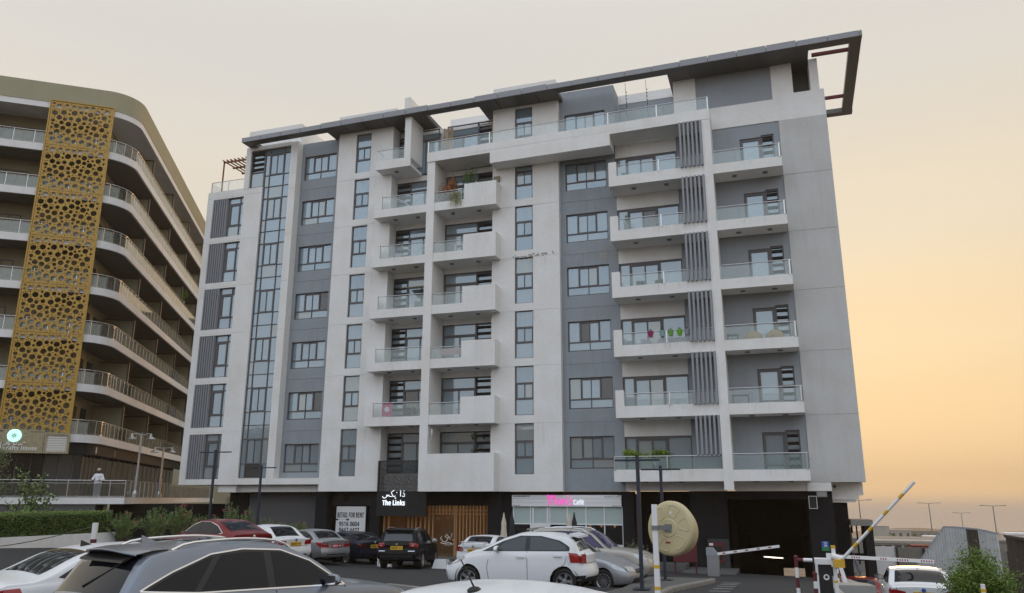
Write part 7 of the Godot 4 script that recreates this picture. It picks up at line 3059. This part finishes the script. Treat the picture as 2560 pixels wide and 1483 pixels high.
func build_man() -> void:
	var fp := left_world(Vector3(2.05, 3.05, 0.40))
	var root := thing("person", "man in a long white robe and white cap leaning on the terrace rail", "person", fp)
	root.rotation.y = LB.rotation.y
	off = Vector3.ZERO
	var b := mb()
	# robe, one continuous figure: legs together, torso, arms forward to the rail
	nets([[Vector3(-.09, .08, 0), Vector3(-.08, .9, 0), .115, .14], [Vector3(.10, .08, .02), Vector3(.08, .9, 0), .115, .14], [Vector3(0, .85, 0), Vector3(0, 1.28, .01), .165, .185], [Vector3(-.15, 1.36, 0), Vector3(.15, 1.36, 0), .085, .085],
		[Vector3(-.19, 1.36, 0), Vector3(-.31, 1.12, .05), .075, .062], [Vector3(-.31, 1.12, .05), Vector3(-.26, 1.06, .24), .062, .05], [Vector3(.19, 1.36, 0), Vector3(.30, 1.10, .06), .075, .062], [Vector3(.30, 1.10, .06), Vector3(.14, 1.06, .25), .062, .05]], .028, .05, b)
	var body := obj("body", b, M.cloth_white, root)
	var h := mb()
	nets([[Vector3(0, 1.42, .02), Vector3(-.01, 1.50, .04), .06, .055], [Vector3(-.01, 1.58, .045), Vector3(-.01, 1.66, .04), .082, .092], [Vector3(-.03, 1.565, .13), Vector3(-.03, 1.555, .14), .012, .012], [Vector3(-.04, 1.60, .13), Vector3(-.04, 1.585, .148), .014, .016], [Vector3(-.095, 1.60, .03), Vector3(-.095, 1.58, .03), .018, .018], [Vector3(.08, 1.60, .03), Vector3(.08, 1.58, .03), .018, .018]], .012, .02, h)
	obj("head", h, M.skin, root)
	var bd := mb()
	bd.ball(Vector3(-.015, 1.535, .105), Vector3(.065, .05, .045), 10, 6)
	obj("beard", bd, M.cloth_dark, root)
	for s in [-1.0, 1.0]:
		var ey := mb()
		ey.ball(Vector3(-.02 + s * .032, 1.615, .125), Vector3(.010, .006, .006), 6, 4)
		obj("eye", ey, M.black, root)
	var cp := mb()
	cp.lathe([Vector2(.098, 1.645), Vector2(.103, 1.70), Vector2(.095, 1.755), Vector2(.06, 1.785), Vector2(0, 1.79)], 18, Transform3D(Basis(), Vector3(-.01, 0, .035)))
	obj("cap", cp, M.cloth_cream, root)
	for q: Array in [[Vector3(-.26, 1.06, .26), -1.0], [Vector3(.13, 1.06, .27), 1.0]]:
		var hd := mb()
		var c: Vector3 = q[0]
		var bones := [[c, c + Vector3(-.02 * q[1], -.005, .06), .034, .032]]
		for i in 4:
			var p := c + Vector3(-.03 + i * .02, .0, .075)
			bones.append([p, p + Vector3(0, -.012, .035), .010, .009])
			bones.append([p + Vector3(0, -.012, .035), p + Vector3(0, -.05, .028), .009, .008])
		bones.append([c + Vector3(-.035 * q[1], 0, .03), c + Vector3(-.05 * q[1], -.03, .055), .011, .009])
		nets(bones, .007, .008, hd)
		obj("hand", hd, M.skin, root)
	for s in [-1.0, 1.0]:
		var sh := mb()
		sh.ball(Vector3(s * .09, .03, .05), Vector3(.05, .035, .13), 10, 6)
		obj("shoe", sh, M.cloth_dark, root)

# ---------------------------------------------------------------- things on balconies
func chair_simple(called: String, label: String, at: Vector3, az: float, m: Material, group := "") -> void:
	var root := thing(called, label, "chair", at, group)
	root.rotation.y = deg_to_rad(az)
	off = Vector3.ZERO
	obj("seat", bx(-.25, .38, -.25, .25, .44, .25), m, root)
	var bk := mb()
	bk.obox(Vector3(0, .68, -.27), Vector3(.25, 0, 0), Vector3(0, .26, -.07), Vector3(0, .01, .025))
	obj("backrest", bk, m, root)
	for x in [-.23, .23]:
		for z in [-.22, .22]:
			obj("leg", bx(x - .02, 0, z - .02, x + .02, .38, z + .02), m, root)
		obj("armrest", bx(x - .03, .58, -.22, x + .03, .61, .22), m, root)

func table_simple(label: String, at: Vector3, w: float, d: float, h: float, m: Material) -> void:
	var root := thing("balcony_table", label, "table", at)
	off = Vector3.ZERO
	obj("tabletop", bx(-w / 2, h - .04, -d / 2, w / 2, h, d / 2), m, root)
	for x in [-w / 2 + .04, w / 2 - .04]:
		for z in [-d / 2 + .04, d / 2 - .04]:
			obj("leg", bx(x - .025, 0, z - .025, x + .025, h - .04, z + .025), m, root)

func drying_rack(label: String, at: Vector3) -> void:
	var root := thing("drying_rack", label, "drying rack", at)
	off = Vector3.ZERO
	for s in [-1.0, 1.0]:
		var f := mb()
		f.tube([Vector3(-.35 * s, 0, -.28), Vector3(.35 * s, 1.0, -.28)], .014, -1, 5)
		f.tube([Vector3(-.35 * s, 0, .28), Vector3(.35 * s, 1.0, .28)], .014, -1, 5)
		f.tube([Vector3(.35 * s, 1.0, .28), Vector3(.95 * s, 1.28, .28)], .014, -1, 5)
		f.tube([Vector3(.35 * s, 1.0, -.28), Vector3(.95 * s, 1.28, -.28)], .014, -1, 5)
		obj("frame", f, M.white_paint, root)
		var w := mb()
		for i in 6:
			var p := Vector3(.38 * s, 1.01, 0).lerp(Vector3(.93 * s, 1.27, 0), i / 5.0)
			w.tube([p - Vector3(0, 0, .28), p + Vector3(0, 0, .28)], .008, -1, 4)
		obj("wires", w, M.white_paint, root)

func build_balcony_things() -> void:
	# column A
	drying_rack("white folding clothes airer on the fifth balcony of the left column", Vector3(-21.1, lv(4) + .16, 0.1))
	chair_simple("balcony_chair", "dark garden chair beside the clothes airer on the left column", Vector3(-22.3, lv(4) + .16, .3), 20, M.fin_grey)
	drying_rack("clothes airer behind glass on the highest full balcony of the left column", Vector3(-21.6, lv(5) + .16, -.1))
	table_simple("brown wooden stand on the lowest balcony of the left column", Vector3(-21.1, lv(1) + .16, .3), .7, .5, .95, M.bark)
	chair_simple("balcony_chair", "dark chair right of the wooden stand on the lowest left balcony", Vector3(-20.6, lv(1) + .16, .2), -30, M.fin_grey)
	off = Vector3(-22.4, lv(1) + .16, .7)
	var tw := mb()
	var g := []
	for i in 7:
		var row := []
		for j in 8:
			row.append(Vector3(-22.72 + j * .1, lv(1) + 1.36 - i * .13, .74 + .012 * sin(j * 1.3 + i * .2)))
		g.append(row)
	tw.grid(g)
	var tb := mb()
	var towel := thing("towel", "pink towel with a pale round patch hung on the lowest balcony of the left column", "towel", Vector3(-22.4, lv(1) + .56, .74))
	tw.off = off
	tw = mb()
	tw.grid(g)
	obj("cloth", tw, M.pink, towel)
	var wf := mb()
	wf.lathe([Vector2(0, .02), Vector2(.17, .02)], 16, Transform3D(Basis(Vector3.RIGHT, PI / 2), Vector3(-22.37, lv(1) + 1.0, .752)))
	obj("pale_patch", wf, M.cloth_white, towel)
	# awning on the third balcony
	var aw := thing("awning", "small grey green awning over a left column balcony", "awning", Vector3(-21.0, lv(3) + 2.2, .2))
	var ab := mb()
	ab.hexa([Vector3(-22.0, lv(3) + 1.95, .5), Vector3(-20.2, lv(3) + 1.95, .5), Vector3(-20.2, lv(3) + 2.25, -.6), Vector3(-22.0, lv(3) + 2.25, -.6), Vector3(-22.0, lv(3) + 1.98, .5), Vector3(-20.2, lv(3) + 1.98, .5), Vector3(-20.2, lv(3) + 2.28, -.6), Vector3(-22.0, lv(3) + 2.28, -.6)])
	obj("cloth", ab, M.olive_wall, aw)
	chair_simple("balcony_chair", "dark folding chair under the awning on the left column", Vector3(-20.7, lv(3) + .16, .3), 30, M.fin_grey)
	# column B
	table_simple("white covered table behind glass on the fifth balcony of the middle column", Vector3(-18.0, lv(4) + .16, .2), .6, .5, .95, M.cloth_white)
	off = Vector3(-18.4, lv(2) + .6, .6)
	var cl := mb()
	g = []
	for i in 5:
		var row := []
		for j in 12:
			row.append(Vector3(-18.95 + j * .12, lv(2) + 1.2 - i * .1, .6 + .02 * sin(j * 1.7)))
		g.append(row)
	cl.grid(g)
	solo("laundry", cl, M.cloth_pinkish, "pale pink laundry hung behind the glass of a middle column balcony", "laundry")
	# column E
	var root := thing("balcony_sofa", "dark sofa with pale cushions on the balcony with coloured pots", "sofa", Vector3(-5.2, lv(2) + .2, .2))
	off = Vector3.ZERO
	obj("seat", bx(-.8, .1, -.3, .8, .42, .35), M.cloth_white, root)
	obj("backrest", bx(-.8, .42, -.35, .8, .95, -.2), M.fin_grey, root)
	for x in [-.85, .85]:
		obj("armrest", bx(x - .07, .1, -.3, x + .07, .62, .35), M.fin_grey, root)
	chair_simple("balcony_chair", "dark armchair left of the sofa on the balcony with coloured pots", Vector3(-6.6, lv(2) + .2, .3), 20, M.fin_grey)
	for i in 5:
		var x: float = [-6.18, -5.55, -5.10, -4.62, -4.22][i]
		var at := Vector3(x, lv(2) + .98, 1.42)
		var pt := thing("flower_pot", ["magenta", "pale blue", "mid green", "bright green", "grey see-through"][i] + " flower pot hooked on the balcony handrail", "flower pot", at, "flower pots hooked on one handrail")
		var pb := mb()
		pb.lathe([Vector2(0, 0), Vector2(.105, 0), Vector2(.155, .27), Vector2(.165, .27), Vector2(.165, .31), Vector2(.14, .31), Vector2(.13, .26), Vector2(0, .26)], 14, Transform3D(Basis(), at))
		obj("pot", pb, M[["pot_magenta", "pot_blue", "pot_green", "pot_lime", "fin_grey"][i]], pt)
		var pl_ := cmb()
		rng.seed = 50 + i
		leaf_ball(pl_, rng, at + Vector3(0, .36, 0), Vector3(.08, .07, .08), 40, .06, .03, Color(.02, .03, .012))
		foliage(pl_, pt, "plant")
	table_simple("round wicker table with straw top on the fifth balcony of the wide column", Vector3(-5.1, lv(4) + .2, .6), .9, .6, .62, M.cloth_cream)
	chair_simple("balcony_chair", "wicker chair right of the straw table on the wide column", Vector3(-4.1, lv(4) + .2, .5), -20, M.fin_grey)
	chair_simple("balcony_chair", "dark lounge chair at the left of the highest wide balcony", Vector3(-7.2, lv(5) + .2, .6), 40, M.cloth_dark)
	chair_simple("balcony_chair", "dark lounge chair before the fixed pane of the highest wide balcony", Vector3(-4.55, lv(5) + .2, .3), -40, M.cloth_dark)
	chair_simple("balcony_chair", "black metal chair left on the fourth wide balcony", Vector3(-6.7, lv(3) + .2, .6), 15, M.black)
	chair_simple("balcony_chair", "black metal chair with red cushion on the fourth wide balcony", Vector3(-5.8, lv(3) + .2, .6), -15, M.black)
	# column F
	for q: Array in [[-.85, "left"], [.25, "right"]]:
		var at := Vector3(q[0], lv(2) + .2, .8)
		var r := thing("covered_armchair", "armchair under a tan dust cover, the %s one on the right column" % q[1], "chair", at, "covered armchairs")
		var c := mb()
		c.ball(at + Vector3(0, .38, 0), Vector3(.52, .52, .4), 12, 8)
		obj("dust_cover", c, M.tan_cover, r)
	table_simple("small dark table at the left of the balcony with covered armchairs", Vector3(-1.9, lv(2) + .2, .8), .6, .5, .75, M.bark)
	table_simple("small dark wooden table on the second floor right balcony", Vector3(-1.7, lv(1) + .2, .9), .85, .5, .85, M.bark)
	# trellis on the lowest right balcony
	var tr := thing("trellis", "diagonal wire trellis behind the glass of the lowest right balcony", "trellis", Vector3(-.2, lv(0) + .5, 1.2))
	for i in 13:
		var b := mb()
		var x := -1.6 + i * .24
		b.bar(Vector3(x, lv(0) + .6, 1.22), Vector3(x + .55, lv(0) + 1.25, 1.22), .008, .008)
		obj("slat", b, M.fin_grey, tr)
		b = mb()
		b.bar(Vector3(x + .55, lv(0) + .6, 1.20), Vector3(x, lv(0) + 1.25, 1.20), .008, .008)
		obj("slat", b, M.fin_grey, tr)
	# carved screens on the terrace
	for q: Array in [[-19.1, "left"], [-15.7, "right"]]:
		var sc := thing("carved_screen", "carved wooden screen leaning on the top terrace, the %s one" % q[1], "screen", Vector3(q[0], 24.2, -.1), "carved screens on the terrace")
		var b := mb()
		b.use_uv = true
		perforated_quad(b, q[0] - .3, 24.2, q[0] + .25, 26.75, -.1)
		obj("lattice", b, M.carved, sc)
		var f := mb()
		f.box(q[0] - .36, 24.2, -.13, q[0] - .3, 26.8, -.07)
		f.box(q[0] + .25, 24.2, -.13, q[0] + .31, 26.8, -.07)
		obj("frame", f, M.tan_cover, sc)
	# string lights hanging from the roof frame
	for q: Array in [[-7.2, "left"], [-5.95, "right"]]:
		var at := Vector3(q[0], 24.7, .4)
		var sl := thing("hanging_ornament", "thin hanging string of ornaments under the roof opening, the %s one" % q[1], "ornament", at, "ornament strings")
		var b := mb()
		b.tube([Vector3(q[0], 27.6, .6), Vector3(q[0] + .05, 25.2, .5)], .012, -1, 4)
		obj("string", b, M.black, sl)
		for i in 10:
			var o := mb()
			var t := i / 9.0
			o.ball(Vector3(q[0] + (.05 if i < 5 else .05 + .09 * (i - 7)), 27.0 - 2.1 * t, .5 + .02 * (i % 3)), Vector3(.03, .05, .03), 6, 4)
			obj("bead", o, M.black, sl)
	# pergola on the low roof
	var pg := thing("pergola", "rusty slatted pergola on the low roof at the left end of the block", "pergola", Vector3(-36.3, 24.5, -2))
	for q: Array in [[-37.3, -.6], [-37.3, -3.8], [-35.2, -3.8]]:
		obj("post", bx(q[0] - .04, 24.5, q[1] - .04, q[0] + .04, 27.1, q[1] + .04), M.rust, pg)
	for z in [-.6, -1.65, -2.7, -3.8]:
		obj("beam", bx(-37.34, 27.0, z - .04, -34.95, 27.12, z + .04), M.rust, pg)
	for i in 8:
		var x := -37.3 + i * .33
		obj("slat", bx(x - .022, 27.12, -4.0, x + .03, 27.20, -.4), M.rust, pg)
	# flower vases on the shelf louvres of the first floor
	for i in 6:
		var p: Array = [[-17.35, 2.55], [-16.65, 2.55], [-17.0, 2.05], [-17.35, 1.65], [-16.6, 1.65], [-16.9, 1.2]][i]
		var at := Vector3(p[0], lv(0) + p[1], -.72)
		var v := thing("shelf_plant", ["upper left", "upper right", "second row", "third row left", "third row right", "lowest"][i] + " small dark plant on the louvre shelves of the first floor balcony", "plant", at, "small plants on the louvre shelves")
		var b := mb()
		b.lathe([Vector2(0, 0), Vector2(.05, 0), Vector2(.06, .1)], 8, Transform3D(Basis(), at))
		obj("pot", b, M.white_paint if i == 5 else M.black, v)
		var l := cmb()
		rng.seed = 70 + i
		leaf_ball(l, rng, at + Vector3(0, .2, 0), Vector3(.12, .12, .08), 36, .09, .05, Color(.012, .016, .01))
		foliage(l, v, "plant")
	# box on the wall under the beam and the wall unit on the first floor
	off = Vector3(-15.6, 22.4, .05)
	var jb := mb()
	jb.box(-15.85, 22.45, .003, -15.45, 22.8, .14)
	jb.tube([Vector3(-15.65, 22.45, .06), Vector3(-15.65, 21.7, .06)], .025, -1, 6)
	jb.box(-15.66, 22.0, .03, -15.4, 22.06, .09)
	jb.box(-15.66, 21.75, .03, -15.4, 21.81, .09)
	solo("pipe_box", jb, M.cream_wall, "cream pipe box on the wall above the top solid balcony", "pipe box")
	off = Vector3(-19.4, 6.5, .7)
	var au := mb()
	au.tube([Vector3(-19.5, 6.75, .7), Vector3(-19.42, 6.75, .7), Vector3(-19.40, 6.45, .7), Vector3(-19.55, 6.3, .7)], .02, -1, 6)
	au.tube([Vector3(-19.40, 6.7, .7), Vector3(-19.40, 7.0, .7)], .06, -1, 8)
	solo("wifi_antenna", au, M.offwhite_edge, "small white antenna unit on the column beside the lowest solid balcony", "antenna")

# ---------------------------------------------------------------- the right side and the distance
func corrugated(a: Vector3, c: Vector3, ya0: float, ya1: float, yc0: float, yc1: float, n: int) -> MB:
	var b := mb()
	var d := (c - a)
	var s := Vector3(-d.z, 0, d.x).normalized()
	var g := []
	for i in n * 4 + 1:
		var t := float(i) / (n * 4)
		var w: float = [0.0, 0.0, .035, .035][i % 4]
		var p := a + d * t + s * w
		g.append([Vector3(p.x, lerpf(ya0, yc0, t), p.z), Vector3(p.x, lerpf(ya1, yc1, t), p.z)])
	for i in g.size() - 1:
		b.quad(g[i][0], g[i + 1][0], g[i + 1][1], g[i][1], s)
	return b

func build_right() -> void:
	# canopy and dark piers beside the ramp
	var root := thing("ramp_canopy", "grey flat canopy on dark piers at the right foot of the apartment block", "canopy", Vector3(3.6, -2, -.5))
	obj("roof_slab", bx(3.12, 1.74, -2.6, 4.12, 2.03, -.30), M.kerb, root)
	obj("pier", bx(3.72, -3.5, -2.4, 4.1, 1.73, -.36), M.dark_wall, root)
	obj("beam", bx(3.12, 0.0, -2.0, 3.70, .35, -1.7), M.dark_wall, root)
	obj("beam", bx(3.2, 1.35, -2.2, 3.26, 1.73, -1.6), M.dark_wall, root)
	obj("beam", bx(3.45, -.2, -2.2, 3.52, 1.73, -2.1), M.dark_wall, root)
	var strut := mb()
	strut.bar(Vector3(3.15, .3, -1.5), Vector3(3.75, -2.2, -.5), .09, .12)
	obj("strut", strut, M.fin_grey, root)
	# sheet metal fence: each sheet a part
	root = thing("sheet_fence", "leaning grey corrugated metal fence with one brown sheet", "fence", Vector3(5.9, -1, 10))
	var P := [Vector3(4.45, 0, 10.0), Vector3(4.80, 0, 10.1), Vector3(5.15, 0, 10.2), Vector3(5.5, 0, 10.3), Vector3(5.82, 0, 10.5), Vector3(6.14, 0, 10.7), Vector3(6.46, 0, 10.95), Vector3(6.66, 0, 11.12), Vector3(6.95, 0, 11.5)]
	var T := [.55, 1.05, 1.55, 2.02, 2.02, 2.0, 1.97, 1.93, 1.84]
	for i in P.size() - 1:
		obj("sheet", corrugated(P[i], P[i + 1], -2.6, T[i], -2.6, T[i + 1], 4), M.sheet_brown if i == 5 else M.sheet_metal, root)
		var rl := mb()
		rl.bar(P[i] + Vector3(0, T[i] + .02, 0), P[i + 1] + Vector3(0, T[i + 1] + .02, 0), .05, .06)
		obj("top_rail", rl, M.fin_grey, root)
	root = thing("brown_fence", "dark brown sheet fence at the right edge of the picture", "fence", Vector3(5.2, 0, 20))
	var Q := [Vector3(5.20, 0, 20.4), Vector3(5.28, 0, 22.2), Vector3(5.3, 0, 24.2), Vector3(5.3, 0, 27.0)]
	for i in 3:
		obj("sheet", corrugated(Q[i], Q[i + 1], -1.0, 2.12, -1.0, 2.12, 4), M.sheet_brown, root)
		obj("top_rail", bx(Q[i].x - .04, 2.1, Q[i].z, Q[i].x + .04, 2.16, Q[i + 1].z), M.sheet_brown, root)
	# precast wall beyond the ramp
	root = thing("precast_wall", "weathered precast panel wall beyond the ramp", "wall", Vector3(8, -3, -16))
	for i in 7:
		for k in 4:
			var x := 3.6 + i * 1.62
			var y := -3.6 + k * .92 - i * .03
			obj("panel", bx(x + .05, y, -16.1 - .02 * ((i + k) % 3), x + 1.55, y + .85, -16.0 + .02 * ((i * 3 + k) % 4)), [M.concrete, M.kerb, M.offwhite_edge][(i * 5 + k * 3) % 3], root)
		obj("post", bx(3.6 + i * 1.62 - .07, -3.7, -16.2, 3.6 + i * 1.62 + .06, .05 - i * .03, -15.86), M.grey_dark, root)
	# yard behind it: low buildings
	far_house(Vector3(11.6, -4.2, -50), 6.4, 2.9, 4, M.concrete, "low white shed with dark openings beyond the precast wall", "low_shed", 7, .72, .94)
	far_house(Vector3(22, -6.6, -88), 26, 4.0, 8, M.kerb, "long grey workshop roof farther out beyond the yard", "workshop", 12)
	off = Vector3(10.5, -3.4, -31)
	solo("maroon_container", bx(9.7, -3.4, -33, 12.6, -0.62, -30.5), M.maroon, "maroon freight container behind the precast wall", "container")
	far_house(Vector3(40.1, -14.4, -355), 6.2, 5.9, 8, M.concrete, "pale blocky hall on the horizon right of the apartment block", "distant_hall", 0)
	far_house(Vector3(50, -15.0, -375), 9, 4.2, 8, M.concrete, "low building on the horizon, right of the hall", "distant_building", 3)
	far_house(Vector3(60.5, -15.2, -378), 11, 4.0, 8, M.kerb, "wide low building on the horizon left of the grey fence top", "distant_building", 4)
	far_house(Vector3(28.3, -8.6, -144), 2.9, 4.2, 3, M.offwhite_edge, "small white flat-roofed house before the tree belt", "distant_building", 2)
	far_house(Vector3(34.6, -7.4, -102), 4.8, 5.2, 4, M.offwhite_edge, "white flat building above the brown fence at the right edge", "distant_building", 3)
	# distant hills
	off = Vector3.ZERO
	var hb := mb()
	var g := []
	for i in 61:
		var x := -880.0 + i * 29.0
		var h := 8.0 + 7.0 * sin(i * .37) + 5.0 * sin(i * .91 + 1.0)
		g.append([Vector3(x, -44, -1040), Vector3(x, -42 + h * .6, -1120), Vector3(x, -46, -1250)])
	hb.grid(g)
	struct("hills", hb, M.sand)
	# neighbouring block behind, seen only as the dark reflection in the side balconies
	far_house(Vector3(-72, -2, -58), 46, 29, 16, M.cream_wall, "plain dark block far behind the olive building", "neighbour_block", 8)
	# street light masts
	for q: Array in [[14.55, -135.6, -8.2, 2.8, "farthest left tall street light, beside the apartment block"], [33.1, -173.7, -10.0, 2.1, "tall twin street light standing above the middle of the yard"], [54.0, -251.3, -13.4, -1.2, "shorter street light seen above the grey fence"], [41.9, -151.7, -8.8, 1.7, "tall twin street light near the right edge"]]:
		var at := Vector3(q[0], q[2], q[1])
		root = thing("street_light", q[4], "street light", at, "street lights in the distance")
		var b := mb()
		b.tube([at, Vector3(q[0], q[3], q[1])], .16, .09, 7)
		obj("mast", b, M.grey_metal, root)
		for s in [-1.0, 1.0]:
			var a := mb()
			a.bar(Vector3(q[0], q[3], q[1]), Vector3(q[0] + s * 1.6, q[3] + .12, q[1]), .12, .1)
			a.box(q[0] + s * 2.0 - .5, q[3] + .06, q[1] - .15, q[0] + s * 2.0 + .5, q[3] + .2, q[1] + .15)
			obj("lamp_arm", a, M.grey_metal, root)
	# trees on the plain
	var r := RandomNumberGenerator.new()
	r.seed = 90
	for i in 16:
		var z := r.randf_range(-192, -176)
		var x := lerpf(20, 40, i / 15.0) + r.randfn() * .5
		var y := pl(Vector2(x, z - 44).length(), [[0, -2.5], [50, -3.6], [75, -5.0], [200, -11.0], [500, -22.0]])
		var at := Vector3(x, y, z)
		var h := r.randf_range(4.2, 6.3)
		root = thing("distant_tree", "dusty green tree in the belt on the plain, tree %s" % ["at its left end", "second from its left end", "third from its left end", "fourth from its left end", "fifth from its left end", "sixth from its left end", "seventh from its left end", "left of its middle", "right of its middle", "seventh from its right end", "sixth from its right end", "fifth from its right end", "fourth from its right end", "third from its right end", "second from its right end", "at its right end"][i], "tree", at, "trees on the plain")
		var tr := mb()
		tr.tube([at, at + Vector3(0, h * .5, 0)], .2, .12, 6)
		obj("trunk", tr, M.bark, root)
		var b := cmb()
		for k in 7:
			var d := Vector3(r.randfn(), r.randfn() * .6, r.randfn()).normalized() * pow(r.randf(), .4)
			leaf_ball(b, r, at + Vector3(0, h * .62, 0) + d * Vector3(h * .42, h * .30, h * .4), Vector3.ONE * h * .22, 60, .6, .35, Color(.05, .065, .03), .35)
		foliage(b, root, "crown")
	# palm beside the canopy
	var at := Vector3(4.6, -3.6, -22)
	root = thing("palm_tree", "small palm seen under the canopy beside the dark pier", "palm", at)
	var pt := mb()
	pt.tube([at, at + Vector3(-.1, 4.6, 0)], .16, .12, 8)
	obj("trunk", pt, M.bark, root)
	for i in 12:
		var a := TAU * i / 12.0
		var b := cmb()
		for k in 12:
			var t := k / 12.0
			var p := at + Vector3(-.1 + cos(a) * 1.3 * t, 4.6 + .6 * sin(t * 2.4) - .5 * t * t, sin(a) * 1.3 * t)
			b.cur = tint(r, Color(.05, .06, .03), .2)
			for s in [-1.0, 1.0]:
				leaf(b, p, Vector3(cos(a + s * .9), -.25, sin(a + s * .9)).normalized(), Vector3.UP, .38, .05)
		obj("frond", b, M.leaf, root)

func far_house(at: Vector3, w: float, h: float, d: float, m: Material, label: String, called: String, wins: int, v0 := .35, v1 := .75) -> void:
	var root := thing(called, label, "building", at)
	obj("wall", bx(at.x - w / 2, at.y, at.z - d / 2, at.x + w / 2, at.y + h, at.z + d / 2), m, root)
	obj("roof", bx(at.x - w / 2 - .15, at.y + h, at.z - d / 2 - .15, at.x + w / 2 + .15, at.y + h + .25, at.z + d / 2 + .15), m, root)
	for i in wins:
		var x := at.x - w / 2 + w * (i + .5) / wins
		var hw := minf(.6, w / wins * .36)
		var o := obj("window", bx(x - hw, at.y + h * v0, at.z + d / 2, x + hw, at.y + h * v1, at.z + d / 2 + .06), M.frame, root)
		obj("pane", bx(x - hw * .85, at.y + h * (v0 + .02), at.z + d / 2 + .06, x + hw * .85, at.y + h * (v1 - .02), at.z + d / 2 + .08), M.glass_3, o)

func extra_materials() -> void:
	mat("garage_floor", lin(.03, .03, .03), .8)
	mat("blind", lin(.42, .50, .48), .9)
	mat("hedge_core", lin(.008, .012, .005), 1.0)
	mat("grey_dark", lin(.035, .035, .037), .7)
	mat("rust", lin(.22, .085, .04), .8)
	mat("sign_white", lin(.78, .78, .78), .5)
	mat("letter_dim", lin(.75, .72, .62), .6)
	glow("letter_white_soft", Color(.9, .92, .95), .55)
	mat("pot_magenta", lin(.32, .02, .12), .5)
	mat("pot_blue", lin(.25, .42, .42), .5)
	mat("pot_green", lin(.16, .36, .07), .5)
	mat("pot_lime", lin(.13, .42, .01), .5)
	mat("tan_cover", lin(.36, .25, .12), .9)
	mat("cloth_pinkish", lin(.45, .33, .33), .9)
	var bm := mat("black_mesh", lin(.015, .015, .0155), .7)
	bm.albedo_texture = voronoi_holes(256, 14, .30, false, 3)
	bm.uv1_triplanar = true
	bm.uv1_world_triplanar = true
	bm.uv1_scale = Vector3.ONE * 1.0
	var bh := mat("black_holes", lin(.012, .012, .012), .5)
	bh.albedo_texture = voronoi_holes(384, 14, .34, true, 4)
	bh.transparency = BaseMaterial3D.TRANSPARENCY_ALPHA_SCISSOR
	bh.alpha_scissor_threshold = .5
	var cv := mat("carved", lin(.33, .25, .16), .8)
	cv.albedo_texture = voronoi_holes(128, 7, .45, true, 5)
	cv.transparency = BaseMaterial3D.TRANSPARENCY_ALPHA_SCISSOR
	cv.alpha_scissor_threshold = .5

func _ready() -> void:
	make_sky()
	rng.seed = 1
	make_materials()
	extra_materials()
	build_ground()
	build_apartments()
	build_left()
	build_right()
	build_plants()
	build_cars()
	build_furniture()
	build_signs()
	build_man()
	build_balcony_things()
